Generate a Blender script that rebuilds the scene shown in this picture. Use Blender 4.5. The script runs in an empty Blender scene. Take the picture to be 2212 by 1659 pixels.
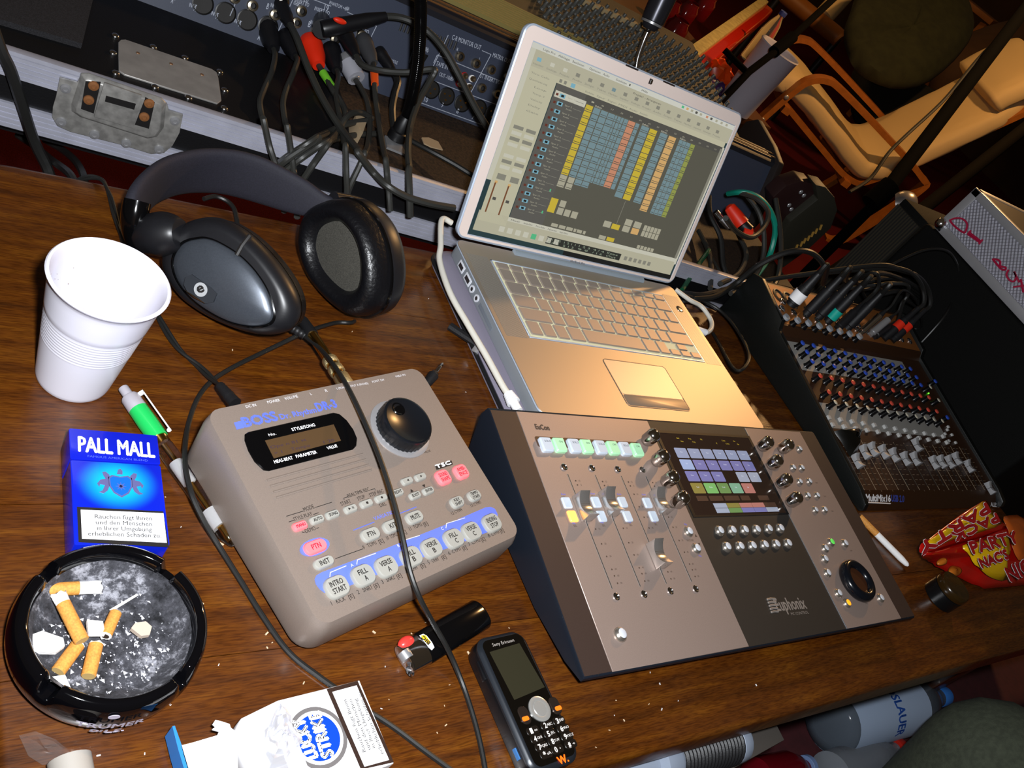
import bpy, bmesh, math, random
from mathutils import Vector, Matrix
random.seed(11)
scene = bpy.context.scene
col = scene.collection
V = Vector

# ---------------------------------------------------------------- camera
FOC, IW, IH = 1925.965, 2212, 1659          # focal length in photo pixels
CAM = V((0, 0, .50933))                     # metres above the table top (table top is z = 0)
CR = V((.77141, -.36439, .52167)).normalized()
CU = V((-.07503, .76205, .64320)).normalized()
CF = CU.cross(CR).normalized()              # viewing direction
cd = bpy.data.cameras.new('camera')
cam = bpy.data.objects.new('camera', cd)
col.objects.link(cam)
cd.sensor_fit = 'HORIZONTAL'; cd.sensor_width = 36.0; cd.lens = 36.0 * FOC / IW
cd.clip_start = .02; cd.clip_end = 60
cam.matrix_world = Matrix((( CR.x, CU.x, -CF.x, CAM.x), (CR.y, CU.y, -CF.y, CAM.y), (CR.z, CU.z, -CF.z, CAM.z), (0, 0, 0, 1)))
scene.camera = cam
# ---------------------------------------------------------------- light
scene.view_settings.view_transform = 'Standard'
scene.view_settings.look = 'None'
scene.view_settings.exposure = 0.0
scene.view_settings.gamma = 1.0
scene.view_settings.use_curve_mapping = False
wd = bpy.data.worlds.new('world'); scene.world = wd; wd.use_nodes = True
wd.node_tree.nodes['Background'].inputs[0].default_value = (1, .70, .42, 1)
wd.node_tree.nodes['Background'].inputs[1].default_value = .035
def lamp(name, kind, loc, energy, color, size=.02, target=None, shape=None):
    ld = bpy.data.lights.new(name, kind); ld.energy = energy; ld.color = color
    if kind == 'AREA':
        ld.size = size
        if shape: ld.shape = shape
    else: ld.shadow_soft_size = size
    o = bpy.data.objects.new(name, ld); col.objects.link(o); o.location = loc
    if target is not None:
        o.rotation_euler = (V(target) - V(loc)).to_track_quat('-Z', 'Y').to_euler()
    return o
# the camera's own flash, a hand's breadth from the lens
lamp('camera_flash', 'AREA', CAM + CR * .045 + CU * .035, 12.5, (.93, .96, 1.0), .03, CAM + CF + CR * .06 + CU * .12)
# the room's warm floor lamp, behind and to the right of the table
lamp('floor_lamp_light', 'POINT', (3.00, 1.80, 1.36), 92.0, (1, .55, .21), .05)
# warm ceiling lamp far back in the room, over the armchairs
lamp('ceiling_lamp_light', 'POINT', (3.2, 4.6, 1.55), 38.0, (1, .55, .18), .15)

# ---------------------------------------------------------------- pixel -> place (photo pixel + known surface)
def ray(p):
    return CF + CR * ((p[0] - IW / 2) / FOC) - CU * ((p[1] - IH / 2) / FOC)
def on_z(p, z=0.0):
    d = ray(p); return CAM + d * ((z - CAM.z) / d.z)
def on_y(p, y):
    d = ray(p); return CAM + d * ((y - CAM.y) / d.y)
def on_x(p, x):
    d = ray(p); return CAM + d * ((x - CAM.x) / d.x)
def on_plane(p, o, n):
    d = ray(p); return CAM + d * ((V(o) - CAM).dot(n) / d.dot(n))
def at(p, depth): return CAM + ray(p) * depth          # depth along the viewing axis, from what the thing stands on
class Fr:
    """a local frame: origin and three axes; px() = where a photo pixel meets the local plane z"""
    def __init__(s, o, X, Y=None, Z=None):
        s.o = V(o); s.X = V(X).normalized()
        if Z is not None: s.Z = V(Z).normalized(); s.X = (s.X - s.Z * s.X.dot(s.Z)).normalized(); s.Y = s.Z.cross(s.X)
        else: s.Y = V(Y); s.Y = (s.Y - s.X * s.Y.dot(s.X)).normalized(); s.Z = s.X.cross(s.Y)
        X, Y, Z, o = s.X, s.Y, s.Z, s.o
        s.M = Matrix(((X.x, Y.x, Z.x, o.x), (X.y, Y.y, Z.y, o.y), (X.z, Y.z, Z.z, o.z), (0, 0, 0, 1)))
        s.I = s.M.inverted()
    def px(s, p, z=0.0):
        w = on_plane(p, s.o + s.Z * z, s.Z); l = s.I @ w; return V((l.x, l.y))
    def w(s, x, y, z=0.0): return s.M @ V((x, y, z))
def frz(x, y, z=0, rot=0): return Fr((x, y, z), (math.cos(rot), math.sin(rot), 0), (-math.sin(rot), math.cos(rot), 0))
def crop(ox, oy, s): return lambda x, y: (ox + x / s, oy + y / s)     # reading aid: enlarged crop -> photo pixel

# ---------------------------------------------------------------- materials
def lin(c):
    if isinstance(c, str): c = [int(c[i:i + 2], 16) for i in (0, 2, 4)]
    o = []
    for x in c:
        x /= 255.; o.append(x / 12.92 if x <= .04045 else ((x + .055) / 1.055) ** 2.4)
    return (*o, 1)
MATS = {}
def mat(name, c=None, rough=.5, metal=0., spec=.5, emit=0., coat=0., noise=0., nscale=200., bump=0., bscale=400., trans=0., ior=1.45, alpha=1., sheen=0., c2=None, glass=False):
    if name in MATS: return MATS[name]
    m = bpy.data.materials.new(name); MATS[name] = m; m.use_nodes = True
    nt = m.node_tree; b = nt.nodes['Principled BSDF']
    cl = lin(c)
    b.inputs['Base Color'].default_value = cl; b.inputs['Roughness'].default_value = rough
    b.inputs['Metallic'].default_value = metal; b.inputs['Specular IOR Level'].default_value = spec
    b.inputs['Coat Weight'].default_value = coat; b.inputs['Transmission Weight'].default_value = trans
    b.inputs['IOR'].default_value = ior; b.inputs['Alpha'].default_value = alpha
    if sheen: b.inputs['Sheen Weight'].default_value = sheen
    if emit: b.inputs['Emission Color'].default_value = cl; b.inputs['Emission Strength'].default_value = emit
    if emit and glass: b.inputs['Base Color'].default_value = (.012, .012, .012, 1)      # a lit picture behind glass
    if noise or bump or c2:
        tc = nt.nodes.new('ShaderNodeTexCoord')
    if noise or c2:
        n = nt.nodes.new('ShaderNodeTexNoise'); n.inputs['Scale'].default_value = nscale; n.inputs['Detail'].default_value = 5
        nt.links.new(tc.outputs['Object'], n.inputs['Vector'])
        r = nt.nodes.new('ShaderNodeValToRGB')
        if c2: a, z = cl, lin(c2)
        else: a = [max(0, v * (1 - noise)) for v in cl[:3]] + [1]; z = [min(1, v * (1 + noise)) for v in cl[:3]] + [1]
        r.color_ramp.elements[0].color = a; r.color_ramp.elements[1].color = z
        r.color_ramp.elements[0].position = .35; r.color_ramp.elements[1].position = .65
        nt.links.new(n.outputs['Fac'], r.inputs['Fac']); nt.links.new(r.outputs['Color'], b.inputs['Base Color'])
    if bump:
        n2 = nt.nodes.new('ShaderNodeTexNoise'); n2.inputs['Scale'].default_value = bscale; n2.inputs['Detail'].default_value = 3
        nt.links.new(tc.outputs['Object'], n2.inputs['Vector'])
        bp = nt.nodes.new('ShaderNodeBump'); bp.inputs['Strength'].default_value = bump; bp.inputs['Distance'].default_value = .001
        nt.links.new(n2.outputs['Fac'], bp.inputs['Height']); nt.links.new(bp.outputs['Normal'], b.inputs['Normal'])
    return m

# ---------------------------------------------------------------- mesh builder
class MB:
    def __init__(s): s.v = []; s.f = []; s.mi = []
    def add(s, vs, fs, mi=0, M=None):
        o = len(s.v)
        s.v += [tuple(M @ V(p)) for p in vs] if M is not None else [tuple(p) for p in vs]
        s.f += [tuple(i + o for i in f) for f in fs]; s.mi += [mi] * len(fs); return s
    def box(s, x0, x1, y0, y1, z0, z1, mi=0, M=None):
        vs = [(x, y, z) for z in (z0, z1) for y in (y0, y1) for x in (x0, x1)]
        return s.add(vs, [(0, 2, 3, 1), (4, 5, 7, 6), (0, 1, 5, 4), (2, 6, 7, 3), (0, 4, 6, 2), (1, 3, 7, 5)], mi, M)
    def prism(s, poly, z0, z1, mi=0, M=None, mtop=None, inset=0., ch=0.):
        """polygon (counter-clockwise) pushed up from z0 to z1; inset/ch = bevelled top rim"""
        poly = [V((p[0], p[1])) for p in poly]; n = len(poly)
        if sum(poly[i].x * poly[(i + 1) % n].y - poly[(i + 1) % n].x * poly[i].y for i in range(n)) < 0: poly = poly[::-1]
        vs = [(p.x, p.y, z0) for p in poly]; rings = 1
        if inset:
            ip = inset_poly(poly, inset)
            vs += [(p.x, p.y, z1 - ch) for p in poly] + [(p.x, p.y, z1) for p in ip]; rings = 3
        else: vs += [(p.x, p.y, z1) for p in poly]; rings = 2
        fs = [tuple(range(n))[::-1]]; m = [mi]
        for k in range(rings - 1):
            for i in range(n):
                j = (i + 1) % n; fs.append((k * n + i, k * n + j, (k + 1) * n + j, (k + 1) * n + i)); m.append(mi)
        fs.append(tuple((rings - 1) * n + i for i in range(n))); m.append(mi if mtop is None else mtop)
        o = len(s.v); s.v += [tuple(M @ V(p)) for p in vs] if M is not None else vs
        s.f += [tuple(i + o for i in f) for f in fs]; s.mi += m; return s
    def lathe(s, prof, seg=32, M=None, mi=0, cap=True, mis=None):
        """profile of (radius, z)"""
        n = len(prof); vs = []; fs = []; m = []
        for (r, z) in prof:
            for k in range(seg):
                a = 2 * math.pi * k / seg; vs.append((r * math.cos(a), r * math.sin(a), z))
        for i in range(n - 1):
            for k in range(seg):
                l = (k + 1) % seg; fs.append((i * seg + k, i * seg + l, (i + 1) * seg + l, (i + 1) * seg + k)); m.append(mi if mis is None else mis[i])
        if cap:
            fs.append(tuple(range(seg))[::-1]); m.append(m[0]); fs.append(tuple((n - 1) * seg + k for k in range(seg))); m.append(m[-2] if len(m) > 1 else mi)
        o = len(s.v); s.v += [tuple(M @ V(p)) for p in vs] if M is not None else vs
        s.f += [tuple(i + o for i in f) for f in fs]; s.mi += m; return s
    def tube(s, pts, r, seg=8, mi=0, closed=False, cap=True, up=None):
        pts = [V(p) for p in pts]; n = len(pts)
        rs = r if isinstance(r, (list, tuple)) else [r] * n
        prev = None; rings = []
        for i, p in enumerate(pts):
            if closed: t = pts[(i + 1) % n] - pts[i - 1]
            else: t = pts[min(i + 1, n - 1)] - pts[max(i - 1, 0)]
            if t.length < 1e-9: t = V((0, 0, 1))
            t.normalize()
            if prev is None:
                a = V((0, 0, 1)) if abs(t.z) < .9 else V((1, 0, 0)); nn = (a - t * a.dot(t)).normalized()
            else:
                nn = prev - t * prev.dot(t); nn = nn.normalized() if nn.length > 1e-6 else prev
            prev = nn; b = t.cross(nn)
            rings.append([p + (nn * math.cos(2 * math.pi * k / seg) + b * math.sin(2 * math.pi * k / seg)) * rs[i] for k in range(seg)])
        vs = [tuple(q) for rg in rings for q in rg]; fs = []
        for i in range(n if closed else n - 1):
            j = (i + 1) % n
            for k in range(seg):
                l = (k + 1) % seg; fs.append((i * seg + k, i * seg + l, j * seg + l, j * seg + k))
        if cap and not closed: fs += [tuple(range(seg))[::-1], tuple((n - 1) * seg + k for k in range(seg))]
        return s.add(vs, fs, mi)
    def cyl(s, p0, p1, r0, r1=None, seg=16, mi=0): return s.tube([p0, p1], [r0, r0 if r1 is None else r1], seg, mi)
    def grid(s, fn, nu, nv, cu=False, cv=False, mi=0, M=None):
        vs = [fn(i / (nu if cu else nu - 1), j / (nv if cv else nv - 1)) for i in range(nu) for j in range(nv)]; fs = []
        for i in range(nu if cu else nu - 1):
            for j in range(nv if cv else nv - 1):
                a, b = (i + 1) % nu, (j + 1) % nv; fs.append((i * nv + j, a * nv + j, a * nv + b, i * nv + b))
        return s.add(vs, fs, mi, M)
    def ball(s, c, r, seg=16, rings=8, mi=0, M=None, sc=(1, 1, 1)):
        T = Matrix.Translation(V(c)) @ Matrix.Diagonal((sc[0], sc[1], sc[2], 1))
        if M is not None: T = M @ T
        return s.lathe([(r * max(.002, math.sin(math.pi * i / rings)), -r * math.cos(math.pi * i / rings)) for i in range(rings + 1)], seg, T, mi)
    def mesh(s, name, mats, smooth=40, bev=0., bseg=2, merge=0.):
        me = bpy.data.meshes.new(name); me.from_pydata(s.v, [], s.f)
        for m in (mats if isinstance(mats, (list, tuple)) else [mats]): me.materials.append(m)
        me.polygons.foreach_set('material_index', s.mi)
        bm = bmesh.new(); bm.from_mesh(me)
        if merge: bmesh.ops.remove_doubles(bm, verts=bm.verts, dist=merge)
        bmesh.ops.recalc_face_normals(bm, faces=bm.faces)
        if bev:
            es = [e for e in bm.edges if len(e.link_faces) == 2 and e.calc_face_angle(0) > math.radians(25)]
            bmesh.ops.bevel(bm, geom=es, offset=bev, segments=bseg, profile=.6, affect='EDGES', clamp_overlap=True)
        bm.to_mesh(me); bm.free()
        if smooth:
            me.polygons.foreach_set('use_smooth', [True] * len(me.polygons))
            me.set_sharp_from_angle(angle=math.radians(smooth))
        me.update(); return me
    def build(s, name, mats, parent=None, M=None, **k):
        return place(name, s.mesh(name, mats, **k), parent, M)
def inset_poly(poly, d):
    n = len(poly); out = []
    for i in range(n):
        a, b, c = poly[i - 1], poly[i], poly[(i + 1) % n]
        e1 = (b - a); e2 = (c - b)
        if e1.length < 1e-9 or e2.length < 1e-9: out.append(b.copy()); continue
        n1 = V((-e1.y, e1.x)).normalized(); n2 = V((-e2.y, e2.x)).normalized(); h = n1 + n2
        q = h.dot(n1)
        out.append(b + h * (d / max(.35, q)) if h.length > 1e-6 else b + n1 * d)
    return out
def rrect(x0, x1, y0, y1, r, n=5):
    pts = []
    for cx, cy, a0 in ((x1 - r, y1 - r, 0), (x0 + r, y1 - r, 90), (x0 + r, y0 + r, 180), (x1 - r, y0 + r, 270)):
        for k in range(n + 1):
            a = math.radians(a0 + 90 * k / n); pts.append((cx + r * math.cos(a), cy + r * math.sin(a)))
    return pts
def spline(pts, n=8, closed=False):
    """smooth curve through the points"""
    P = [V(p) for p in pts]; m = len(P); out = []
    if m < 3 and not closed:
        return [P[0].lerp(P[-1], k / n) for k in range(n + 1)]
    for i in range(m if closed else m - 1):
        if closed: p0, p1, p2, p3 = P[i - 1], P[i], P[(i + 1) % m], P[(i + 2) % m]
        else: p0, p1, p2, p3 = P[max(i - 1, 0)], P[i], P[i + 1], P[min(i + 2, m - 1)]
        for k in range(n):
            t = k / n
            out.append(.5 * ((2 * p1) + (p2 - p0) * t + (2 * p0 - 5 * p1 + 4 * p2 - p3) * t * t + (3 * p1 - p0 - 3 * p2 + p3) * t ** 3))
    if not closed: out.append(P[-1])
    return out
def place(name, me, parent=None, M=None):
    o = bpy.data.objects.new(name, me); col.objects.link(o)
    if parent is not None: o.parent = parent
    if M is not None:
        if parent is not None: o.matrix_local = M
        else: o.matrix_world = M
    return o
def thing(name, label, cat, M=None, group=None):
    o = bpy.data.objects.new(name, None); col.objects.link(o); o.empty_display_size = .02
    if M is not None: o.matrix_world = M
    return tag(o, label, cat, group)
def tag(o, label, cat=None, group=None, kind=None):
    if label: o['label'] = label
    if cat: o['category'] = cat
    if group: o['group'] = group
    if kind: o['kind'] = kind
    return o
def part(name, me, parent, M=None): return place(name, me, parent, M)
def prt(name, me, parent, M=None):
    o = place(name, me, parent, M); o['kind'] = 'stuff'; return o      # small print, joined
def T(x=0, y=0, z=0): return Matrix.Translation((x, y, z))
def RZ(a): return Matrix.Rotation(a, 4, 'Z')

# lettering: flat glyphs made from the built-in font
_tc = {}
def glyphs(s):
    if s in _tc: return _tc[s]
    cu = bpy.data.curves.new('t', 'FONT'); cu.body = s; cu.fill_mode = 'FRONT'; cu.resolution_u = 2
    o = bpy.data.objects.new('t', cu); col.objects.link(o)
    dg = bpy.context.evaluated_depsgraph_get(); me = bpy.data.meshes.new_from_object(o.evaluated_get(dg))
    vs = [tuple(v.co) for v in me.vertices]; fs = [tuple(p.vertices) for p in me.polygons]
    bpy.data.objects.remove(o); bpy.data.curves.remove(cu); bpy.data.meshes.remove(me)
    xs = [v[0] for v in vs] or [0, 1]
    _tc[s] = (vs, fs, min(xs), max(xs)); return _tc[s]
CAPH = None
def put_text(mb, s, a, b, h, z=0., mi=0, M=None, bold=0.):
    """s along the baseline a -> b (2-D local points), cap height h"""
    global CAPH
    if CAPH is None: CAPH = max(v[1] for v in glyphs('H')[0])
    vs, fs, x0, x1 = glyphs(s); a = V((a[0], a[1])); b = V((b[0], b[1])); d = b - a; L = d.length
    if L < 1e-9 or not vs: return
    e = d / L; nrm = V((-e.y, e.x)); kx = L / (x1 - x0); ky = h / CAPH
    def tr(v, dx=0, dy=0):
        q = a + e * ((v[0] - x0) * kx + dx) + nrm * (v[1] * ky + dy); return (q.x, q.y, z)
    mb.add([tr(v) for v in vs], fs, mi, M)
    if bold:
        for dx, dy in ((bold, 0), (-bold, 0), (0, bold), (0, -bold)): mb.add([(p[0], p[1], p[2] - 2e-5) for p in (tr(v, dx, dy) for v in vs)], fs, mi, M)
def text_c(mb, s, c, h, z=0., ang=0., mi=0, M=None, wid=None, bold=0.):
    """centred text, natural width unless wid is given"""
    global CAPH
    if CAPH is None: CAPH = max(v[1] for v in glyphs('H')[0])
    vs, fs, x0, x1 = glyphs(s); L = wid or (x1 - x0) * h / CAPH
    e = V((math.cos(ang), math.sin(ang))); n = V((-e.y, e.x)); c = V((c[0], c[1]))
    a = c - e * L / 2 - n * h / 2; put_text(mb, s, a, a + e * L, h, z, mi, M, bold)
def loft(mb, rings, mi=0, cap0=True, cap1=True, mis=None):
    n = len(rings[0]); vs = [tuple(p) for rg in rings for p in rg]; fs = []; m = []
    for i in range(len(rings) - 1):
        for k in range(n):
            l = (k + 1) % n; fs.append((i * n + k, i * n + l, (i + 1) * n + l, (i + 1) * n + k)); m.append(mis[i] if mis else mi)
    if cap0: fs.append(tuple(range(n))[::-1]); m.append(m[0])
    if cap1: fs.append(tuple((len(rings) - 1) * n + k for k in range(n))); m.append(m[-1] if not cap0 else m[-2])
    o = len(mb.v); mb.v += vs; mb.f += [tuple(i + o for i in f) for f in fs]; mb.mi += m
def cable(name, pts, r, m, label, group=None, cat='cable', n=8, seg=8, parent=None):
    mb = MB(); mb.tube(spline(pts, n), r, seg); o = mb.build(name, m, parent)
    if parent is None: tag(o, label, cat, group)
    return o
# ================================================================ materials shared
M_BLACK = mat('black_plastic', '0c0c0e', .45)
M_BLKGLOSS = mat('black_gloss', '060607', .12)
M_RUBBER = mat('black_rubber', '141416', .5, bump=.15, bscale=900)
M_CABLE = mat('cable_black', '1a1a19', .42)
M_CABLEG = mat('cable_grey', '2c2c29', .45)
M_CHROME = mat('chrome', 'd8d8da', .16, 1.)
M_STEEL = mat('steel', 'a6a6a8', .35, .6)
M_GOLD = mat('gold', 'd2a24e', .22, 1.)
M_ALU = mat('aluminium', 'b9bcc4', .42, .85, noise=.06, nscale=60)
M_WHITE = mat('white_plastic', 'f2f2f4', .4)
M_INKB = mat('ink_black', '1a1716', .6)
M_INKW = mat('ink_white', 'e8e8ea', .6)

# ================================================================ room
def wood_mat(name, c0, c1, c2, rough=.28, sx=4.5, sy=60., coat=.25, off=0.):
    m = bpy.data.materials.new(name); MATS[name] = m; m.use_nodes = True; nt = m.node_tree; b = nt.nodes['Principled BSDF']
    tc = nt.nodes.new('ShaderNodeTexCoord'); mp = nt.nodes.new('ShaderNodeMapping')
    oi = nt.nodes.new('ShaderNodeObjectInfo')
    ad = nt.nodes.new('ShaderNodeVectorMath'); ad.operation = 'ADD'
    sc = nt.nodes.new('ShaderNodeVectorMath'); sc.operation = 'SCALE'; sc.inputs['Scale'].default_value = 3.7
    cb = nt.nodes.new('ShaderNodeCombineXYZ'); nt.links.new(oi.outputs['Random'], cb.inputs[0]); nt.links.new(oi.outputs['Random'], cb.inputs[1])
    nt.links.new(cb.outputs[0], sc.inputs[0]); nt.links.new(tc.outputs['Object'], ad.inputs[0]); nt.links.new(sc.outputs[0], ad.inputs[1])
    mp.inputs['Scale'].default_value = (sx, sy, 8); nt.links.new(ad.outputs[0], mp.inputs['Vector'])
    n1 = nt.nodes.new('ShaderNodeTexNoise'); n1.inputs['Scale'].default_value = 1.6; n1.inputs['Detail'].default_value = 8; n1.inputs['Roughness'].default_value = .62; n1.inputs['Distortion'].default_value = .6
    nt.links.new(mp.outputs[0], n1.inputs['Vector'])
    n2 = nt.nodes.new('ShaderNodeTexNoise'); n2.inputs['Scale'].default_value = 5.5; n2.inputs['Detail'].default_value = 6
    mp2 = nt.nodes.new('ShaderNodeMapping'); mp2.inputs['Scale'].default_value = (16, 170, 8); nt.links.new(ad.outputs[0], mp2.inputs['Vector']); nt.links.new(mp2.outputs[0], n2.inputs['Vector'])
    r = nt.nodes.new('ShaderNodeValToRGB'); e = r.color_ramp.elements
    e[0].position = .30; e[0].color = lin(c0); e[1].position = .68; e[1].color = lin(c2)
    q = e.new(.5); q.color = lin(c1)
    nt.links.new(n1.outputs['Fac'], r.inputs['Fac'])
    mx = nt.nodes.new('ShaderNodeMix'); mx.data_type = 'RGBA'; mx.blend_type = 'MULTIPLY'
    r2 = nt.nodes.new('ShaderNodeValToRGB'); r2.color_ramp.elements[0].position = .38; r2.color_ramp.elements[0].color = (.45, .38, .33, 1); r2.color_ramp.elements[1].position = .56
    nt.links.new(n2.outputs['Fac'], r2.inputs['Fac']); mx.inputs['Factor'].default_value = .75
    nt.links.new(r.outputs['Color'], mx.inputs['A']); nt.links.new(r2.outputs['Color'], mx.inputs['B']); nt.links.new(mx.outputs['Result'], b.inputs['Base Color'])
    # worn varnish: gloss varies
    n3 = nt.nodes.new('ShaderNodeTexNoise'); n3.inputs['Scale'].default_value = 14; n3.inputs['Detail'].default_value = 6; nt.links.new(tc.outputs['Object'], n3.inputs['Vector'])
    mr = nt.nodes.new('ShaderNodeMapRange'); mr.inputs['From Min'].default_value = .3; mr.inputs['From Max'].default_value = .7; mr.inputs['To Min'].default_value = rough - .06; mr.inputs['To Max'].default_value = rough + .14
    nt.links.new(n3.outputs['Fac'], mr.inputs['Value']); nt.links.new(mr.outputs[0], b.inputs['Roughness'])
    bp = nt.nodes.new('ShaderNodeBump'); bp.inputs['Strength'].default_value = .12; bp.inputs['Distance'].default_value = .0006
    nt.links.new(n2.outputs['Fac'], bp.inputs['Height']); nt.links.new(bp.outputs[0], b.inputs['Normal'])
    b.inputs['Coat Weight'].default_value = coat; b.inputs['Coat Roughness'].default_value = .12
    return m
M_TABLE = wood_mat('table_wood', '3c1e08', '542b08', '693c0c')
M_TABLEDK = wood_mat('table_wood_dark', '2a1408', '44210a', '573010', rough=.4)
FLOORZ = -.72
def struct(o): o['kind'] = 'structure'; return o
M_CARPET = mat('red_carpet', '4a1013', .95, noise=.25, nscale=300, bump=.5, bscale=500, spec=.1)
M_WALL = mat('wall_brown', '3a2412', .85, noise=.1, nscale=6)
mb = MB(); mb.box(-2.5, 9.5, -2.5, 9.0, FLOORZ - .05, FLOORZ); struct(mb.build('floor', M_CARPET))
mb = MB(); mb.box(-2.5, 9.5, 9.0, 9.1, FLOORZ, 1.9); struct(mb.build('wall_back', M_WALL))
mb = MB(); mb.box(9.5, 9.6, -2.5, 9.0, FLOORZ, 1.9); struct(mb.build('wall_right', M_WALL))

# ================================================================ the table
tb = thing('table', 'dark stained wooden table carrying the laptop and the drum machine', 'table', T(0, 0, FLOORZ))
TX0, TX1, TY0, TY1, TH = .098, 1.49, .1125, .6815, .032
ys = [TY0, .232, .345, .455, .5665, TY1]
for i in range(5):
    y0, y1 = ys[i] + (.0003 if i else 0), ys[i + 1] - (.0003 if i < 4 else 0)
    poly = [(TX0, y0), (TX1, y0), (TX1, y1), (TX0, y1)]
    R = .035
    if i == 4: poly = [(TX0, y0), (TX1, y0), (TX1, y1)] + [(TX0 + R - R * math.sin(a), y1 - R + R * math.cos(a)) for a in [k * math.pi / 12 for k in range(7)]]
    if i == 0: poly = [(TX0, y1)] + [(TX0 + R - R * math.cos(a), y0 + R - R * math.sin(a)) for a in [k * math.pi / 12 for k in range(7)]] + [(TX1, y0), (TX1, y1)]
    mb = MB(); mb.prism(poly, -TH, 0); me = mb.mesh('plank', M_TABLE)
    bm = bmesh.new(); bm.from_mesh(me)
    es = [e for e in bm.edges if len(e.link_faces) == 2 and e.calc_face_angle(0) > .6 and
          (abs((e.verts[0].co.y + e.verts[1].co.y) / 2 - (TY0 if i == 0 else TY1 if i == 4 else 99)) < .04 or abs(e.verts[0].co.x - TX0) < .036 and abs(e.verts[1].co.x - TX0) < .036) and e.verts[0].co.z > -.001 and e.verts[1].co.z > -.001
          and not (abs(e.verts[0].co.y - e.verts[1].co.y) < 1e-5 and min(abs(e.verts[0].co.y - TY0), abs(e.verts[0].co.y - TY1)) > .04)]
    bmesh.ops.bevel(bm, geom=es, offset=.006, segments=4, profile=.5, affect='EDGES'); bm.to_mesh(me); bm.free()
    me.polygons.foreach_set('use_smooth', [True] * len(me.polygons)); me.set_sharp_from_angle(angle=.6)
    part('plank', me, tb, T(0, 0, -FLOORZ))
for x in (.17, 1.42):
    for y in (.17, .62):
        mb = MB(); mb.box(x - .03, x + .03, y - .03, y + .03, FLOORZ, -TH); part('leg', mb.mesh('leg', M_TABLEDK, bev=.003), tb, T(0, 0, -FLOORZ))
for y in (.16, .63):
    mb = MB(); mb.box(.2, 1.39, y - .011, y + .011, -.11, -TH); part('apron', mb.mesh('apron', M_TABLEDK), tb, T(0, 0, -FLOORZ))
# ================================================================ drum machine
A1 = crop(400, 780, 4.424); B1 = crop(560, 980, 3.687)
DW, DD, DZB, DZF, DA = .2024, .1629, .0562, .0393, .309
DM = frz(.3411, .3332, 0, DA)
sl = (DZB - DZF) / DD
DP = Fr((.3411, .3332, (DZB + DZF) / 2), DM.X, DM.Y + V((0, 0, sl)))     # the sloping top panel
M_DR = mat('drum_machine_silver', '887b72', .42, .3, noise=.05, nscale=1500)
M_DRB = mat('drum_machine_blue', '5b6ee8', .5)
M_BTN = mat('button_grey', '96958e', .5)
M_BTNRED = mat('button_red_lit', 'ff6a70', .45, emit=.55)
M_LCD = mat('lcd_brown', '4d3a26', .3)
M_LCDINK = mat('lcd_ink', '3a2c3c', .4)
dr = thing('drum_machine', 'silver desktop drum machine with a lit red pattern button and large black dial', 'drum machine', DM.M)
def dz(y): return (DZB + DZF) / 2 + sl * y
mb = MB(); rings = []
def ring(out, zf, r):
    return [(x, y, zf(max(-DD / 2, min(DD / 2, y)))) for x, y in rrect(-DW / 2 - out, DW / 2 + out, -DD / 2 - out * 1.0, DD / 2 + out * .45, r, 6)]
rings.append(ring(-.006, lambda y: .0, .012)); rings.append(ring(-.002, lambda y: .003, .014)); rings.append(ring(-.002, lambda y: .0055, .014))
rings.append(ring(.0016, lambda y: .0075, .014)); rings.append(ring(.0030, lambda y: .0115, .014)); rings.append(ring(.0028, lambda y: dz(y) - .0085, .012)); rings.append(ring(.0012, lambda y: dz(y) - .0028, .011)); rings.append(ring(0, lambda y: dz(y), .010))
loft(mb, rings); part('body', mb.mesh('body', M_DR, smooth=28), dr)
PM = DM.I @ DP.M          # panel frame inside the drum machine's frame
def dpx(f, x, y, z=0): return DP.px(f(x, y), z)
# display
bz = [dpx(A1, *p) for p in ((600, 682), (1000, 590), (1410, 497), (1470, 510), (1540, 570), (1605, 660), (1640, 745), (1632, 815), (1600, 848), (1200, 950), (800, 1052), (745, 1046), (660, 965), (600, 860), (565, 760), (566, 705))]
mb = MB(); mb.prism(bz, -.001, .0012, inset=.0006, ch=.0006); disp = part('display_bezel', mb.mesh('display_bezel', M_BLKGLOSS), dr, PM)
lc = [dpx(A1, *p) for p in ((755, 770), (1410, 615), (1480, 770), (840, 940))]
mb = MB(); mb.prism(lc, .0005, .0015); part('lcd', mb.mesh('lcd', [M_LCD]), disp)
mb = MB()
def ln(s, f, x0, y0, x1, y1, h, z=.0004, bold=0., mi=0): put_text(mb, s, dpx(f, x0, y0), dpx(f, x1, y1), h, z, mi, None, bold)
ln('Ope n 81 st', A1, 810, 850, 1150, 770, .0022, .0016, mi=1); ln('1 20', A1, 1320, 800, 1420, 775, .0022, .0016, mi=1); ln('= 1    Tempo', A1, 850, 905, 1190, 825, .0022, .0016, mi=1)
ln('No.', A1, 795, 728, 865, 712, .0021, .0013); ln('STYLE/SONG', A1, 1018, 678, 1238, 630, .0024, .0013, .00008); ln('MEAS-BEAT', A1, 850, 988, 1025, 945, .0024, .0013, .00008); ln('PARAMETER', A1, 1058, 935, 1255, 890, .0024, .0013, .00008); ln('VALUE', A1, 1355, 855, 1450, 830, .0024, .0013, .00008)
prt('display_lettering', mb.mesh('display_lettering', [M_INKW, M_LCDINK], smooth=0), dr, PM)
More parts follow.
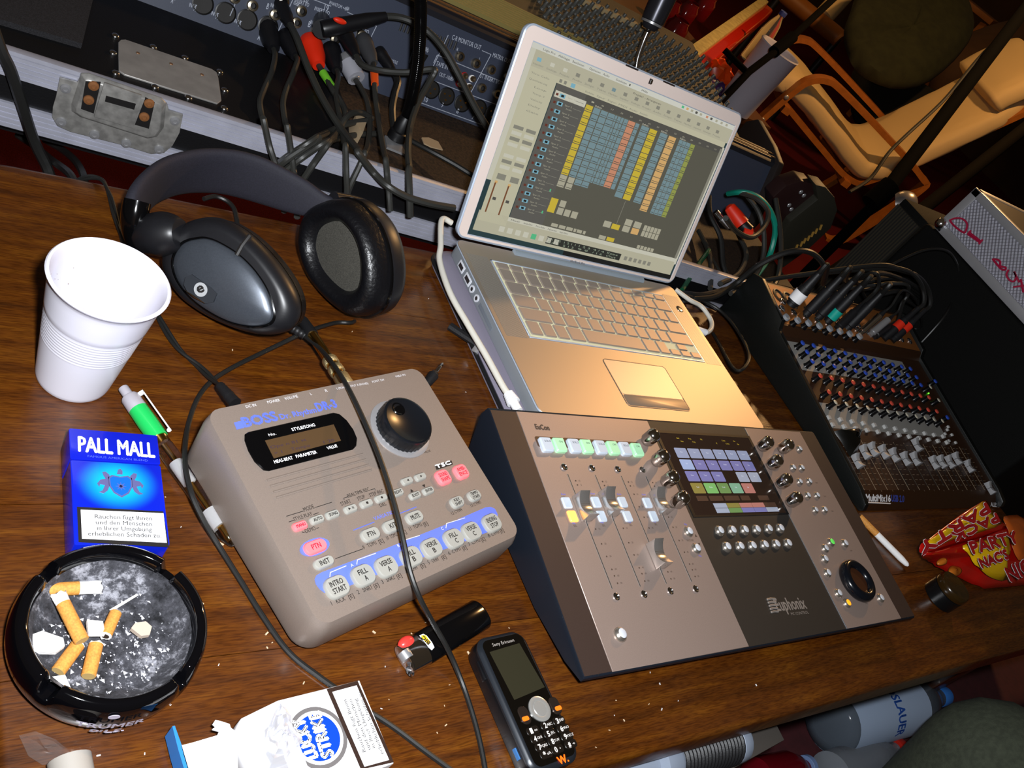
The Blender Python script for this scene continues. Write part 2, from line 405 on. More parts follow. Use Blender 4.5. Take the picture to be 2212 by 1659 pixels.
# printed panel: blue name, blue band, black legends
mb = MB()
put_text(mb, 'BOSS', dpx(A1, 572, 632), dpx(A1, 890, 565), .0072, .0004, 0, None, .0005)
fx = [dpx(A1, *p) for p in ((465, 590), (540, 572), (565, 638), (492, 655))]
mb.prism(fx, .0001, .0003)
put_text(mb, 'Dr. Rhythm', dpx(A1, 915, 560), dpx(A1, 1258, 490), .0042, .0004, 0, None, .00015)
put_text(mb, 'DR-3', dpx(A1, 1272, 482), dpx(A1, 1455, 440), .0068, .0004, 0, None, .0004)
band = [dpx(B1, *p) for p in ((440, 1000), (455, 970), (500, 945), (1000, 760), (1500, 560), (1800, 430), (1840, 425), (1875, 440), (1895, 480), (1900, 530), (1880, 600), (1560, 730), (1000, 940), (700, 1060), (520, 1110), (480, 1080), (450, 1040))]
mb.prism(band, .0001, .0003)
hal = [dpx(B1, 440 + 118 * math.cos(a) * (1 + .0 * a) + 10 * math.sin(a), 745 - 30 * math.cos(a) + 68 * math.sin(a)) for a in [k * math.pi / 12 for k in range(24)]]
mb.prism(hal, .0001, .0003)
put_text(mb, 'VARIATION', dpx(B1, 918, 535), dpx(B1, 1105, 470), .0028, .0004)
for a, b in (((750, 610), (915, 545)), ((1110, 480), (1250, 425))):
    mb.tube([(*dpx(B1, *a), .0002), (*dpx(B1, *b), .0002)], .0003, 4)
prt('blue_print', mb.mesh('blue_print', M_DRB, smooth=0), dr, PM)
mb = MB()
for s, x0, y0, x1, y1, h in (('DC IN', 585, 452, 680, 432, .0022), ('POWER', 790, 410, 908, 386, .0022), ('VOLUME', 955, 375, 1080, 348, .0022), ('L', 1200, 328, 1212, 325, .0022), ('R', 1342, 298, 1362, 294, .0022), ('L (MONO)  OUTPUT  R (PHONES)', 1450, 275, 1750, 222, .0018), ('FOOT SW', 1790, 210, 1905, 188, .0018), ('MIDI IN', 2015, 160, 2105, 140, .0018)):
    ln(s, A1, x0, y0, x1, y1, h)
for i, s in enumerate('ABC'):
    x, y = ((735, 890), (1105, 735), (1455, 598))[i]; text_c(mb, s, dpx(B1, x, y), .0022, .0005, 0)
for x, y in ((560, 985), (775, 885), (1125, 735), (1485, 595)):
    a = dpx(B1, x, y); b = dpx(B1, x + 5, y - 38); c = dpx(B1, x + (150 if x > 600 else 130), y - (90 if x < 1100 else 82))
    mb.tube([(*a, .0004), (*b, .0004)], .0003, 4); mb.tube([(*b, .0004), (*c, .0004)], .0003, 4)
prt('white_print', mb.mesh('white_print', mat('ink_pale', 'd8d6da', .5), smooth=0), dr, PM)
mb = MB()
for s, x0, y0, x1, y1, h in (('MODE', 360, 465, 440, 435, .003), ('STYLE PLAY', 278, 540, 425, 492, .0027), ('DEMO', 372, 635, 452, 607, .0028), ('REALTIME REC', 708, 352, 880, 295, .0027), ('START', 655, 418, 732, 390, .0028), ('STOP', 788, 376, 846, 354, .0028), ('STEP REC', 882, 346, 992, 308, .0027), ('DEL', 965, 428, 1015, 410, .0026),
    ('1   KICK', 580, 1212, 690, 1168, .0030), ('2   SNR1', 786, 1122, 900, 1080, .0030), ('3   SNR2', 982, 1040, 1082, 998, .0030), ('CHH', 1215, 940, 1262, 918, .0030), ('5   OHH', 1350, 884, 1430, 852, .0030), ('6  CYM1', 1512, 810, 1606, 770, .0028), ('7  CYM2', 1672, 738, 1762, 698, .0028), ('8  CYM3', 1830, 670, 1912, 632, .0028),
    ('9   TOM1', 832, 765, 935, 722, .0028), ('10  TOM2', 1020, 690, 1100, 655, .0028), ('11  TOM3', 1200, 616, 1298, 576, .0028), ('12 CYM4', 1535, 490, 1618, 455, .0024), ('13 CYM5', 1688, 428, 1768, 395, .0024)):
    ln(s, B1, x0, y0, x1, y1, h)
for (a, b) in (((215, 500), (352, 458)), ((445, 430), (578, 388)), ((235, 545), (275, 532)), ((430, 486), (470, 472)), ((605, 838), (828, 758)), ((675, 370), (672, 355)), ((672, 355), (705, 345)), ((885, 290), (918, 280)), ((918, 280), (924, 294)), ((340, 620), (345, 630)), ((345, 630), (368, 624)), ((455, 598), (472, 590))):
    mb.tube([(*dpx(B1, *a), .0003), (*dpx(B1, *b), .0003)], .00022, 4)
for x, y in ((730, 1138), (930, 1052), (1112, 975), (1300, 893), (1468, 825), (1632, 752), (1780, 683), (1930, 615), (968, 698), (1150, 628), (1322, 560)):   # tiny boxed letters
    text_c(mb, '[E]', dpx(B1, x, y), .0028, .0004)
tl = [dpx(B1, *p) for p in ((1400, 95), (1530, 55), (1540, 88), (1412, 130))]; mb.prism(tl, .0001, .0003)
text_c(mb, 'VALUE', DP.px((922, 976)), .0017, .0004)
for x, y, s in ((1212, 295, 1), (1312, 258, -1)):
    c = dpx(B1, x, y); mb.prism([(c.x - .0014, c.y - .0011 * s), (c.x + .0014, c.y - .0011 * s), (c.x, c.y + .0013 * s)], .0001, .0004)
prt('black_print', mb.mesh('black_print', M_INKB, smooth=0), dr, PM)
mb = MB(); put_text(mb, 'TSC', dpx(B1, 1412, 120), dpx(B1, 1528, 82), .0029, .0005, 0, None, .0003); part('badge_lettering', mb.mesh('badge_lettering', M_INKW, smooth=0), dr, PM)
# grooves
for a, b in (((780, 1140), (1700, 888)), ((810, 1197), (1728, 940)), ((840, 1253), (1755, 990)), ((868, 1307), (1782, 1038))):
    mb = MB(); mb.tube([(*dpx(A1, *a), .0), (*dpx(A1, *b), .0)], .0009, 6); part('groove_ridge', mb.mesh('groove_ridge', M_DR), dr, PM)
# buttons: (centre in crop B, width, depth, words, red?)
def key(c, w, d, r, h, m, legend, lh, name='button', ink=None, wid=None):
    mb = MB(); mb.prism(rrect(-w / 2, w / 2, -d / 2, d / 2, r, 5), -.001, h, inset=.0009, ch=.0011)
    b = part(name, mb.mesh(name, m), dr, PM @ T(c.x, c.y, 0))
    mt = MB(); L = legend.split('|'); n = len(L)
    for i, s in enumerate(L):
        if s in ('play', 'stop', 'rec', 'left', 'right'):
            if s == 'stop': mt.box(-.0009, .0009, -.0009, .0009, h, h + .0001)
            elif s == 'rec': mt.lathe([(.0009, h), (.0009, h + .0001)], 12)
            else:
                k = -1 if s == 'left' else 1; x0 = -.0016 if s == 'play' else 0
                mt.prism([(x0 - .0009 * k, -.0010), (x0 + .0010 * k, 0), (x0 - .0009 * k, .0010)], h, h + .0001)
                if s == 'play': mt.box(.0008, .0012, -.0009, .0009, h, h + .0001); mt.box(.0017, .0021, -.0009, .0009, h, h + .0001)
        else: text_c(mt, s, (0, (n - 1) * lh * .68 - i * lh * 1.36), lh, h + .0001, 0, 0, None, wid[i] if wid else None, .00009)
    part('legend', mt.mesh('legend', ink or M_INKB, smooth=0), b)
INKR = mat('ink_red', 'b01030', .5)
for (x, y, s, red) in ((320, 580, 'MANU', 1), (455, 530, 'AUTO', 0), (578, 490, 'SONG', 0), (722, 445, 'play', 0), (848, 402, 'stop', 0), (965, 360, 'rec', 0), (1095, 315, 'EDIT', 0), (1172, 222, 'left', 0), (1278, 190, 'right', 0), (1235, 338, 'EXIT', 0), (1340, 300, 'ENTER', 0)):
    key(dpx(B1, x, y), .0112, .0060, .0022, .0022, M_BTNRED if red else M_BTN, s, .0022, ink=INKR if red else None, wid=[.007] if len(s) == 4 or s == 'ENTER' else None)
for (x, y, s) in ((1458, 196, 'SOUND|SHAPE'), (1600, 152, 'AMBI-|ENCE')):
    key(dpx(B1, x, y), .0134, .0124, .0040, .0030, M_BTNRED, s, .0030, ink=INKR, wid=[.0088, .0088])
for (x, y, s) in ((1568, 392, 'KEY|SHIFT'), (1705, 340, 'TEMPO|(TAP)')):
    key(dpx(B1, x, y), .0136, .0094, .0040, .0026, M_BTN, s, .0024, wid=[.0060 if 'KEY' in s else .0078, .0075])
for (x, y, s, w) in ((878, 650, 'PTN', .0066), (1050, 583, 'KIT', .006), (1228, 513, 'MUTE', .0085)):
    key(dpx(B1, x, y), .0160, .0096, .0040, .0026, M_BTN, s, .0036, wid=[w])
key(dpx(B1, 440, 748), .0176, .0092, .0044, .0026, M_BTNRED, 'PTN', .0036, ink=INKR, wid=[.0072])
key(dpx(B1, 508, 872), .0160, .0078, .0038, .0024, M_BTN, 'INST', .0034, wid=[.0078])
for (x, y, s, a, b) in ((608, 1070, 'INTRO|START', .0105, .0108), (818, 980, 'FILL|A', .0078, .0024), (1003, 908, 'VERSE|A', .0106, .0024), (1200, 830, 'FILL|B', .0078, .0026), (1362, 760, 'VERSE|B', .0106, .0026), (1538, 685, 'FILL|C', .0078, .0026), (1680, 628, 'VERSE|C', .0104, .0026), (1842, 560, 'ENDING|STOP', .0108, .0082)):
    key(dpx(B1, x, y), .0178, .0150, .0058, .0034, M_BTN, s, .0036, 'pad', wid=[a, b])
# dial
c = DP.px((881, 909), .012)
mb = MB(); n = 96; prof = [(.0262, -.001), (.0262, .0006), (.0250, .0010), (.0228, .0014)]
mb.lathe(prof, 48); dial_ring = part('dial_ring', mb.mesh('dial_ring', mat('dial_ring_silver', 'a8a6a8', .35, .5)), dr, PM @ T(c.x, c.y, 0))
mb = MB(); prof = [(.0222, 0), (.0222, .0105), (.0210, .0128), (.0196, .0134), (.0188, .0128), (.0, .0124)]
seg = 72; mb.lathe([(p[0] + .0001, p[1]) for p in prof], seg)
for i, v in enumerate(mb.v):
    rr = math.hypot(v[0], v[1])
    if rr > .0215 and (i % 2): mb.v[i] = (v[0] * .968, v[1] * .968, v[2])
dial = part('dial', mb.mesh('dial', mat('dial_black', '101216', .25)), dr, PM @ T(c.x, c.y, 0))
mb = MB(); mb.lathe([(.0058, .0002), (.0054, .0006), (.004, .0001), (.002, -.0003), (.0002, -.0005)], 24, T(-.0025, .0115, .0125)); part('finger_dimple', mb.mesh('finger_dimple', M_BLKGLOSS), dial)
# scuffed sticker remains on the front edge are left as wear; rubber feet
for x in (-.08, .08):
    for y in (-.06, .06):
        mb = MB(); mb.lathe([(.006, 0), (.006, .004)], 12); part('foot', mb.mesh('foot', M_RUBBER), dr, T(x, y, 0))
# ================================================================ control surface with touch screen and faders
CC = crop(1020, 860, 3.770); DDc = crop(1360, 860, 3.072)
MW, MD, MZB, MZF = .5047, .2377, .0509, .0263
MO = (.7282, .2867)
ms = (MZB - MZF) / MD
MF = frz(MO[0], MO[1], 0)
MP = Fr((MO[0], MO[1], (MZB + MZF) / 2), (1, 0, 0), (0, 1, ms))
mc = thing('control_surface', 'wedge-shaped control surface with touch screen and four metallic faders', 'control surface', MF.M)
MPM = MF.I @ MP.M
M_MCD = mat('surface_dark', '161b24', .42, noise=.06, nscale=1200, spec=.4)
M_MCS = mat('surface_silver', 'a39188', .40, .45, noise=.05, nscale=1500)
def mz(y): return (MZB + MZF) / 2 + ms * y
h2 = MD / 2
prof = [(-h2, mz(-h2) - .0055), (-h2 + .02, .0135), (-h2 + .07, .0055), (.06, .0035), (h2 - .012, .0035), (h2 + .004, mz(h2) - .012), (h2 + .002, mz(h2) - .001), (h2 - .001, mz(h2)), (-h2 + .001, mz(-h2)), (-h2, mz(-h2) - .0012)]
mb = MB(); loft(mb, [[(x, y, z) for y, z in prof] for x in (-MW / 2, MW / 2)]); part('body', mb.mesh('body', M_MCD, smooth=20, bev=.0006), mc)
for x in (-.21, .21):
    for y in (-.085, .09):
        mb = MB(); mb.lathe([(.007, 0), (.007, .011 if y < 0 else .005)], 16); part('foot', mb.mesh('foot', M_RUBBER), mc, T(x, y, 0))
X0, X1, X2, X3 = -.2226, -.0502, .1125, .2218
for x0, x1 in ((X0, X1), (X2 + .0006, X3)):
    mb = MB(); mb.box(x0, x1, -h2 + .0004, h2 - .0004, -.0008, .0007); part('panel', mb.mesh('panel', M_MCS, bev=.0003, bseg=1), mc, MPM)
for x0, x1 in ((-MW / 2 + .0006, X0 - .0004), (X3 + .0004, MW / 2 - .0006)):
    mb = MB(); mb.box(x0, x1, -h2 + .0008, h2 - .0008, -.0008, .0004); part('edge_band', mb.mesh('edge_band', mat('band_warm_reflection', '362a26', .45, noise=.05, nscale=1500)), mc, MPM)  # warm reflection on the dark top bands, put into a brown colour
mb = MB(); mb.box(X2 - .0007, X2 + .0005, -h2 + .0004, h2 - .0004, -.0005, .0008); part('trim_strip', mb.mesh('trim_strip', M_ALU), mc, MPM)
mb = MB(); mb.box(X1, X2 - .0007, -h2 + .0004, h2 - .0004, -.0008, .0004); part('centre_panel', mb.mesh('centre_panel', mat('surface_charcoal', '2a2724', .5, noise=.05, nscale=1500)), mc, MPM)
for x in (-.2375, .2375):
    mb = MB(); mb.box(x - .0003, x + .0003, -h2, h2, -.0002, .0002); part('seam', mb.mesh('seam', M_INKB), mc, MPM)
def c1(x, y, z=.0007): return MP.px(CC(x, y), z)
def d1(x, y, z=.0007): return MP.px(DDc(x, y), z)
# --- touch screen
sc = [d1(*p, .0004) for p in ((205, 228), (775, 268), (1052, 765), (415, 775))]
sx0, sx1 = (sc[0].x + sc[3].x) / 2, (sc[1].x + sc[2].x) / 2; sy1, sy0 = (sc[0].y + sc[1].y) / 2, (sc[2].y + sc[3].y) / 2
mb = MB()
for a in ((sx0 - .004, sx1 + .004, sy1, sy1 + .003), (sx0 - .004, sx1 + .004, sy0 - .002, sy0), (sx0 - .004, sx0, sy0, sy1), (sx1, sx1 + .004, sy0, sy1)): mb.box(*a, -.0002, .0009)
part('screen_frame', mb.mesh('screen_frame', M_BLACK), mc, MPM)
M_TS = mat('touch_screen_glass', '2e211a', .12, emit=.10)
mb = MB(); mb.box(sx0, sx1, sy0, sy1, -.0004, .0006); ts = part('touch_screen', mb.mesh('touch_screen', M_TS), mc, MPM)
sw, sh = sx1 - sx0, sy1 - sy0
def lit(n, c, e=.45): return mat('lit_' + n, c, .3, emit=e)
cols = dict(b=lit('slate', '7f8aa6'), v=lit('violet', '6a6a9c'), l=lit('bluegrey', '8a9cc0'), o=lit('olive', '7a7038'), g=lit('green', '6ba05c'), G=lit('dkgreen', '5f7f4a'), t=lit('teal', '6f9a80'), r=lit('rose', 'a06a62'), k=None, w=lit('greyblue', '8e96a8'), n=lit('brown', '4a352a', .2))
rows = ['bbbbbb', 'lvvvvv', 'vvvkww', 'ogGtrk']
sm = MB(); smats = [m for m in cols.values() if m]; idx = {k: smats.index(m) for k, m in cols.items() if m}
for j, rw in enumerate(rows):
    for i, ch in enumerate(rw):
        if ch == 'k': continue
        x = sx0 + sw * (.09 + .137 * i); y = sy1 - sh * (.185 + .145 * j)
        sm.prism(rrect(x, x + sw * .122, y - sh * .125, y, .0012, 3), .0006, .00075, idx[ch])
for x0, x1, v in ((.09, .2, 'n'), (.22, .36, 'n'), (.38, .54, 'n'), (.56, .66, 'n'), (.76, .88, 'n')): sm.prism(rrect(sx0 + sw * x0, sx0 + sw * x1, sy1 - sh * .835, sy1 - sh * .775, .0008, 2), .0006, .00075, idx[v])
for j in range(2):
    for i, ch in enumerate(('w', 'o', 'r', 'r', 'n')[:5] if j == 0 else ('w', 'G', 'v', 'v', 'w')):
        x = sx0 + sw * (.23 + .14 * i); y = sy1 - sh * (.865 + .06 * j); sm.box(x, x + sw * .136, y - sh * .056, y, .0006, .00075, idx[ch])
prt('screen_buttons', sm.mesh('screen_buttons', smats, smooth=0), ts)
mb = MB(); yl = 0
for i in range(6):
    for j, k in enumerate((.045, .085)):
        if (i + j) % 4 != 3: text_c(mb, ('Gain', 'Freq', 'EQ', 'Q', 'Comp', 'Pan')[i], (sx0 + sw * (.18 + .125 * i + .03 * j), sy1 - sh * (k + .012)), .0016, .0008, 0, 0)
for j, rw in enumerate(rows):
    for i, ch in enumerate(rw):
        if ch == 'k': continue
        text_c(mb, ('Key', 'Set', 'View', 'Tool', 'Mode', 'Track')[(i + j) % 6], (sx0 + sw * (.151 + .137 * i), sy1 - sh * (.235 + .145 * j)), .0015, .0008, 0, 1)
prt('screen_text', mb.mesh('screen_text', [lit('yellow', 'b8a030', .5), lit('pale', 'c8ccd8', .35)], smooth=0), ts)
# --- faders
slots = [((748, 562), (1172, 1618), 905), ((975, 570), (1398, 1598), 868), ((1185, 580), (1612, 1572), 1290), ((1385, 585), (1818, 1555), 862)]
M_CAP = mat('fader_cap_metal', 'd8d4d0', .22, .88)
capm = MB(); n = 9; L, Wd, Hc = .0245, .0118, .0125
pr = [(-L / 2, 0), (L / 2, 0), (L / 2 - .0008, Hc)] + [(L / 2 - .0008 - (L - .0016) * k / n, Hc - .0062 * math.sin(math.pi * k / n) ** .8) for k in range(1, n)] + [(-L / 2 + .0008, Hc)]
loft(capm, [[(x, y, z) for y, z in pr] for x in (-Wd / 2, Wd / 2)])
cap_me = capm.mesh('fader_cap', M_CAP, smooth=30, bev=.0004)
gm = MB()
for k in range(-5, 6): gm.box(-Wd / 2 + .0004, Wd / 2 - .0004, k * .0016 - .0001, k * .0016 + .0001, 0, Hc - .0062 * math.sin(math.pi * (k * .0016 + L / 2) / L) ** .8 + .0001)
grip_me = gm.mesh('grip_line', mat('grip_dark', '6a5c50', .4, .8), smooth=0)
screw = MB(); screw.lathe([(.0034, -.0005), (.0034, .0008), (.0026, .0013), (.0018, .0005), (.0002, .0004)], 18); screw_me = screw.mesh('slot_screw', M_CHROME)
for (a, b, yc) in slots:
    pa, pb = c1(*a), c1(*b)
    for p in (pa, pb): part('slot_screw', screw_me, mc, MPM @ T(p.x, p.y, .0007))
    mb = MB(); x = (pa.x + pb.x) / 2; mb.box(-.0008, .0008, pb.y + .007, pa.y - .007, .0003, .0009); part('fader_slot', mb.mesh('fader_slot', mat('slot_metal', 'b8b4b0', .3, .7)), mc, MPM @ T(x, 0, 0))  # pale metal strip along the slot
    mb = MB(); mb.box(-.0003, .0003, pb.y + .0072, pa.y - .0072, .0008, .00095); part('slot_gap', mb.mesh('slot_gap', M_INKB), mc, MPM @ T(x, 0, 0))
    t = (yc - a[1]) / (b[1] - a[1]); c = c1(a[0] + (b[0] - a[0]) * t, yc)
    f = part('fader_cap', cap_me, mc, MPM @ T(x, c.y, .0012)); part('grip_lines', grip_me, f)
# scale marks
tk = MB()
for pts in ([(843, 673), (857, 707), (1005, 1067), (1053, 1187), (1095, 1290), (1137, 1395), (1158, 1448), (1183, 1508)], [(1062, 680), (1077, 712), (1230, 1060), (1275, 1178), (1318, 1277), (1360, 1382), (1382, 1430), (1405, 1490)],
            [(1272, 683), (1288, 715), (1318, 783), (1360, 885), (1400, 970), (1440, 1058), (1593, 1415), (1618, 1472)], [(1470, 688), (1485, 718), (1598, 970), (1635, 1052), (1685, 1160), (1728, 1255), (1770, 1352), (1792, 1398), (1815, 1453)]):
    for i, p in enumerate(pts):
        q = c1(*p); tk.lathe([(.0008, .0007), (.0008, .0009)], 8, T(q.x, q.y, 0)); text_c(tk, ('12', '5', '10', '20', '30', '40', '60', '00', '00')[i], (q.x + .0045, q.y), .0016, .0009)
for x, y in ((745, 805), (985, 800), (1200, 805), (1400, 808)): text_c(tk, 'REC', c1(x, y), .0019, .0009)
for x, y in ((838, 1040), (1070, 1038), (1290, 1033), (1495, 1028)): text_c(tk, 'SEL', c1(x, y), .0019, .0009)
put_text(tk, 'EuCon', c1(520, 252), c1(632, 262), .0052, .0009, 0, None, .0003); text_c(tk, 'NUDGE', c1(1775, 1158), .0019, .0009)
for x, y, s in ((1820, 1120, 1), (1850, 1190, -1)): c = c1(x, y); tk.prism([(c.x - .0015, c.y - .0012 * s), (c.x + .0015, c.y - .0012 * s), (c.x, c.y + .0015 * s)], .0007, .0009)
prt('scale_print', tk.mesh('scale_print', mat('ink_brown', '4a3a30', .6), smooth=0), mc, MPM)
mb = MB()
for x, y in ((740, 782), (980, 778), (1195, 782), (1395, 785), (825, 1018), (1055, 1012), (1278, 1008), (1482, 1005), (1735, 1028), (1855, 1285)): text_c(mb, 'Flip' if y > 900 else 'Auto', c1(x, y), .0018, .0009)
prt('blue_legends', mb.mesh('blue_legends', mat('ink_blue', '5a64d8', .5), smooth=0), mc, MPM)
# --- solo / on buttons
M_SOLO = mat('button_ice', 'b9c3cf', .35, emit=.10); M_ON = mat('button_green', 'a5dcae', .35, emit=.16)
kb = MB(); kb.prism(rrect(-.0066, .0066, -.0074, .0074, .0022, 4), 0, .0042, inset=.0012, ch=.0014); solo_me = kb.mesh('solo_button', M_SOLO); on_me = kb.mesh('on_button', M_ON)
for k, (x, y) in enumerate(((605, 378), (712, 382), (832, 388), (933, 393), (1045, 400), (1148, 405), (1245, 412), (1343, 420))):
    c = c1(x, y, .003)
    if k % 2 == 0:
        d = c1(*(((712, 382), (933, 393), (1148, 405), (1343, 420))[k // 2]), .003)
        mb = MB(); mb.prism(rrect(c.x - .0085, d.x + .0085, c.y - .0012, c.y + .0095, .0018, 3), -.0003, .0010); part('button_recess', mb.mesh('button_recess', mat('recess_brown', '4a3222', .5)), mc, MPM)
    b = part('on_button' if k % 2 else 'solo_button', on_me if k % 2 else solo_me, mc, MPM @ T(c.x, c.y, .0007))
    mt = MB(); text_c(mt, 'ON' if k % 2 else 'SOLO', (.001, .0025), .0020, .0043); part('legend', mt.mesh('legend', M_INKB, smooth=0), b)
kb = MB(); kb.prism(rrect(-.0048, .0048, -.0054, .0054, .0016, 3), 0, .002, inset=.0008, ch=.0008); sq_me = kb.mesh('key', M_SOLO); sqo_me = kb.mesh('key', mat('button_orange_lit', 'ffb45a', .35, emit=.9))
for k, (x, y) in enumerate(((767, 855), (815, 965), (1005, 850), (1050, 965), (1222, 850), (1262, 965), (1423, 855), (1472, 965))):
    c = c1(x, y); part('key', sqo_me if k == 1 else sq_me, mc, MPM @ T(c.x, c.y, .0005))
# --- round buttons
rb = MB(); rb.lathe([(.0055, 0), (.0055, .0010), (.0047, .0020), (.0036, .0034), (.0026, .0038), (.0002, .0039)], 20, mis=[0, 0, 0, 1, 1]); M_RB = mat('button_steel', 'c4bcb2', .26, .9)
rb_me = rb.mesh('round_button', [M_RB, mat('button_core', 'c8ccd4', .3)]); rbg = rb.mesh('round_button', [M_RB, mat('button_green_lit', '58c850', .3, emit=.6)]); rbo = rb.mesh('round_button', [M_RB, mat('button_amber_lit', 'ff9a20', .3, emit=1.2)])
for x, y in ((1765, 1085), (1828, 1222)): c = c1(x, y, .002); part('round_button', rb_me, mc, MPM @ T(c.x, c.y, .0007))
c = MP.px((1341, 1370), .002); part('round_button', rb_me, mc, MPM @ T(c.x, c.y, .0007) @ Matrix.Scale(1.15, 4))
for x, y in ((600, 878), (683, 875), (765, 873), (845, 870), (925, 865), (1002, 862), (648, 985), (735, 982), (817, 978), (898, 972), (975, 967), (1053, 962)):
    c = d1(x, y, .002); part('round_button', rb_me, mc, MPM @ T(c.x, c.y, .0004) @ Matrix.Scale(1.05, 4))
for x, y in ((1130, 335), (1088, 458), (1145, 460), (1132, 552), (1195, 550), (1185, 643), (1247, 643), (1235, 740), (1297, 738), (1338, 955), (1430, 962), (1300, 995), (1297, 1065), (1315, 1158), (1388, 1293), (1445, 1360), (1668, 1325)):
    c = d1(x, y, .002); part('round_button', rbg if (x, y) == (1338, 955) else rbo if (x, y) == (1445, 1360) else rb_me, mc, MPM @ T(c.x, c.y, .0007) @ Matrix.Scale(.82 if y < 800 else .95, 4))
# --- knobs
kn = MB(); kn.lathe([(.0050, 0), (.0068, .0030), (.0071, .0036), (.0071, .0140), (.0062, .0156), (.0050, .0170), (.0030, .0182), (.0003, .0186)], 28); kn_me = kn.mesh('knob', mat('knob_chrome', 'cfcac4', .13, 1.), smooth=60)
for (bx, by, tx, ty) in ((105, 288, 178, 232), (170, 428, 242, 368), (234, 566, 305, 508), (298, 702, 378, 645), (872, 332, 935, 275), (1005, 350, 1072, 290), (930, 455, 1000, 395), (992, 582, 1062, 520), (1060, 705, 1127, 640)):
    c = d1((bx + tx) / 2, (by + ty) / 2, .0095); part('knob', kn_me, mc, MPM @ T(c.x, c.y, .0007))
mb = MB()
for bx, by in ((1075, 465), (1170, 560), (1225, 650), (1275, 748), (960, 330), (1400, 1010), (1360, 1075), (1340, 1120), (1420, 1290), (1500, 1358)): text_c(mb, 'Shift', d1(bx + 70, by + 2), .0017, .0009)
prt('small_legends', mb.mesh('small_legends', MATS['ink_brown'], smooth=0), mc, MPM)
# --- jog wheel
c = d1(1510, 1212, .006); R = .0238
mb = MB(); mb.grid(lambda a, b: ((R - .0052 + .0052 * math.cos(6.2832 * b)) * math.cos(6.2832 * a), (R - .0052 + .0052 * math.cos(6.2832 * b)) * math.sin(6.2832 * a), .0055 + .0062 * math.sin(6.2832 * b)), 48, 14, True, True)
jog = part('jog_wheel', mb.mesh('jog_wheel', mat('jog_black', '0b0e14', .2)), mc, MPM @ T(c.x, c.y, .0007))
mb = MB(); mb.lathe([(R - .006, 0), (R - .006, .0070), (.0005, .0064)], 40); part('jog_disc', mb.mesh('jog_disc', mat('jog_brown', '3a1f10', .35)), jog)
# --- maker's name
mb = MB(); put_text(mb, 'Euphonix', d1(985, 1412, .0004), d1(1178, 1395, .0004), .0120, .0006, 0, None, .0004)
for k in range(5):
    a = d1(912 + k * 7, 1337 + k * 21, .0004); b = d1(965 + k * 5, 1332 + k * 21, .0004); mb.tube([(*a, .0006), (*((a + b) / 2 + V((0, .0006))), .0006), (*b, .0006)], .0011, 4)
put_text(mb, 'MC CONTROL', d1(1075, 1442, .0004), d1(1190, 1430, .0004), .0028, .0006)
part('name_lettering', mb.mesh('name_lettering', mat('name_silver', 'b8aea6', .35, .6), smooth=0), mc, MPM)
# ================================================================ laptop
LH = V((.7309, .6591, .0363)); LW, LD, LT, LDK = .3579, .2322, .4015, .2435
LF = Fr(LH, (1, 0, 0), (0, 1, 0))
lap = thing('laptop', 'open silver aluminium laptop showing a colourful music arrangement on its screen', 'laptop', LF.M)
M_LAP = mat('laptop_aluminium', 'c0b4a8', .48, .85, noise=.03, nscale=2500)
M_LAPE = mat('laptop_edge', 'b4c0d0', .35, .3)
M_BEZ = mat('laptop_bezel', 'e0cfc6', .5, .0)
mb = MB(); mb.prism(rrect(-LW / 2 + .001, LW / 2 - .001, -LDK + .001, .001, .010, 6), -.0172, -.002); part('base', mb.mesh('base', mat('laptop_side', '8d9297', .45, .3), bev=.0012), lap)
mb = MB(); mb.prism(rrect(-LW / 2, LW / 2, -LDK, .002, .011, 8), -.002, 0., inset=.0007, ch=.0006); deck = part('deck', mb.mesh('deck', [M_LAP]), lap)
mb = MB()
def rim(o, z): return [(x, y, z) for x, y in rrect(-LW / 2 - o, LW / 2 + o, -LDK - o, .002 + o, .011 + o, 8)]
loft(mb, [rim(.0, -.0022), rim(.0006, -.0016), rim(.0006, -.0009), rim(0, -.0004)], cap0=False, cap1=False); part('edge_band', mb.mesh('edge_band', M_LAPE), lap)
# keyboard
KX, KY1, KY0 = .139, -.0258, -.1368
M_KEYBED = mat('keyboard_bed', 'd9d9b4', .5, emit=.12)
mb = MB(); mb.prism(rrect(-KX - .0015, KX + .0015, KY0 - .0015, KY1 + .0015, .003, 3), -.0005, .0004); part('keyboard_bed', mb.mesh('keyboard_bed', M_KEYBED), lap)
mb = MB()
for a in ((-KX - .003, KX + .003, KY1 + .001, KY1 + .0028), (-KX - .003, -KX - .001, KY0, KY1 + .0028), (-KX - .003, KX + .003, KY0 - .0026, KY0 - .0008), (KX + .001, KX + .003, KY0, KY1 + .0028)): mb.box(*a, -.0004, .0008)
part('keyboard_frame', mb.mesh('keyboard_frame', M_LAPE, bev=.0003, bseg=1), lap)
M_KEY = mat('key_silver', 'b4a69c', .5, .55)
_km = {}
def keycap(w, d):
    k = (round(w, 4), round(d, 4))
    if k not in _km:
        m = MB(); m.prism(rrect(-w / 2, w / 2, -d / 2, d / 2, .0012, 2), .0003, .0022, inset=.0007, ch=.0005); _km[k] = m.mesh('key', M_KEY, smooth=12)
    return _km[k]
U = 2 * KX / 14.5
rowsk = [(.0105, [14.5 / 14] * 14), (.0196, [1] * 13 + [1.5]), (.0196, [1.5] + [1] * 13), (.0196, [1.75] + [1] * 11 + [1.75]), (.0196, [2.25] + [1] * 10 + [2.25]), (.0210, [1, 1, 1, 1.25, 5, 1.25, 1, 1, 1, 1])]
y = KY1
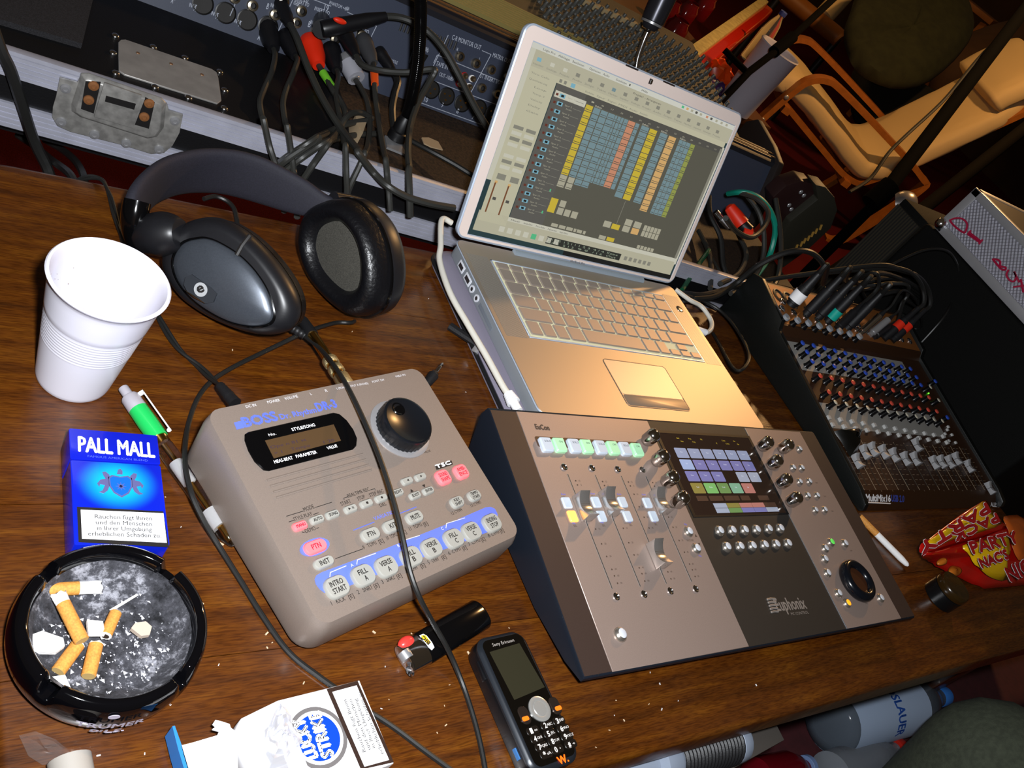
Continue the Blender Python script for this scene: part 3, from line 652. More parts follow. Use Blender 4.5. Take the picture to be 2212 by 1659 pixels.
for h, ks in rowsk:
    x = -KX; tot = sum(ks)
    for i, k in enumerate(ks):
        w = k * 2 * KX / tot
        if h == .0210 and i >= 7:      # half-height arrow keys
            if i == 8: part('key', keycap(w - .0026, h / 2 - .0014), lap, T(x + w / 2, y - h * .25, 0))
            part('key', keycap(w - .0026, h / 2 - .0014), lap, T(x + w / 2, y - h * .75, 0))
        else: part('key', keycap(w - .0026, h - .0018), lap, T(x + w / 2, y - h / 2, 0))
        x += w
    y -= h
# speaker grilles
def grille_mat():
    m = mat('speaker_mesh', 'b3aca4', .45, .6); nt = m.node_tree; b = nt.nodes['Principled BSDF']
    tc = nt.nodes.new('ShaderNodeTexCoord'); sp = nt.nodes.new('ShaderNodeSeparateXYZ'); nt.links.new(tc.outputs['Object'], sp.inputs[0])
    outs = []
    for ax in (0, 1):
        mu = nt.nodes.new('ShaderNodeMath'); mu.operation = 'MULTIPLY'; mu.inputs[1].default_value = 2 * math.pi / .0016; nt.links.new(sp.outputs[ax], mu.inputs[0])
        s = nt.nodes.new('ShaderNodeMath'); s.operation = 'SINE'; nt.links.new(mu.outputs[0], s.inputs[0]); outs.append(s)
    pr_ = nt.nodes.new('ShaderNodeMath'); pr_.operation = 'MULTIPLY'; nt.links.new(outs[0].outputs[0], pr_.inputs[0]); nt.links.new(outs[1].outputs[0], pr_.inputs[1])
    r = nt.nodes.new('ShaderNodeValToRGB'); r.color_ramp.elements[0].position = .25; r.color_ramp.elements[0].color = lin('b3aca4'); r.color_ramp.elements[1].position = .5; r.color_ramp.elements[1].color = lin('6a625c')
    nt.links.new(pr_.outputs[0], r.inputs[0]); nt.links.new(r.outputs[0], b.inputs['Base Color']); return m
M_GR = grille_mat()
for s in (-1, 1):
    x0, x1 = sorted((s * (KX + .0055), s * (LW / 2 - .006)))
    mb = MB(); mb.box(x0, x1, KY0 - .004, KY1 + .006, -.0003, .00015); part('speaker_grille', mb.mesh('speaker_grille', M_GR), lap)
# trackpad
l = LF.px
tx0, tx1, ty1 = l((1302, 776)).x, l((1434, 793)).x, (l((1302, 776)).y + l((1434, 793)).y) / 2; ty0 = l((1472, 863)).y
M_PAD = mat('trackpad', 'c2b6a6', .42, .5)
mb = MB(); mb.prism(rrect(tx0, tx1, ty0, ty1, .004, 4), -.0004, .0002); part('trackpad', mb.mesh('trackpad', M_PAD), lap)
mb = MB(); mb.prism(rrect(tx0, tx1, ty0 - .016, ty0 - .0006, .004, 4), -.0004, .00035, inset=.0003, ch=.0002); part('trackpad_button', mb.mesh('trackpad_button', M_LAP), lap)
mb = MB()
for o, r, zz in ((.0006, .0046, .0001),):
    pass
loft(mb, [[(x, y, z) for x, y in rrect(tx0 - o, tx1 + o, ty0 - .016 - o, ty1 + o, .004 + o, 4)] for o, z in ((.0002, .0001), (.0002, .0005), (.0010, .0005), (.0010, .0001))], cap0=False, cap1=False); part('trackpad_rim', mb.mesh('trackpad_rim', mat('pad_rim', '7c7068', .4, .6)), lap)
c = l((1468, 668)); mb = MB(); mb.lathe([(.0055, -.0002), (.0055, .0006), (.0045, .0010), (.0005, .0007)], 24); part('power_button', mb.mesh('power_button', M_CHROME), lap, T(c.x, c.y, 0))
# ports on the left side
SF = Fr(LH + V((-LW / 2 + .0008, 0, 0)), (0, -1, 0), Z=(-1, 0, 0))
SM = LF.I @ SF.M
M_PORT = mat('port_white', 'd4d6dc', .35); M_PORTD = mat('port_dark', '2a2422', .4)
for px, w, h in (((999, 573), .014, .0085), ((1012, 601), .015, .0085)):
    c = SF.px(px); mb = MB(); mb.box(-w / 2, w / 2, -h / 2, h / 2, -.001, .0006); q = part('port', mb.mesh('port', M_PORT, bev=.0006), lap, SM @ T(c.x, -.0102, 0))
    mb = MB(); mb.box(-w * .33, w * .33, -h * .28, h * .28, 0, .0008); part('port_hole', mb.mesh('port_hole', M_PORTD), q)
for px in ((1021, 623), (1030, 644)):
    c = SF.px(px); mb = MB(); mb.lathe([(.0042, -.001), (.0042, .0007), (.0022, .0007), (.0020, .0001), (.0002, .0001)], 18, mis=[0, 0, 1, 1]); part('audio_socket', mb.mesh('audio_socket', [M_PORT, M_PORTD]), lap, SM @ T(c.x, -.0102, 0))
a, b = SF.px((1036, 657)).x, SF.px((1062, 712)).x; mb = MB(); mb.box(a, b, -.0128, -.0078, -.001, .0005); part('card_slot', mb.mesh('card_slot', mat('slot_cover', '8c949c', .4, .5), bev=.0006), lap, SM)
# lid
LY = V((0, math.sin(LT), math.cos(LT)))
LL = Fr(LH + V((0, .003, 0)), (1, 0, 0), LY)           # lid plane: x right, y up the lid, z towards the viewer
LM = LF.I @ LL.M
S4 = [LL.px(p) for p in ((1155, 92), (1592, 273.7), (1444, 603.7), (1008.5, 504))]
ux0, ux1 = (S4[0].x + S4[3].x) / 2, (S4[1].x + S4[2].x) / 2; uy1, uy0 = (S4[0].y + S4[1].y) / 2, (S4[2].y + S4[3].y) / 2
mb = MB(); mb.prism(rrect(-LW / 2, LW / 2, .002, LD, .011, 8), -.0062, -.0012); lid = part('lid', mb.mesh('lid', M_LAPE, bev=.001), lap, LM)
out = rrect(-LW / 2 + .0012, LW / 2 - .0012, .003, LD - .0012, .0100, 8); inn = rrect(ux0 - .001, ux1 + .001, uy0 - .001, uy1 + .001, .0004, 8)
mb = MB(); loft(mb, [[(x, y, -.0015) for x, y in out], [(x, y, 0) for x, y in out], [(x, y, 0) for x, y in inn], [(x, y, -.0012) for x, y in inn]], cap0=False, cap1=False); part('bezel', mb.mesh('bezel', M_BEZ, smooth=20), lap, LM)
mb = MB(); loft(mb, [[(x, y, z) for x, y in rrect(-LW / 2 - o, LW / 2 + o, .002 - o, LD + o, .011 + o, 8)] for o, z in ((0, -.0016), (.0004, -.0012), (.0004, -.0006), (-.0012, .0002), (-.0016, .0))], cap0=False, cap1=False); part('lid_rim', mb.mesh('lid_rim', M_LAPE), lap, LM)
mb = MB()
rg = []
for k in range(9):
    a_ = math.pi * k / 8; rg.append((-.0040 * math.cos(a_), .0042 * math.sin(a_)))
loft(mb, [[(x, y - .001, z) for y, z in rg] for x in (-.098, .118)]); part('hinge_bar', mb.mesh('hinge_bar', mat('hinge_bluegrey', 'a8b6c2', .4, .4)), lap)
for px in ((1365, 146), (1442, 188)):
    c = LL.px(px); mb = MB(); mb.box(c.x - .010, c.x + .010, LD - .0022, LD - .0004, -.0004, .0006); part('latch_slot', mb.mesh('latch_slot', M_PORTD), lap, LM)
c = LL.px((1405, 176)); mb = MB(); mb.box(c.x - .0022, c.x + .0022, c.y - .003, c.y + .003, -.0004, .0008, 0); mb.box(c.x - .0004, c.x + .0026, c.y - .0022, c.y + .0022, 0, .0012, 1); part('latch_hook', mb.mesh('latch_hook', [M_PORTD, M_CHROME]), lap, LM)
mb = MB(); put_text(mb, 'MacBook Pro', LL.px((1231, 567)), LL.px((1262, 573)), .0034, .0002, 0, None, .0001); part('maker_lettering', mb.mesh('maker_lettering', mat('ink_grey', '6e6864', .5), smooth=0), lap, LM)
# --- the picture on the screen, u to the right and v down
def sm_(n, c, e=.80): return mat('screen_' + n, c, .3, emit=e, glass=True)
SC = {k: sm_(k, c) for k, c in dict(bg='5c5a4e', pane='bdb9a0', pane2='c6c2a6', menu='d8d8cc', dark='54524c', track='5e5c56', yellow='d2b93a', blue='7a949a', salmon='d09070', orange='dcb070', grey='b2ae98', green='58c088', lime='98a050', desk='203a3e', black='101210', lcd='2c2e28', lcdtx='9aa890', red='6a3020', brn='7a4a28', pale='d0cebc', line='3a3a34', cyan='7fb6c8', hint='8c8a7c').items()}
SN = list(SC); sq = MB()
def R_(u0, u1, v0, v1, c, lay=1):
    x0, x1 = ux0 + (ux1 - ux0) * u0, ux0 + (ux1 - ux0) * u1; y1, y0 = uy1 - (uy1 - uy0) * v0, uy1 - (uy1 - uy0) * v1; z = -.0010 + lay * .00006
    sq.add([(x0, y0, z), (x1, y0, z), (x1, y1, z), (x0, y1, z)], [(0, 1, 2, 3)], SN.index(c))
def TXT(s, u, v, h, c, w=None, lay=5):
    x = ux0 + (ux1 - ux0) * u; y_ = uy1 - (uy1 - uy0) * v; global CAPH
    g = glyphs(s); L = (ux1 - ux0) * w if w else (g[3] - g[2]) * h / CAPH
    put_text(sq, s, (x, y_), (x + L, y_), h, -.0010 + lay * .00006, SN.index(c))
R_(0, 1, 0, 1, 'desk', 0); R_(.42, 1, .972, 1, 'black', 1); R_(0, 1, 0, .026, 'menu'); R_(0, 1, .026, .108, 'pane'); R_(.02, .137, .108, .915, 'pane2'); R_(.137, .99, .108, .139, 'pane2'); R_(.140, .985, .139, .862, 'bg')
R_(.0, .02, .026, .70, 'pale', 2); R_(.140, .285, .139, .862, 'track', 2); R_(.27, .985, .139, .178, 'dark', 2); R_(.145, .28, .172, .205, 'pale', 3); R_(.014, .99, .862, .972, 'pane'); R_(.137, .99, .862, .885, 'pale', 2); R_(.985, .996, .139, .9, 'pale', 2); R_(.0, .012, .03, .98, 'desk', 3) if False else None
R_(.975, .988, .15, .86, 'hint', 3)
for i, s in enumerate(('Logic Pro', 'Ablage', 'Bearbeiten', 'Optionen', 'Audio', 'Einstellungen', '1', 'Hilfe')): TXT(s, .045 + .062 * i + (.012 if i > 2 else 0), .019, .0022, 'dark', .05 if len(s) > 5 else .03 if len(s) > 2 else .006)
for i, (u, c) in enumerate(((.70, 'green'), (.725, 'orange'), (.75, 'grey'), (.775, 'dark'), (.80, 'grey'), (.835, 'salmon'), (.86, 'dark'), (.89, 'grey'), (.92, 'grey'), (.95, 'grey'))): R_(u, u + .012, .006, .019, c, 3)
TXT('Projekt1 - Arrangieren', .46, .05, .0022, 'dark', .14)
for i in range(17): R_(.035 + .055 * i, .052 + .055 * i, .058, .076, ('cyan', 'pale', 'pale', 'hint', 'hint', 'hint', 'blue')[min(i, 6)] if i < 7 else 'hint', 3); TXT(('Inspektor', 'Einstellungen', 'Projekt', 'Audio', 'Zerlegen', 'Takte', 'Marker')[i % 7], .026 + .055 * i, .096, .0018, 'hint', .042)
for i, s in enumerate(('Bearbeiten', 'Spur', 'Region', 'MIDI', 'Audio', 'Ansicht')): TXT(s, .26 + .052 * i, .131, .0020, 'hint', .04)
R_(.195, .213, .113, .134, 'cyan', 3); R_(.165, .176, .115, .132, 'hint', 3); R_(.145, .156, .115, .132, 'hint', 3)
for i in range(15): TXT(str(1 + 8 * i), .30 + .046 * i, .168, .0016, 'grey', .012)
for i, s in enumerate(('Thru: Cello', 'Quantisierung', 'Loop', 'Transp. 0', 'Velocity', 'Delay', 'Gate')): TXT(s, .03 + (.03 if i > 1 else 0), .14 + .03 * i, .0018, 'hint', .075 if i < 2 else .05)
RH = (.862 - .205) / 16.2; v0 = .172
for j in range(16):
    v = v0 + RH * j
    R_(.150, .160, v + .012, v + .024, 'red', 4); R_(.166, .190, v + .008, v + .027, 'cyan', 4); R_(.172, .184, v + .012, v + .023, 'black', 5); TXT('Spur %d' % (j + 1), .20, v + .018, .0016, 'grey', .03); TXT('Audio', .208, v + .033, .0014, 'grey', .026)
    R_(.235, .272, v + .016, v + .018, 'hint', 4)
RB = (.568 - .183) / 11.
def colm(u0, u1, n, c, v=.183, rh=None):
    for j in range(n):
        a = v + (rh or RB) * j; R_(u0, u1, a + .0015, a + (rh or RB) - .002, c, 3); R_(u0 + .002, u1 - .002, a + .0015 + RB * .62, a + .0015 + RB * .70, 'line' if (j * 7 + int(u0 * 100)) % 3 == 0 else 'dark', 4) if (j * 5 + int(u0 * 90)) % 4 else None
colm(.284, .315, 11, 'yellow'); colm(.284, .315, 2, 'grey', .183 + RB * 11); colm(.320, .350, 11, 'blue'); colm(.322, .350, 2, 'grey', .183 + RB * 11)
for u in (.354, .388): colm(u, u + .031, 12, 'blue')
for u, w in ((.421, .010), (.434, .014), (.450, .012), (.465, .019)): colm(u, u + w, 11, 'blue')
colm(.486, .519, 11, 'salmon'); colm(.522, .540, 11, 'blue'); colm(.552, .590, 12, 'blue'); colm(.595, .632, 12, 'yellow'); colm(.650, .688, 12, 'blue'); colm(.696, .734, 13, 'orange')
for u, w in ((.753, .018), (.773, .018), (.793, .022)): colm(u, u + w, 13, 'blue')
colm(.817, .840, 13, 'lime')
for u in (.322, .552, .650, .753): TXT('Refrain', u, .181, .0019, 'pale', .03)
for u0, u1, va, vb, c in ((.282, .314, .702, .738, 'yellow'), (.282, .314, .744, .782, 'yellow'), (.325, .352, .702, .738, 'grey'), (.325, .352, .744, .782, 'grey'), (.358, .385, .744, .782, 'grey'), (.392, .420, .744, .782, 'grey'), (.552, .588, .747, .783, 'grey'), (.594, .634, .752, .783, 'yellow'), (.554, .588, .835, .858, 'grey'), (.594, .632, .835, .858, 'yellow'), (.650, .686, .705, .742, 'grey'), (.650, .686, .746, .782, 'grey'), (.697, .735, .705, .742, 'grey'), (.697, .735, .746, .782, 'orange')): R_(u0, u1, va, vb, c, 3)
for i in range(5):
    for a in (.712, .748): R_(.752 + .019 * i, .768 + .019 * i, a, a + .033, 'grey', 3)
for i in range(5): R_(.757 + .019 * i, .772 + .019 * i, .837, .859, 'grey', 3)
for u, w in ((.322, .03), (.358, .03), (.393, .03), (.428, .012), (.444, .024), (.474, .012)): R_(u, u + w, .836, .855, 'grey', 3)
R_(.612, .614, .61, .75, 'hint', 4); R_(.284, .314, .738, .744, 'yellow', 3)
for u in (.036, .091): R_(u, u + .006, .705, .866, 'brn', 4); R_(u - .001, u + .010, .695, .708, 'orange', 4); R_(u + .012, u + .026, .78, .795, 'dark', 4); R_(u + .0, u + .035, .655, .685, 'hint', 4)
for i in range(8):
    for u in (.034, .086): R_(u, u + .04, .40 + .03 * i, .418 + .03 * i, 'pale' if i % 2 else 'hint', 4) if i != 4 else None
R_(.262, .268, .66, .675, 'green', 5); R_(.262, .268, .785, .80, 'green', 5)
for i in range(8):
    u = .115 + .035 * i; R_(u, u + .022, .92, .95, 'green' if i == 4 else 'pale', 4)
R_(.325, .695, .915, .956, 'lcd', 4)
for i in range(5):
    TXT(('0 1 : 0 5', '1 2 1 1', '1 2 3', '4 / 4', 'Keine')[i], .335 + .072 * i, .933, .0024, 'lcdtx', .055); TXT(('8 3 1 1', '5 1 3', '9 9', '/ 1 6', 'Out')[i], .335 + .072 * i, .951, .0024, 'lcdtx', .05)
for i in range(6): R_(.715 + .026 * i, .731 + .026 * i, .922, .946, 'hint', 4)
for i, s in enumerate(('Mixer', 'Sample-Editor', 'Piano-Rolle', 'Noten', 'Hyper-Editor')): TXT(s, .15 + .055 * i, .879, .0018, 'dark', .04)
disp_ = part('display', sq.mesh('display', [SC[k] for k in SN], smooth=0), lap, LM)
# ================================================================ neoprene sleeve under the laptop
SLM = T(.728, .548, 0)
sl_ = thing('laptop_sleeve', 'grey neoprene sleeve with black zip lying flat under the laptop', 'laptop sleeve', SLM)
M_NEO = mat('neoprene_grey', '7a7584', .8, bump=.2, bscale=1500)
def slp(o, z): return [(x, y, z) for x, y in rrect(-.193 - o, .190 + o, -.128 - o, .118 + o, .02, 6)]
mb = MB(); loft(mb, [slp(-.006, .0), slp(-.001, .003), slp(0, .007)]); part('lower_panel', mb.mesh('lower_panel', M_NEO), sl_)
mb = MB(); loft(mb, [slp(-.002, .009), slp(.0, .012), slp(-.003, .0165), slp(-.012, .0190)]); part('upper_panel', mb.mesh('upper_panel', M_NEO), sl_)
mb = MB(); loft(mb, [slp(.0005, .0068), slp(.0018, .0075), slp(.0018, .0088), slp(.0005, .0094)]); part('zip', mb.mesh('zip', M_RUBBER), sl_)
zt = on_z((1040, 752), .012); mb = MB(); mb.box(-.006, .006, -.004, .004, -.003, .004); q = part('zip_slider', mb.mesh('zip_slider', M_STEEL, bev=.001), sl_, SLM.inverted() @ T(zt.x - .004, zt.y, .011) @ RZ(.7))
mb = MB(); a, b = on_z((1028, 742), .010), on_z((972, 705), .004)
mb.tube([SLM.inverted() @ V(a), SLM.inverted() @ V(b)], [.004, .0045], 8); o_ = part('zip_pull', mb.mesh('zip_pull', M_RUBBER), sl_)
# ================================================================ white cables at the laptop
M_WCAB = mat('cable_white', 'd6d2c6', .4)
wc = thing('network_cable', 'off-white cable running along the laptop\'s port side to the control surface', 'cable', T(*on_z((1000, 700), 0)))
pts = [V((.560, .690, .035)), V((.546, .690, .036)), on_z((952, 530), .030), on_z((950, 565), .026), on_z((972, 632), .026), on_z((1010, 700), .026), on_z((1050, 768), .026), on_z((1085, 832), .026), on_z((1102, 858), .026)]
IW_ = T(*on_z((1000, 700), 0)).inverted()
mb = MB(); mb.tube([IW_ @ p for p in spline(pts, 8)], .0033, 10); part('cord', mb.mesh('cord', M_WCAB), wc)
d0, d1_ = on_z((1098, 850), .026), on_z((1120, 888), .026); mb = MB()
for k in range(5):
    p0 = d0.lerp(d1_, k / 9); p1 = d0.lerp(d1_, (k + .7) / 9); mb.cyl(IW_ @ p0, IW_ @ p1, .0052 + .0004 * k, seg=12)
mb.cyl(IW_ @ d0, IW_ @ d1_, .0045, seg=12); part('boot', mb.mesh('boot', M_WHITE), wc)
wc2 = thing('power_cable', 'short white cable curling into the laptop\'s far side beside the mixer', 'cable', T(.95, .6, 0)); J = T(.95, .6, 0).inverted()
pts = [V((.925, .664, .030)), on_z((1490, 648), .030), on_z((1515, 662), .028), on_z((1535, 690), .026), on_z((1537, 708), .026), on_z((1528, 718), .026), on_z((1518, 717), .026)]
mb = MB(); mb.tube([J @ p for p in spline(pts, 8)], .0032, 10); part('cord', mb.mesh('cord', M_WCAB), wc2)
e0 = on_z((1524, 718), .026); e1 = V((LH.x + LW / 2 + .0005, e0.y + .004, .026)); mb = MB(); mb.cyl(J @ e0, J @ e1, .0045, .005, 12); part('plug', mb.mesh('plug', M_WHITE), wc2)
# ================================================================ plastic cup
cup = thing('plastic_cup', 'ribbed white plastic drinking cup standing beside the headphones', 'cup', T(.1578, .4521, 0))
rt, rb_, hh = .0380, .0244, .0981
def cr_(z): return rb_ + (rt - .0018 - rb_) * z / hh
po = [(.001, .0012), (rb_ - .0022, .0012), (rb_ - .0008, 0), (rb_, .0012)]
z = .004
while z < hh - .004:
    po.append((cr_(z) + (.00018 * math.sin((z - .042) * 2 * math.pi / .0026) if .042 < z < .064 else 0) + (.0003 if z > .066 else 0), z)); z += .00065 if .040 < z < .066 else .004
po += [(rt - .0014, hh - .0035), (rt, hh - .0024), (rt + .0003, hh - .001), (rt - .0006, hh), (rt - .0022, hh - .0004), (rt - .0030, hh - .003)]
z = hh - .006
while z > .004: po.append((cr_(z) - .0009, z)); z -= .004
po.append((.001, .0024))
mb = MB(); mb.lathe(po, 64); part('shell', mb.mesh('shell', mat('cup_white', 'd6d4de', .35), smooth=50), cup)
random.seed(4); mb = MB()
for k in range(26):
    a = random.uniform(1.9, 4.6); z = random.uniform(.055, .088); r = cr_(z) - .0011; mb.ball((r * math.cos(a), r * math.sin(a), z), random.uniform(.0002, .0005), 6, 4)
prt('drink_specks', mb.mesh('drink_specks', mat('speck_brown', '8a7a70', .6)), cup)

# ================================================================ ball pen
PA = V(on_z((266, 838), .007)); PB = V(on_z((504, 1180), .006)); ax = (PB - PA).normalized(); PL = (PB - PA).length
pf = Fr(PA, ax, Z=(0, 0, 1)); pen = thing('ball_pen', 'green and silver push-button pen with clear front barrel', 'pen', pf.M)
RX = Matrix.Rotation(math.pi / 2, 4, 'Y')
def seg_(prof, m, name, parent=pen, n=24): mb = MB(); mb.lathe(prof, n, RX); return part(name, mb.mesh(name, m), parent)
M_SIL = mat('pen_silver', 'b2aeb6', .4, .2); M_GRN = mat('pen_green', '1fb455', .25); M_CLEAR = mat('clear_plastic', 'ffffff', .06, trans=1., ior=1.42)
seg_([(.0034, 0), (.0036, .001), (.0036, .012)], M_SIL, 'push_button'); seg_([(.0056, .0085), (.0064, .0100), (.0066, .0195), (.0066, .0205)], M_SIL, 'collar')
seg_([(.0066, .0205), (.0069, .034), (.0067, .048)], M_GRN, 'grip_barrel'); seg_([(.0060, .048), (.0060, .0535)], M_GOLD, 'brass_ring')
cb_ = seg_([(.0052, .0535), (.0062, .056), (.0066, .075), (.0060, PL * .77), (.0056, PL * .78), (.0053, PL * .93), (.0030, PL * .985), (.0016, PL)], M_CLEAR, 'clear_barrel')
seg_([(.0016, .055), (.0016, PL - .004)], M_GOLD, 'refill'); seg_([(.0030, .070), (.0033, .072), (.0033, .089), (.0026, .090)], M_WHITE, 'white_sleeve'); seg_([(.0044, PL * .785), (.0044, PL * .885)], M_WHITE, 'white_tag')
mb = MB(); mb.box(.010, .048, -.0014, .0014, .0092, .0102); mb.box(.010, .0125, -.0014, .0014, .005, .0102); mb.ball((.047, 0, .0088), .0016); part('clip', mb.mesh('clip', M_WHITE, bev=.0003), pen, Matrix.Rotation(-.9, 4, 'X'))

# ================================================================ blue cigarette box
E1 = crop(100, 820, 4.148); PKF = frz(.1692, .3433, 0, -.0572); PKT = Fr(PKF.o + V((0, 0, .022)), PKF.X, PKF.Y)
pk = thing('cigarette_box', 'closed blue cigarette box leaning its end under the black ashtray rim', 'cigarette box', PKF.M)
pk['label'] = 'closed bright blue cigarette box with white name lettering, beside the ashtray'
def glow_mat():
    m = mat('pack_blue', '1030d0', .25, coat=.3); nt = m.node_tree; b = nt.nodes['Principled BSDF']
    tc = nt.nodes.new('ShaderNodeTexCoord'); mp = nt.nodes.new('ShaderNodeMapping'); mp.inputs['Location'].default_value = (0, -.10, 0); mp.inputs['Scale'].default_value = (38, 44, 0)
    g = nt.nodes.new('ShaderNodeTexGradient'); g.gradient_type = 'SPHERICAL'; r = nt.nodes.new('ShaderNodeValToRGB')
    r.color_ramp.elements[0].color = lin('0a20b8'); r.color_ramp.elements[1].color = lin('10b4f0'); r.color_ramp.elements[1].position = .75; r.color_ramp.interpolation = 'EASE'
    nt.links.new(tc.outputs['Object'], mp.inputs[0]); nt.links.new(mp.outputs[0], g.inputs[0]); nt.links.new(g.outputs['Fac'], r.inputs[0]); nt.links.new(r.outputs[0], b.inputs['Base Color']); return m
M_PB = glow_mat(); M_PBD = mat('pack_blue_dark', '0c1cb0', .25, coat=.3)
sy = PKT.px(E1(200, 715)).y
mb = MB(); mb.prism(rrect(-.0275, .0275, -.0435, sy - .0003, .0012, 2), .0003, .022); part('box', mb.mesh('box', M_PB, bev=.0006), pk)
mb = MB(); mb.prism(rrect(-.0276, .0276, sy + .0003, .0435, .0012, 2), .0002, .0222); part('flip_lid', mb.mesh('flip_lid', M_PBD, bev=.0006), pk)
PT = PKF.I @ PKT.M
def e1(x, y, z=.0003): return PKT.px(E1(x, y), z)
mb = MB(); put_text(mb, 'PALL MALL', e1(290, 642), e1(972, 698), .0118, .0004, 0, None, .0004); prt('name_lettering', mb.mesh('name_lettering', M_INKW, smooth=0), pk, PT)
mb = MB(); put_text(mb, 'FAMOUS AMERICAN BLEND', e1(370, 695), e1(910, 735), .0016, .0004); prt('small_lettering', mb.mesh('small_lettering', mat('ink_paleblue', '4a60c8', .5), smooth=0), pk, PT)
# crest: shield between two rearing beasts, a crest above
cx = e1(668, 945); mb = MB()
mb.prism([(cx.x + x, cx.y + y) for x, y in ((-.0072, .0058), (-.0050, .0076), (0, .0066), (.0050, .0076), (.0072, .0058), (.0070, -.001), (.0045, -.0062), (0, -.0094), (-.0045, -.0062), (-.0070, -.001))], 0, .0002)
part('crest_shield', mb.mesh('crest_shield', mat('crest_line', '7a7ab4', .35, .5), smooth=0), pk, PT)
mb = MB(); mb.prism([(cx.x + x * .86, cx.y + y * .86) for x, y in ((-.0072, .0058), (-.0050, .0076), (0, .0066), (.0050, .0076), (.0072, .0058), (.0070, -.001), (.0045, -.0062), (0, -.0094), (-.0045, -.0062), (-.0070, -.001))], .0001, .0003)
part('crest_field', mb.mesh('crest_field', mat('crest_blue', '1560e0', .3), smooth=0), pk, PT)
mb = MB()
for s in (-1, 1):
    q = [(.0062, .0075), (.0085, .0100), (.0105, .0095), (.0100, .0070), (.0088, .0045), (.0120, .0035), (.0140, .0005), (.0128, -.0020), (.0122, .0002), (.0095, -.0005), (.0110, -.0045), (.0132, -.0060), (.0105, -.0068), (.0080, -.0045), (.0068, -.001), (.0070, .0040)]
    mb.prism([(cx.x + x * s, cx.y + y) for x, y in q], 0, .0002)
mb.prism([(cx.x + x, cx.y + y) for x, y in ((-.0018, .0085), (-.0010, .0120), (.0006, .0130), (.0018, .0112), (.0016, .0085))], 0, .0002)
for k in range(8):
    a = k * math.pi / 4; mb.prism([(cx.x + .0034 * math.cos(a), cx.y - .001 + .0034 * math.sin(a)), (cx.x + .0006 * math.cos(a + 1.2), cx.y - .001 + .0006 * math.sin(a + 1.2)), (cx.x + .0006 * math.cos(a - 1.2), cx.y - .001 + .0006 * math.sin(a - 1.2))], .0003, .0004)
prt('crest_supporters', mb.mesh('crest_supporters', MATS['crest_line'], smooth=0), pk, PT)
mb = MB(); mb.prism([e1(275, 1138), e1(1048, 1180), e1(1100, 1500), e1(290, 1455)], 0, .0002); wl = part('warning_frame', mb.mesh('warning_frame', M_INKB, smooth=0), pk, PT)
mb = MB(); mb.prism([e1(308, 1165), e1(1050, 1197), e1(1080, 1462), e1(320, 1425)], .0001, .0003); part('warning_label', mb.mesh('warning_label', M_INKW, smooth=0), wl)
mb = MB()
for s, a, b in (('Rauchen fügt Ihnen', (435, 1243), (948, 1262)), ('und den Menschen', (445, 1296), (948, 1312)), ('in Ihrer Umgebung', (455, 1348), (946, 1362)), ('erheblichen Schaden zu.', (375, 1398), (1030, 1416))): put_text(mb, s, e1(*a), e1(*b), .0030, .0004)
prt('warning_text', mb.mesh('warning_text', M_INKB, smooth=0), wl)

# ================================================================ ashtray
G1 = crop(0, 1120, 3.078); AC = V((.1535, .2445, 0)); AH = .034
ash = thing('ashtray', 'round black glass ashtray full of grey ash and stubs', 'ashtray', T(*AC))
angs = []
for p in ((285, 300), (1130, 330), (1250, 1060), (290, 1150)):
    w = on_z(G1(*p), AH) - AC; angs.append(math.atan2(w.y, w.x))
def notch(a):
    d = min(abs((a - b + math.pi) % (2 * math.pi) - math.pi) for b in angs); return max(0., 1 - max(0., d - .06) / .05) if d < .11 else 0.
prof = [(.002, .0006), (.040, .0006), (.0440, .0), (.0485, .005), (.0518, .013), (.0525, .020), (.0515, .028), (.0500, .0325), (.0480, AH), (.0455, AH), (.0440, .0325), (.0425, .024), (.0405, .015), (.036, .0105), (.002, .0095)]
def ap(i, j):
    k = int(round(i * (len(prof) - 1))); r, z = prof[k]; a = 2 * math.pi * j; n = notch(a)
    if z > .022: z = z - n * (z - .022)
    return (r * math.cos(a), r * math.sin(a), z)
mb = MB(); mb.grid(ap, len(prof), 180, False, True); part('bowl', mb.mesh('bowl', mat('black_glass', '050507', .06, coat=.5), smooth=55), ash)
def ash_mat():
    m = mat('ash', '55555a', .95); nt = m.node_tree; b = nt.nodes['Principled BSDF']; tc = nt.nodes.new('ShaderNodeTexCoord')
    n = nt.nodes.new('ShaderNodeTexNoise'); n.inputs['Scale'].default_value = 160; n.inputs['Detail'].default_value = 8; n.inputs['Roughness'].default_value = .75; nt.links.new(tc.outputs['Object'], n.inputs[0])
    n2 = nt.nodes.new('ShaderNodeTexNoise'); n2.inputs['Scale'].default_value = 45; nt.links.new(tc.outputs['Object'], n2.inputs[0])
    ad = nt.nodes.new('ShaderNodeMath'); ad.operation = 'MULTIPLY_ADD'; ad.inputs[1].default_value = .6; nt.links.new(n2.outputs['Fac'], ad.inputs[0]); nt.links.new(n.outputs['Fac'], ad.inputs[2])
    r = nt.nodes.new('ShaderNodeValToRGB'); e = r.color_ramp.elements; e[0].position = .62; e[0].color = lin('101014'); e[1].position = 1.0; e[1].color = lin('a0a0a8'); q = e.new(.86); q.color = lin('44444a')
    nt.links.new(ad.outputs[0], r.inputs[0]); nt.links.new(r.outputs[0], b.inputs['Base Color'])
    bp = nt.nodes.new('ShaderNodeBump'); bp.inputs['Strength'].default_value = .8; bp.inputs['Distance'].default_value = .002; nt.links.new(n.outputs['Fac'], bp.inputs['Height']); nt.links.new(bp.outputs[0], b.inputs['Normal']); return m
from mathutils import noise as mnoise
M_ASH = ash_mat()
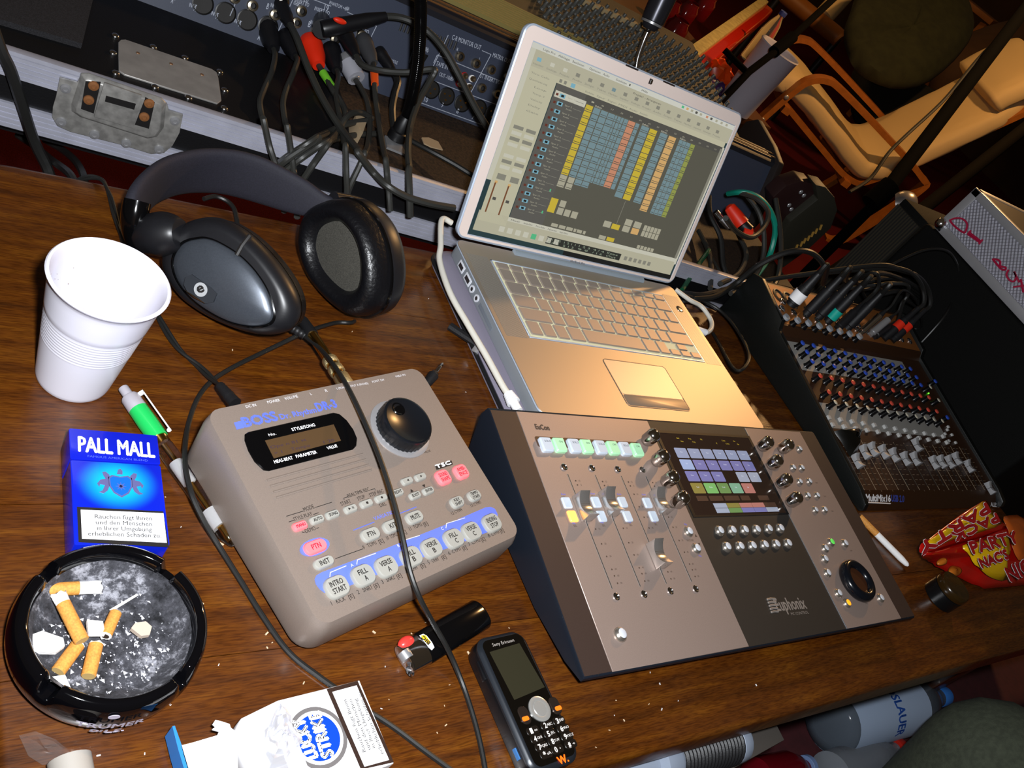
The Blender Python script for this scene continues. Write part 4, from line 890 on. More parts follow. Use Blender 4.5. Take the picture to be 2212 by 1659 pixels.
def af(i, j):
    r = .0435 * i; a = 2 * math.pi * j; x, y = r * math.cos(a), r * math.sin(a)
    base = .0145 + (max(0, r - .032) / .0115) ** 1.5 * .0125
    return (x, y, base + .0016 * mnoise.noise(V((x * 130, y * 130, 0))) * (1 if r < .038 else .3))
mb = MB(); mb.grid(af, 26, 72, False, True); o = prt('ash_bed', mb.mesh('ash_bed', M_ASH), ash)
random.seed(5); mb = MB()
for k in range(420):
    r = .036 * math.sqrt(random.random()); a = random.uniform(0, 6.283); s = random.choice((.0004, .0005, .0007, .0011, .0016)) * random.uniform(.7, 1.2); x, y = r * math.cos(a), r * math.sin(a)
    if y > .012 and random.random() < .6: continue
    M = T(x, y, .0155 + .0012 * mnoise.noise(V((x * 130, y * 130, 0)))) @ Matrix.Rotation(random.uniform(0, 3), 4, V((random.random(), random.random(), random.random() + .1)))
    mb.add([(s, 0, -s * .3), (-s * .7, s * .8, 0), (-s * .6, -s * .7, s * .2), (0, 0, s * .6)], [(0, 1, 3), (1, 2, 3), (2, 0, 3), (0, 2, 1)], 0, M)
prt('ash_flakes', mb.mesh('ash_flakes', mat('ash_white', 'c6c6cc', .9), smooth=0), ash)
# name on the outside of the wall
mb = MB(); w = on_z(G1(715, 1400), .014) - AC; a0 = math.atan2(w.y, w.x)
def wrap_text(s, zc, h, wid, m=0):
    t = MB(); text_c(t, s, (0, 0), h, 0, 0, 0, None, wid, .0002)
    for x, y, _ in list(t.v): pass
    vs = []
    for x, y, _ in t.v:
        z = zc + y; a = a0 + x / .0525
        r = .0541 if z > .012 else .0485 + (.0042) * max(0, z - .004) / .008 + .0008; vs.append((r * math.cos(a), r * math.sin(a), z))
    mb.add(vs, t.f, m)
wrap_text('TRUMER', .0205, .0048, .034); wrap_text('PILS,', .0138, .0046, .017); wrap_text('Alte  Tradition', .0225, .0014, .006) if False else None
mb.lathe([(.0001, 0), (.0030, 0), (.0030, .0003)], 20, Matrix.Translation((.0528 * math.cos(a0), .0520 * math.sin(a0), .0272)) @ Matrix.Rotation(a0, 4, 'Z') @ Matrix.Rotation(math.pi / 2, 4, 'Y') @ Matrix.Diagonal((.75, 1, 1, 1)))
prt('brewery_lettering', mb.mesh('brewery_lettering', mat('ink_glass', 'b8b0c0', .5), smooth=0), ash)
# stubs
M_FIL = mat('filter_tan', 'c98a3e', .7, noise=.18, nscale=900); M_PAP = mat('cigarette_paper', 'ecebea', .8, bump=.3, bscale=700); M_TOB = mat('filter_end', 'b89a60', .9); M_BURN = mat('burnt_tobacco', '2a1c12', .95, noise=.5, nscale=700)
def stub(p0, p1, frac, zz, label, z1=None, squash=.0, r=.0039, name='cigarette_stub'):
    """filter mouth end p0, other end p1"""
    a = V(on_z(G1(*p0), zz)); b = V(on_z(G1(*p1), zz if z1 is None else z1)); f = Fr(a, b - a, Z=(0, 0, 1)); L = (b - a).length
    th = thing(name, label, 'cigarette stub', f.M, 'stubs in the ashtray')
    mb = MB(); mb.lathe([(r * .9, .0), (r, .0004), (r, L * frac)], 20, RX); q = part('filter', mb.mesh('filter', M_FIL), th)
    mb = MB(); mb.lathe([(.0003, -.0001), (r * .88, -.0001), (r * .88, .0004)], 16, RX); part('filter_end', mb.mesh('filter_end', M_TOB), q)
    if frac < .98:
        rg = []
        for k in range(6):
            t = k / 5; x = L * (frac + (1 - frac) * t); ky = 1 + .25 * squash * t; kz = 1 - squash * t
            rg.append([(x + (.0006 * math.sin(5 * a_ + k) if k == 5 else 0), r * .97 * ky * math.cos(a_), r * .97 * kz * math.sin(a_) + .0004 * math.sin(3 * a_ + 2 * k) * t) for a_ in [2 * math.pi * m / 20 for m in range(20)]])
        mb = MB(); loft(mb, rg); part('paper', mb.mesh('paper', M_PAP), th)
        mb = MB(); loft(mb, [[(L - .001 + dx, r * .8 * (1 + .25 * squash) * s * math.cos(a_), r * .8 * (1 - squash) * s * math.sin(a_)) for a_ in [2 * math.pi * m / 14 for m in range(14)]] for dx, s in ((0, 1), (.0012, .8))]); part('burnt_end', mb.mesh('burnt_end', M_BURN), th)
    return th
stub((285, 475), (675, 455), .60, .0195, 'long stub with white paper end lying apart near the ashtray rim', squash=.7)
stub((545, 815), (372, 545), .78, .0245, 'stub with its filter resting across another stub', z1=.018, squash=.6)
stub((385, 1020), (530, 815), .97, .0180, 'tan filter end lying below the crossed stubs', z1=.0225)
stub((588, 1050), (648, 820), .97, .0185, 'bent tan filter end with torn white paper standing beside it', z1=.0215)
stub((770, 625), (690, 800), .97, .0230, 'short tan filter leaning on the bent stub', z1=.019, r=.0034)
def scrap(name, pts, zz, label, m=M_PAP, fr=G1, th=.0006, cat='paper scrap', bend=.0):
    P = [V(on_z(fr(*p), zz)) for p in pts]; c = sum(P, V()) / len(P)
    mb = MB(); n = len(P); top = [p + V((0, 0, th + bend * ((i % 2) - .5))) - c for i, p in enumerate(P)]; bot = [p + V((0, 0, bend * ((i % 2) - .5))) - c for i, p in enumerate(P)]
    vs = [tuple(p) for p in bot + top]; mb.add(vs, [tuple(range(n))[::-1], tuple(range(n, 2 * n))] + [(i, (i + 1) % n, n + (i + 1) % n, n + i) for i in range(n)])
    return tag(mb.build(name, m, None, T(*c), smooth=0), label, cat)
scrap('paper_scrap', [(160, 800), (270, 770), (415, 805), (420, 870), (370, 900), (190, 908)], .0185, 'flat white scrap of paper lying on the ash', bend=.002, th=.003)
scrap('paper_scrap', [(292, 1060), (430, 1045), (470, 1125), (390, 1110)], .0195, 'small folded white paper by the ashtray notch', bend=.001)
scrap('paper_scrap', [(570, 690), (675, 700), (690, 785), (580, 785)], .0225, 'torn white paper with jagged burnt edge between stubs', th=.003)
scrap('paper_scrap', [(725, 610), (905, 505), (920, 512), (760, 610)], .020, 'thin twisted strip of white paper on the ash')
scrap('chewed_gum', [(862, 745), (890, 710), (960, 700), (1000, 735), (985, 790), (930, 798)], .0178, 'small beige lump stuck in the ash', mat('gum_beige', 'b8a898', .7), th=.003, cat='gum')

# ================================================================ open white cigarette box
H1 = crop(360, 1400, 4.096); zt = .0215
q1, q2, q3 = on_z(H1(1705, 285), zt), on_z(H1(2010, 1020), zt), on_z(H1(985, 462), zt)
yx = (q1 - q2); yx.z = 0; LKY = yx.normalized(); LKX = V((LKY.y, -LKY.x, 0))
LKO = (q1 + q2) / 2 - LKX * .0435; LKO.z = 0
LKF = Fr(LKO, LKX, LKY); LKT = Fr(LKO + V((0, 0, .0218)), LKX, LKY)
lk = thing('cigarette_box', 'torn open white cigarette box with blue round emblem and crumpled foil', 'cigarette box', LKF.M)
M_CARD = mat('white_card', 'f0f0f2', .45); LT_ = LKF.I @ LKT.M
hw = (q1 - q2).length / 2
def g1(x, y, z=.0002): return LKT.px(H1(x, y), z)
mb = MB(); mb.prism([(.0435, -hw), (.0435, hw), tuple(g1(985, 462)), tuple(g1(660, 620)), tuple(g1(618, 735)), (g1(618, 735).x, -hw)], .0004 - .0218, 0); part('box', mb.mesh('box', M_CARD, bev=.0004, bseg=1), lk, LT_)
fl = [g1(*p, -.004) for p in ((620, 740), (570, 700), (560, 668), (490, 645), (435, 632), (412, 665), (440, 690), (408, 712), (470, 730), (450, 768), (240, 830), (132, 858), (150, 930), (230, 1200), (640, 1200))]
mb = MB(); mb.prism(fl, -.0060, -.0045); part('torn_lid', mb.mesh('torn_lid', M_CARD, smooth=0), lk, LT_)
mb = MB(); mb.prism([g1(*p, -.005) for p in ((48, 695), (70, 690), (130, 860), (230, 1200), (190, 1200), (100, 900))], -.018, -.0045); part('lid_edge', mb.mesh('lid_edge', [mat('card_blue', '2a7ac8', .4)], smooth=0), lk, LT_)
fo = [(845, 800), (870, 720), (905, 690), (960, 560), (1010, 480), (1060, 520), (1110, 600), (1105, 680), (1170, 740), (1205, 800), (1180, 860), (1100, 920), (1060, 980), (1085, 1060), (900, 1080), (880, 930), (850, 860)]
mb = MB(); c = V((0, 0)); P = [g1(*p, .001) for p in fo]; c = sum(P, V((0, 0))) / len(P); random.seed(9); vs = []; fs = []; R_n = 7
for k in range(R_n + 1):
    for p in P:
        d = c + (p - c) * (k / R_n); vs.append((d.x, d.y, .0004 + (.0045 * (1 - k / R_n) + random.uniform(-.0016, .0022)) * (1 if k < R_n else .1)))
n = len(P)
for k in range(R_n):
    for i in range(n): fs.append((k * n + i, k * n + (i + 1) % n, (k + 1) * n + (i + 1) % n, (k + 1) * n + i))
mb.add(vs, fs); part('foil', mb.mesh('foil', mat('silver_foil', 'dcdce2', .3, .55), smooth=0), lk, LT_)
def ell(cxy, rx, ry, n=40): return [(cxy.x + rx * math.cos(2 * math.pi * k / n), cxy.y + ry * math.sin(2 * math.pi * k / n)) for k in range(n)]
ec = g1(1340, 790); r_in = (g1(1535, 800) - ec).length; r_o = (g1(1600, 830) - ec).length
for nm, r, z, m in (('emblem_ring', r_o, .0001, mat('emblem_silver', '8a8686', .3, .5)), ('emblem_white', r_o * .86, .0002, M_INKW), ('emblem_blue', r_in, .0003, mat('emblem_blue_ink', '0a3ed8', .3))):
    pp = [p for p in ell(ec, r, r)]; xl = g1(1180, 700).x if nm != 'emblem_blue' else g1(1200, 760).x
    pp = [(max(x, xl - .004), y) for x, y in pp]; mb = MB(); mb.prism(pp, z - .0001, z); part(nm, mb.mesh(nm, m, smooth=0), lk, LT_)
mb = MB(); put_text(mb, 'LUCKY', g1(1335, 960), g1(1210, 620), .0072, .0005, 0, None, .0007); put_text(mb, 'STRIKE', g1(1475, 950), g1(1350, 560), .0072, .0005, 0, None, .0007)
prt('name_lettering', mb.mesh('name_lettering', M_INKW, smooth=0), lk, LT_)
mb = MB(); mb.prism([g1(1415, 362), g1(1690, 290), g1(2010, 1010), g1(1720, 1075)], 0, .0002); wf = part('warning_frame', mb.mesh('warning_frame', mat('ink_darkbrown', '2a1a14', .5), smooth=0), lk, LT_)
mb = MB(); mb.prism([g1(1465, 388), g1(1680, 330), g1(1968, 990), g1(1750, 1050)], .0001, .0003); part('warning_label', mb.mesh('warning_label', M_INKW, smooth=0), wf)
mb = MB()
for s, a, b in (('Rauchen fügt Ihnen', (1762, 915), (1588, 455)), ('und den Menschen', (1806, 895), (1635, 450)), ('in Ihrer Umgebung', (1846, 880), (1682, 445)), ('erheblichen Schaden zu.', (1920, 935), (1710, 375))): put_text(mb, s, g1(*a), g1(*b), .0024, .0004)
prt('warning_text', mb.mesh('warning_text', M_INKB, smooth=0), wf)

# ================================================================ lighter
I1 = crop(820, 1260, 4.158)
h0 = V(on_z(I1(280, 640), .011)); h1_ = V(on_z(I1(935, 250), .010)); lf = Fr(V((h0.x, h0.y, 0)), V((h1_.x - h0.x, h1_.y - h0.y, 0)), Z=(0, 0, 1)); LL_ = V((h1_.x - h0.x, h1_.y - h0.y)).length
li = thing('lighter', 'black pocket lighter with red thumb lever and chrome hood', 'lighter', lf.M)
def oval(x, ry, rz, zc=.0068, n=28): return [(x, ry * math.cos(2 * math.pi * k / n), zc + rz * math.sin(2 * math.pi * k / n)) for k in range(n)]
mb = MB(); loft(mb, [oval(.0135, .0118, .0063), oval(.0145, .0122, .0066), oval(LL_ - .002, .0122, .0066), oval(LL_, .0112, .0058)]); part('body', mb.mesh('body', M_BLKGLOSS, smooth=35), li)
mb = MB(); loft(mb, [oval(-.004, .0105, .0050), oval(-.0035, .0110, .0058), oval(.0060, .0116, .0062), oval(.0137, .0119, .0064)]); part('hood', mb.mesh('hood', M_CHROME, smooth=35), li)
mb = MB(); mb.lathe([(.0002, -.003), (.0046, -.003), (.0046, .003), (.0002, .003)], 20, T(-.0035, .0015, .0100) @ Matrix.Rotation(math.pi / 2, 4, 'X')); part('spark_wheel', mb.mesh('spark_wheel', M_STEEL), li)
mb = MB(); mb.ball((.0035, .0088, .0095), .0062, 18, 10, sc=(1.15, .75, .7)); part('thumb_lever', mb.mesh('thumb_lever', mat('lever_red', 'd83a34', .3)), li)
mb = MB(); mb.grid(lambda a, b: (-.006 + .006 * a, -.009 + .007 * a + .004 * math.cos(6.28 * b), .008 + .004 * math.sin(6.28 * b)), 5, 14, False, True); part('wind_guard', mb.mesh('wind_guard', M_CHROME), li)
BF = Fr(lf.w(.019, .001, .01345), lf.X, lf.Y); BM = lf.I @ BF.M; bq = lambda x, y: BF.px(I1(x, y), 0)
mb = MB(); mb.prism([bq(*p) for p in ((358, 468), (392, 455), (422, 470), (470, 530), (492, 575), (470, 600), (440, 575), (400, 520))], -.0003, .0001); lg = part('brand_patch', mb.mesh('brand_patch', M_INKW, smooth=0), li, BM)
mb = MB(); mb.prism([bq(*p) for p in ((368, 470), (410, 466), (462, 535), (430, 548), (395, 510))], .0001, .0002); part('brand_yellow', mb.mesh('brand_yellow', mat('ink_yellow', 'e8b818', .4), smooth=0), lg)
mb = MB(); put_text(mb, 'BIC', bq(455, 532), bq(392, 470), .0030, .0003, 0, None, .0002); prt('brand_lettering', mb.mesh('brand_lettering', M_INKB, smooth=0), lg)

# ================================================================ mobile phone
PHF = frz(.4246, .1648, 0, .0747); PHT = Fr(PHF.o + V((0, 0, .0185)), PHF.X, PHF.Y)
ph = thing('mobile_phone', 'black candybar mobile phone with orange-lit soft keys and silver joypad', 'mobile phone', PHF.M)
def phr(o, z, r): return [(x, y, z) for x, y in rrect(-.023 - o, .023 + o, -.050 - o, .050 + o, r, 7)]
M_PH = mat('phone_black', '0e0f12', .3, coat=.2); M_PHE = mat('phone_edge', '20242a', .3, .3)
mb = MB(); loft(mb, [phr(-.003, .0, .008), phr(-.0005, .002, .010), phr(.0006, .008, .011), phr(.0002, .0140, .011)]); part('body', mb.mesh('body', M_PH), ph)
mb = MB(); loft(mb, [phr(.0002, .0140, .011), phr(.0004, .0158, .011), phr(-.0012, .0178, .010), phr(-.0030, .0186, .009)]); part('front_cover', mb.mesh('front_cover', M_PHE), ph)
pq = lambda x, y, z=.0: PHT.px(I1(x, y), z)
PHM = PHF.I @ PHT.M
mb = MB(); mb.prism(rrect(-.0195, .0195, -.0465, .0470, .006, 6), -.0004, .0003); part('face', mb.mesh('face', mat('phone_face', '0a0806', .1)), ph, PHM)
mb = MB(); mb.prism([pq(985, 620), pq(1252, 540), pq(1480, 935), pq(1208, 1050)], .0002, .0005); part('screen', mb.mesh('screen', mat('phone_screen', '2c2a1e', .12)), ph, PHM)
mb = MB(); put_text(mb, 'Sony Ericsson', pq(1015, 572), pq(1208, 525), .0024, .0006); prt('maker_lettering', mb.mesh('maker_lettering', mat('ink_silver', 'a8a29c', .4), smooth=0), ph, PHM)
jc = pq(1432, 1132); mb = MB(); mb.lathe([(.0092, .0002), (.0092, .0012), (.0080, .0016), (.0056, .0012), (.0052, .0016), (.0002, .0017)], 32); part('joypad', mb.mesh('joypad', mat('joypad_silver', 'd0d0cc', .25, .7)), ph, PHM @ T(jc.x, jc.y, 0))
for s in (-1, 1):
    c = jc + V((s * .0150, -.0010)); mb = MB(); mb.prism(rrect(-.0045, .0045, -.0065, .0065, .0040, 6), 0, .0012, inset=.0006, ch=.0006); k = part('soft_key', mb.mesh('soft_key', mat('key_darkchrome', '3a302a', .15, .6)), ph, PHM @ T(c.x, c.y, 0))
    mb = MB(); mb.prism(rrect(-.0030 * 1, .0030, -.0026, .0005, .0012, 3), .0012, .0015); part('orange_lamp', mb.mesh('orange_lamp', mat('orange_glow', 'ff6a18', .3, emit=.7)), k, T(s * .001, -.0015, 0))
mb = MB(); mk = MB()
for j, row in enumerate((((1375, 1325, '1', 'oo'), (1500, 1275, '2', 'ABC'), (1608, 1235, '3', 'DEF')), ((1410, 1395, '4', 'GHI'), (1528, 1350, '5', 'JKL'), (1645, 1305, '6', 'MNO')), ((1450, 1468, '7', 'PQRS'), (1565, 1418, '8', 'TUV'), (1680, 1375, '9', 'WXYZ')), ((1495, 1535, '*', 'a/A'), (1595, 1492, '0', '+'), (1715, 1445, '#', '-o')))):
    for x, y, a, b in row:
        c = pq(x, y); kb_ = MB(); kb_.prism(rrect(-.0058, .0058, -.0030, .0030, .0024, 4), 0, .0006, inset=.0004, ch=.0004); part('number_key', kb_.mesh('number_key', mat('phone_key', '15110e', .25)), ph, PHM @ T(c.x, c.y, 0))
        text_c(mb, a, (c.x - .0018, c.y), .0036, .0009, 0, 0, None, .0022, .00015); text_c(mb, b, (c.x + .0022, c.y), .0018, .0009)
prt('key_lettering', mb.mesh('key_lettering', mat('key_white', 'e0dcd8', .4, emit=.15), smooth=0), ph, PHM)
c = pq(1640, 1585); mb = MB(); text_c(mb, 'W.', c, .0050, .0008, 0, 0, None, .0090, .0003); prt('logo_mark', mb.mesh('logo_mark', MATS['orange_glow'], smooth=0), ph, PHM)
mb = MB(); mb.box(-.0245, -.0229, -.036, -.028, .009, .012); part('memory_slot', mb.mesh('memory_slot', mat('slot_blue', '3a6ea8', .4)), ph)
mb = MB(); mb.box(-.0243, -.0229, .022, .036, .008, .0125); part('side_key', mb.mesh('side_key', M_PH, bev=.0005), ph)
# crumpled cellophane and a paper tube at the table corner
random.seed(3); c0 = V(on_z((95, 1612), 0)); mb = MB(); n = 14
P = [V(on_z(p, .0)) for p in ((40, 1590), (75, 1582), (120, 1600), (150, 1625), (125, 1650), (90, 1655), (60, 1635))]; c = sum(P, V()) / len(P)
vs = []; fs = []; m = len(P)
for k in range(4):
    for p in P: d = c.lerp(p, k / 3); vs.append((d.x - c.x, d.y - c.y, .0008 + random.uniform(0, .004) * (1 if k < 3 else .2)))
for k in range(3):
    for i in range(m): fs.append((k * m + i, k * m + (i + 1) % m, (k + 1) * m + (i + 1) % m, (k + 1) * m + i))
mb.add(vs, fs); tag(mb.build('cellophane_wrapper', mat('cellophane', 'ffffff', .15, trans=.9, ior=1.1, alpha=.35), None, T(c.x, c.y, 0), smooth=0), 'crumpled clear cellophane wrapper by the ashtray', 'wrapper')
a, b = V(on_z((150, 1640), .010)), V(on_z((160, 1700), .010)); mb = MB(); mb.tube([V((0, 0, 0)), b - a], .0105, 20); t_ = tag(mb.build('cardboard_tube', mat('tube_grey', '9a948c', .6), None, T(*a)), 'short grey tube lying at the corner of the table', 'tube')
# ================================================================ headphones
J1 = crop(260, 320, 3.456)
hp = thing('headphones', 'black padded studio headphones with silver-grey earcup plate', 'headphones', T(.34, .60, 0))
HI = T(.34, .60, 0).inverted()
M_HPB = mat('headphone_black', '17171a', .38, noise=.04, nscale=300); M_LEA = mat('pad_leather', '0b0b0e', .36, bump=.6, bscale=260); M_FOAM = mat('pad_foam', '3c3a34', .95, noise=.3, nscale=900)
M_PLATE = mat('earcup_grey', '4e535b', .36, .55, noise=.06, nscale=900); M_BAND = mat('band_cloth', '1d1c26', .75, noise=.15, nscale=800)
cl_ = V(on_z(J1(800, 950), .050)); HL = Fr(cl_, CR, Z=(-.72, -.58, .37))
cr2 = V(on_z(J1(1640, 830), .052)); HR = Fr(cr2, CR, Z=(-.93, -.36, .06))
def sm_poly(fr, pts, z=0, n=4): return [V((p.x, p.y)) for p in spline([V((*fr.px(J1(*p), z), 0)) for p in pts], n, True)]
def rings_of(poly, spec):
    c = sum(poly, V((0, 0))) / len(poly); return [[(c.x + (p.x - c.x) * s, c.y + (p.y - c.y) * s, z) for p in poly] for s, z in spec]
HML, HMR = HI @ HL.M, HI @ HR.M
egg = sm_poly(HL, ((470, 560), (560, 525), (660, 512), (770, 535), (890, 600), (1010, 700), (1130, 830), (1240, 985), (1305, 1120), (1322, 1240), (1280, 1340), (1190, 1385), (1060, 1398), (900, 1365), (720, 1295), (560, 1205), (440, 1110), (340, 970), (300, 850), (330, 700), (390, 610)))
mb = MB(); loft(mb, rings_of(egg, ((.86, -.016), (.97, -.013), (1.0, -.006), (.985, .000), (.92, .0055), (.84, .0080), (.78, .0085)))); part('earcup_shell', mb.mesh('earcup_shell', M_HPB, smooth=60), hp, HML)
pl = sm_poly(HL, ((560, 682), (640, 677), (740, 712), (880, 800), (1000, 920), (1090, 1060), (1132, 1190), (1135, 1265), (1090, 1312), (980, 1328), (830, 1300), (680, 1230), (540, 1130), (440, 1010), (397, 900), (402, 810), (450, 730), (500, 697)), .009)
mb = MB(); loft(mb, rings_of(pl, ((1., .004), (1.0, .0088), (.97, .0102), (.85, .0122), (.6, .0146), (.3, .0158), (.02, .0162)))); plate = part('earcup_plate', mb.mesh('earcup_plate', M_PLATE, smooth=60), hp, HML)
mb = MB(); loft(mb, rings_of(pl, ((1.05, .004), (1.05, .0088), (1.02, .0094), (1.0, .0084))), cap0=False, cap1=False); part('plate_ring', mb.mesh('plate_ring', M_BLKGLOSS), hp, HML)
for a, b, w in (((955, 655), (870, 800), .004), ((1040, 1000), (1040, 1000), .0)):
    if w: P0, P1 = HL.px(J1(*a), .004), HL.px(J1(*b), .009); mb = MB(); mb.tube([(P0.x, P0.y, .0015), ((P0.x + P1.x) / 2, (P0.y + P1.y) / 2, .0072), (P1.x, P1.y, .0090)], .0022, 8); part('shell_slit', mb.mesh('shell_slit', M_INKB), hp, HML)
bq = [HL.px(J1(*p), .0135) for p in ((500, 960), (545, 942), (690, 1040), (735, 1085), (705, 1150), (650, 1158), (520, 1080), (488, 1020))]
mb = MB(); mb.prism(bq, .0120, .0166); bd = part('badge', mb.mesh('badge', mat('badge_dark', '2a2d32', .4)), hp, HML)
c = HL.px(J1(610, 1055), .0145); mb = MB(); mb.lathe([(.0056, .0155), (.0056, .0169)], 28, T(c.x, c.y, 0)); part('badge_disc', mb.mesh('badge_disc', mat('badge_grey', 'a4a6a8', .5)), bd)
mb = MB(); up_ = (HL.px(J1(600, 1010), .0145) - HL.px(J1(625, 1085), .0145)); text_c(mb, 'e', (c.x + up_.x * .2, c.y + up_.y * .2), .0075, .0171, math.atan2(up_.y, up_.x) - math.pi / 2, 0, None, .0056, .0004); part('badge_letter', mb.mesh('badge_letter', M_INKB, smooth=0), bd)
a, b = HL.px(J1(500, 1058), .0125), HL.px(J1(650, 1155), .0125); mb = MB(); mb.tube([(*a, .0168), (*((a + b) / 2), .0168), (*b, .0168)], [.0003, .0010, .0003], 6); part('badge_gleam', mb.mesh('badge_gleam', M_CHROME), bd)
def pad(poly, z0, z1, parent, M, hole=None, name='ear_pad'):
    c = sum(poly, V((0, 0))) / len(poly); n = len(poly); mb = MB(); h = abs(z1 - z0); s = 1 if z1 > z0 else -1
    hol = hole or [c + (p - c) * .52 for p in poly]; hol = [min(hol, key=lambda q: abs(math.atan2((q - c).y, (q - c).x) - math.atan2((p - c).y, (p - c).x))) for p in poly] if hole else hol
    rg = []
    for k in range(11):
        t = math.pi * k / 10; f = (1 - math.cos(t)) / 2; rg.append([(p.x + (q.x - p.x) * f, p.y + (q.y - p.y) * f, z0 + s * h * math.sin(t) ** .7) for p, q in zip(poly, hol)])
    loft(mb, rg, cap0=False, cap1=False); return part(name, mb.mesh(name, M_LEA, smooth=80), parent, M), hol
padL = [p + V((0, 0)) for p in egg]; cL = sum(egg, V((0, 0))) / len(egg)
pad([cL + (p - cL) * .97 for p in egg], -.014, -.036, hp, HML)
pr_ = sm_poly(HR, ((1480, 395), (1560, 375), (1660, 392), (1760, 475), (1845, 600), (1900, 760), (1922, 950), (1905, 1120), (1850, 1222), (1750, 1268), (1650, 1240), (1520, 1130), (1400, 980), (1335, 820), (1312, 680), (1340, 530), (1400, 440)))
fo_ = sm_poly(HR, ((1520, 640), (1580, 607), (1650, 632), (1720, 720), (1775, 850), (1800, 980), (1790, 1055), (1740, 1082), (1640, 1020), (1540, 900), (1490, 780), (1485, 690)))
cR = sum(pr_, V((0, 0))) / len(pr_)
pad(pr_, -.018, .006, hp, HMR, [cR + (p - cR) * .56 for p in pr_])
mb = MB(); loft(mb, rings_of(pr_, ((.62, -.012), (.60, -.004), (.3, -.0025), (.02, -.002)))); part('foam_disc', mb.mesh('foam_disc', M_FOAM, smooth=60), hp, HMR)
mb = MB(); loft(mb, rings_of(pr_, ((.97, -.016), (1.0, -.018), (1.01, -.024), (1.0, -.034), (.92, -.042), (.7, -.047), (.3, -.049)))); part('earcup_shell', mb.mesh('earcup_shell', M_HPB, smooth=60), hp, HMR)
mb = MB(); loft(mb, rings_of(pr_, ((.99, -.0165), (1.025, -.0175), (1.025, -.0195), (.99, -.0205))), cap0=False, cap1=False); part('shell_ring', mb.mesh('shell_ring', M_BLKGLOSS), hp, HMR)
# headband: lower and upper edge of the padded strip, each at its own distance
st = [((165, 640), (92, 560), .578), ((178, 560), (100, 440), .588), ((195, 540), (150, 300), .603), ((225, 500), (250, 190), .622), ((300, 430), (380, 105), .645), ((420, 380), (560, 55), .662), ((560, 358), (740, 40), .672), ((740, 362), (920, 55), .676), ((900, 395), (1090, 105), .674), ((1060, 440), (1250, 185), .668), ((1200, 480), (1400, 265), .660), ((1330, 510), (1520, 350), .652), ((1450, 530), (1620, 400), .646)]
lo = spline([V(on_y(J1(*a), y)) for a, b, y in st], 4); hi = spline([V(on_y(J1(*b), y)) for a, b, y in st], 4); mb = MB(); rg = []
N_ = len(lo)
for i in range(N_):
    t = (lo[min(i + 1, N_ - 1)] + hi[min(i + 1, N_ - 1)] - lo[max(i - 1, 0)] - hi[max(i - 1, 0)]).normalized(); w = hi[i] - lo[i]; nn = t.cross(w).normalized(); 
    if nn.y < 0: nn = -nn
    sec = []
    for k in range(16):
        a = 2 * math.pi * k / 16; sec.append(HI @ ((lo[i] + hi[i]) / 2 + w * .5 * math.copysign(abs(math.cos(a)) ** .6, math.cos(a)) + nn * .0055 * (math.copysign(abs(math.sin(a)) ** .7, math.sin(a)) + 1)))
    rg.append(sec)
loft(mb, rg); part('headband', mb.mesh('headband', M_BAND, smooth=60), hp)
# arms between band and earcups
aL = [on_y(J1(125, 395), .590), on_y(J1(105, 520), .582), on_y(J1(125, 660), .578), on_y(J1(190, 750), .572)]
mb = MB(); mb.tube([HI @ p for p in spline(aL, 6)], .0105, 10); part('slider_arm', mb.mesh('slider_arm', M_BLKGLOSS), hp)
aL = [on_y(J1(170, 690), .576), on_y(J1(250, 650), .572), on_y(J1(350, 640), .566), on_y(J1(450, 640), .560)]
mb = MB(); mb.tube([HI @ p for p in spline(aL, 6)], [.012 + .006 * math.sin(math.pi * k / 18) for k in range(19)], 12); part('yoke', mb.mesh('yoke', M_HPB), hp)
aR = [on_y(J1(1590, 385), .650), on_y(J1(1720, 410), .655), on_y(J1(1830, 450), .655), on_y(J1(1900, 540), .650)]
mb = MB(); mb.tube([HI @ p for p in spline(aR, 6)], .0080, 10); part('yoke', mb.mesh('yoke', M_HPB), hp)
sr = [on_z(J1(1225, 1310), .022), on_z(J1(1290, 1345), .020), on_z(J1(1375, 1400), .019)]
mb = MB(); q = spline(sr, 10); mb.tube([HI @ p for p in q], [.0042 - .00006 * k + (.0006 if k % 3 else 0) for k in range(len(q))], 10); part('strain_relief', mb.mesh('strain_relief', M_RUBBER), hp)
hc = thing('headphone_cable', 'thin black headphone cable looping over and around the drum machine', 'cable', T(.34, .60, 0))
cd1 = [on_z(J1(1370, 1398), .019), on_z((690, 752), .030), on_z((722, 790), .050), on_z((752, 838), .062), on_z((785, 905), .066), on_z((815, 975), .066), on_z((838, 1040), .065), on_z((858, 1110), .062), on_z((872, 1170), .058), on_z((886, 1235), .052), on_z((906, 1290), .044), on_z((935, 1345), .028), on_z((958, 1385), .0195), on_z((978, 1425), .010), on_z((1000, 1480), .003), on_z((1020, 1540), .0022), on_z((1036, 1600), .0022), on_z((1048, 1662), .0022), on_z((1056, 1720), .0022)]
mb = MB(); mb.tube([HI @ p for p in spline(cd1, 6)], .0019, 8); part('cord', mb.mesh('cord', M_CABLE), hc)
cd2 = [on_y(J1(1760, 1262), .588), on_z(J1(1735, 1300), .006), on_z(J1(1600, 1305), .006), on_z(J1(1390, 1370), .016), on_z(J1(1240, 1440), .012), on_z((560, 765), .006), on_z((500, 795), .004), on_z((455, 825), .003), on_z((425, 865), .003), on_z((405, 925), .003), on_z((399, 990), .014), on_z((410, 1055), .020), on_z((435, 1115), .014), on_z((470, 1175), .005), on_z((520, 1255), .0025), on_z((570, 1335), .0022), on_z((625, 1410), .0022), on_z((690, 1462), .0022), on_z((745, 1500), .0022)]
mb = MB(); mb.tube([HI @ p for p in spline(cd2, 6)], .0019, 8); part('cord', mb.mesh('cord', M_CABLE), hc)
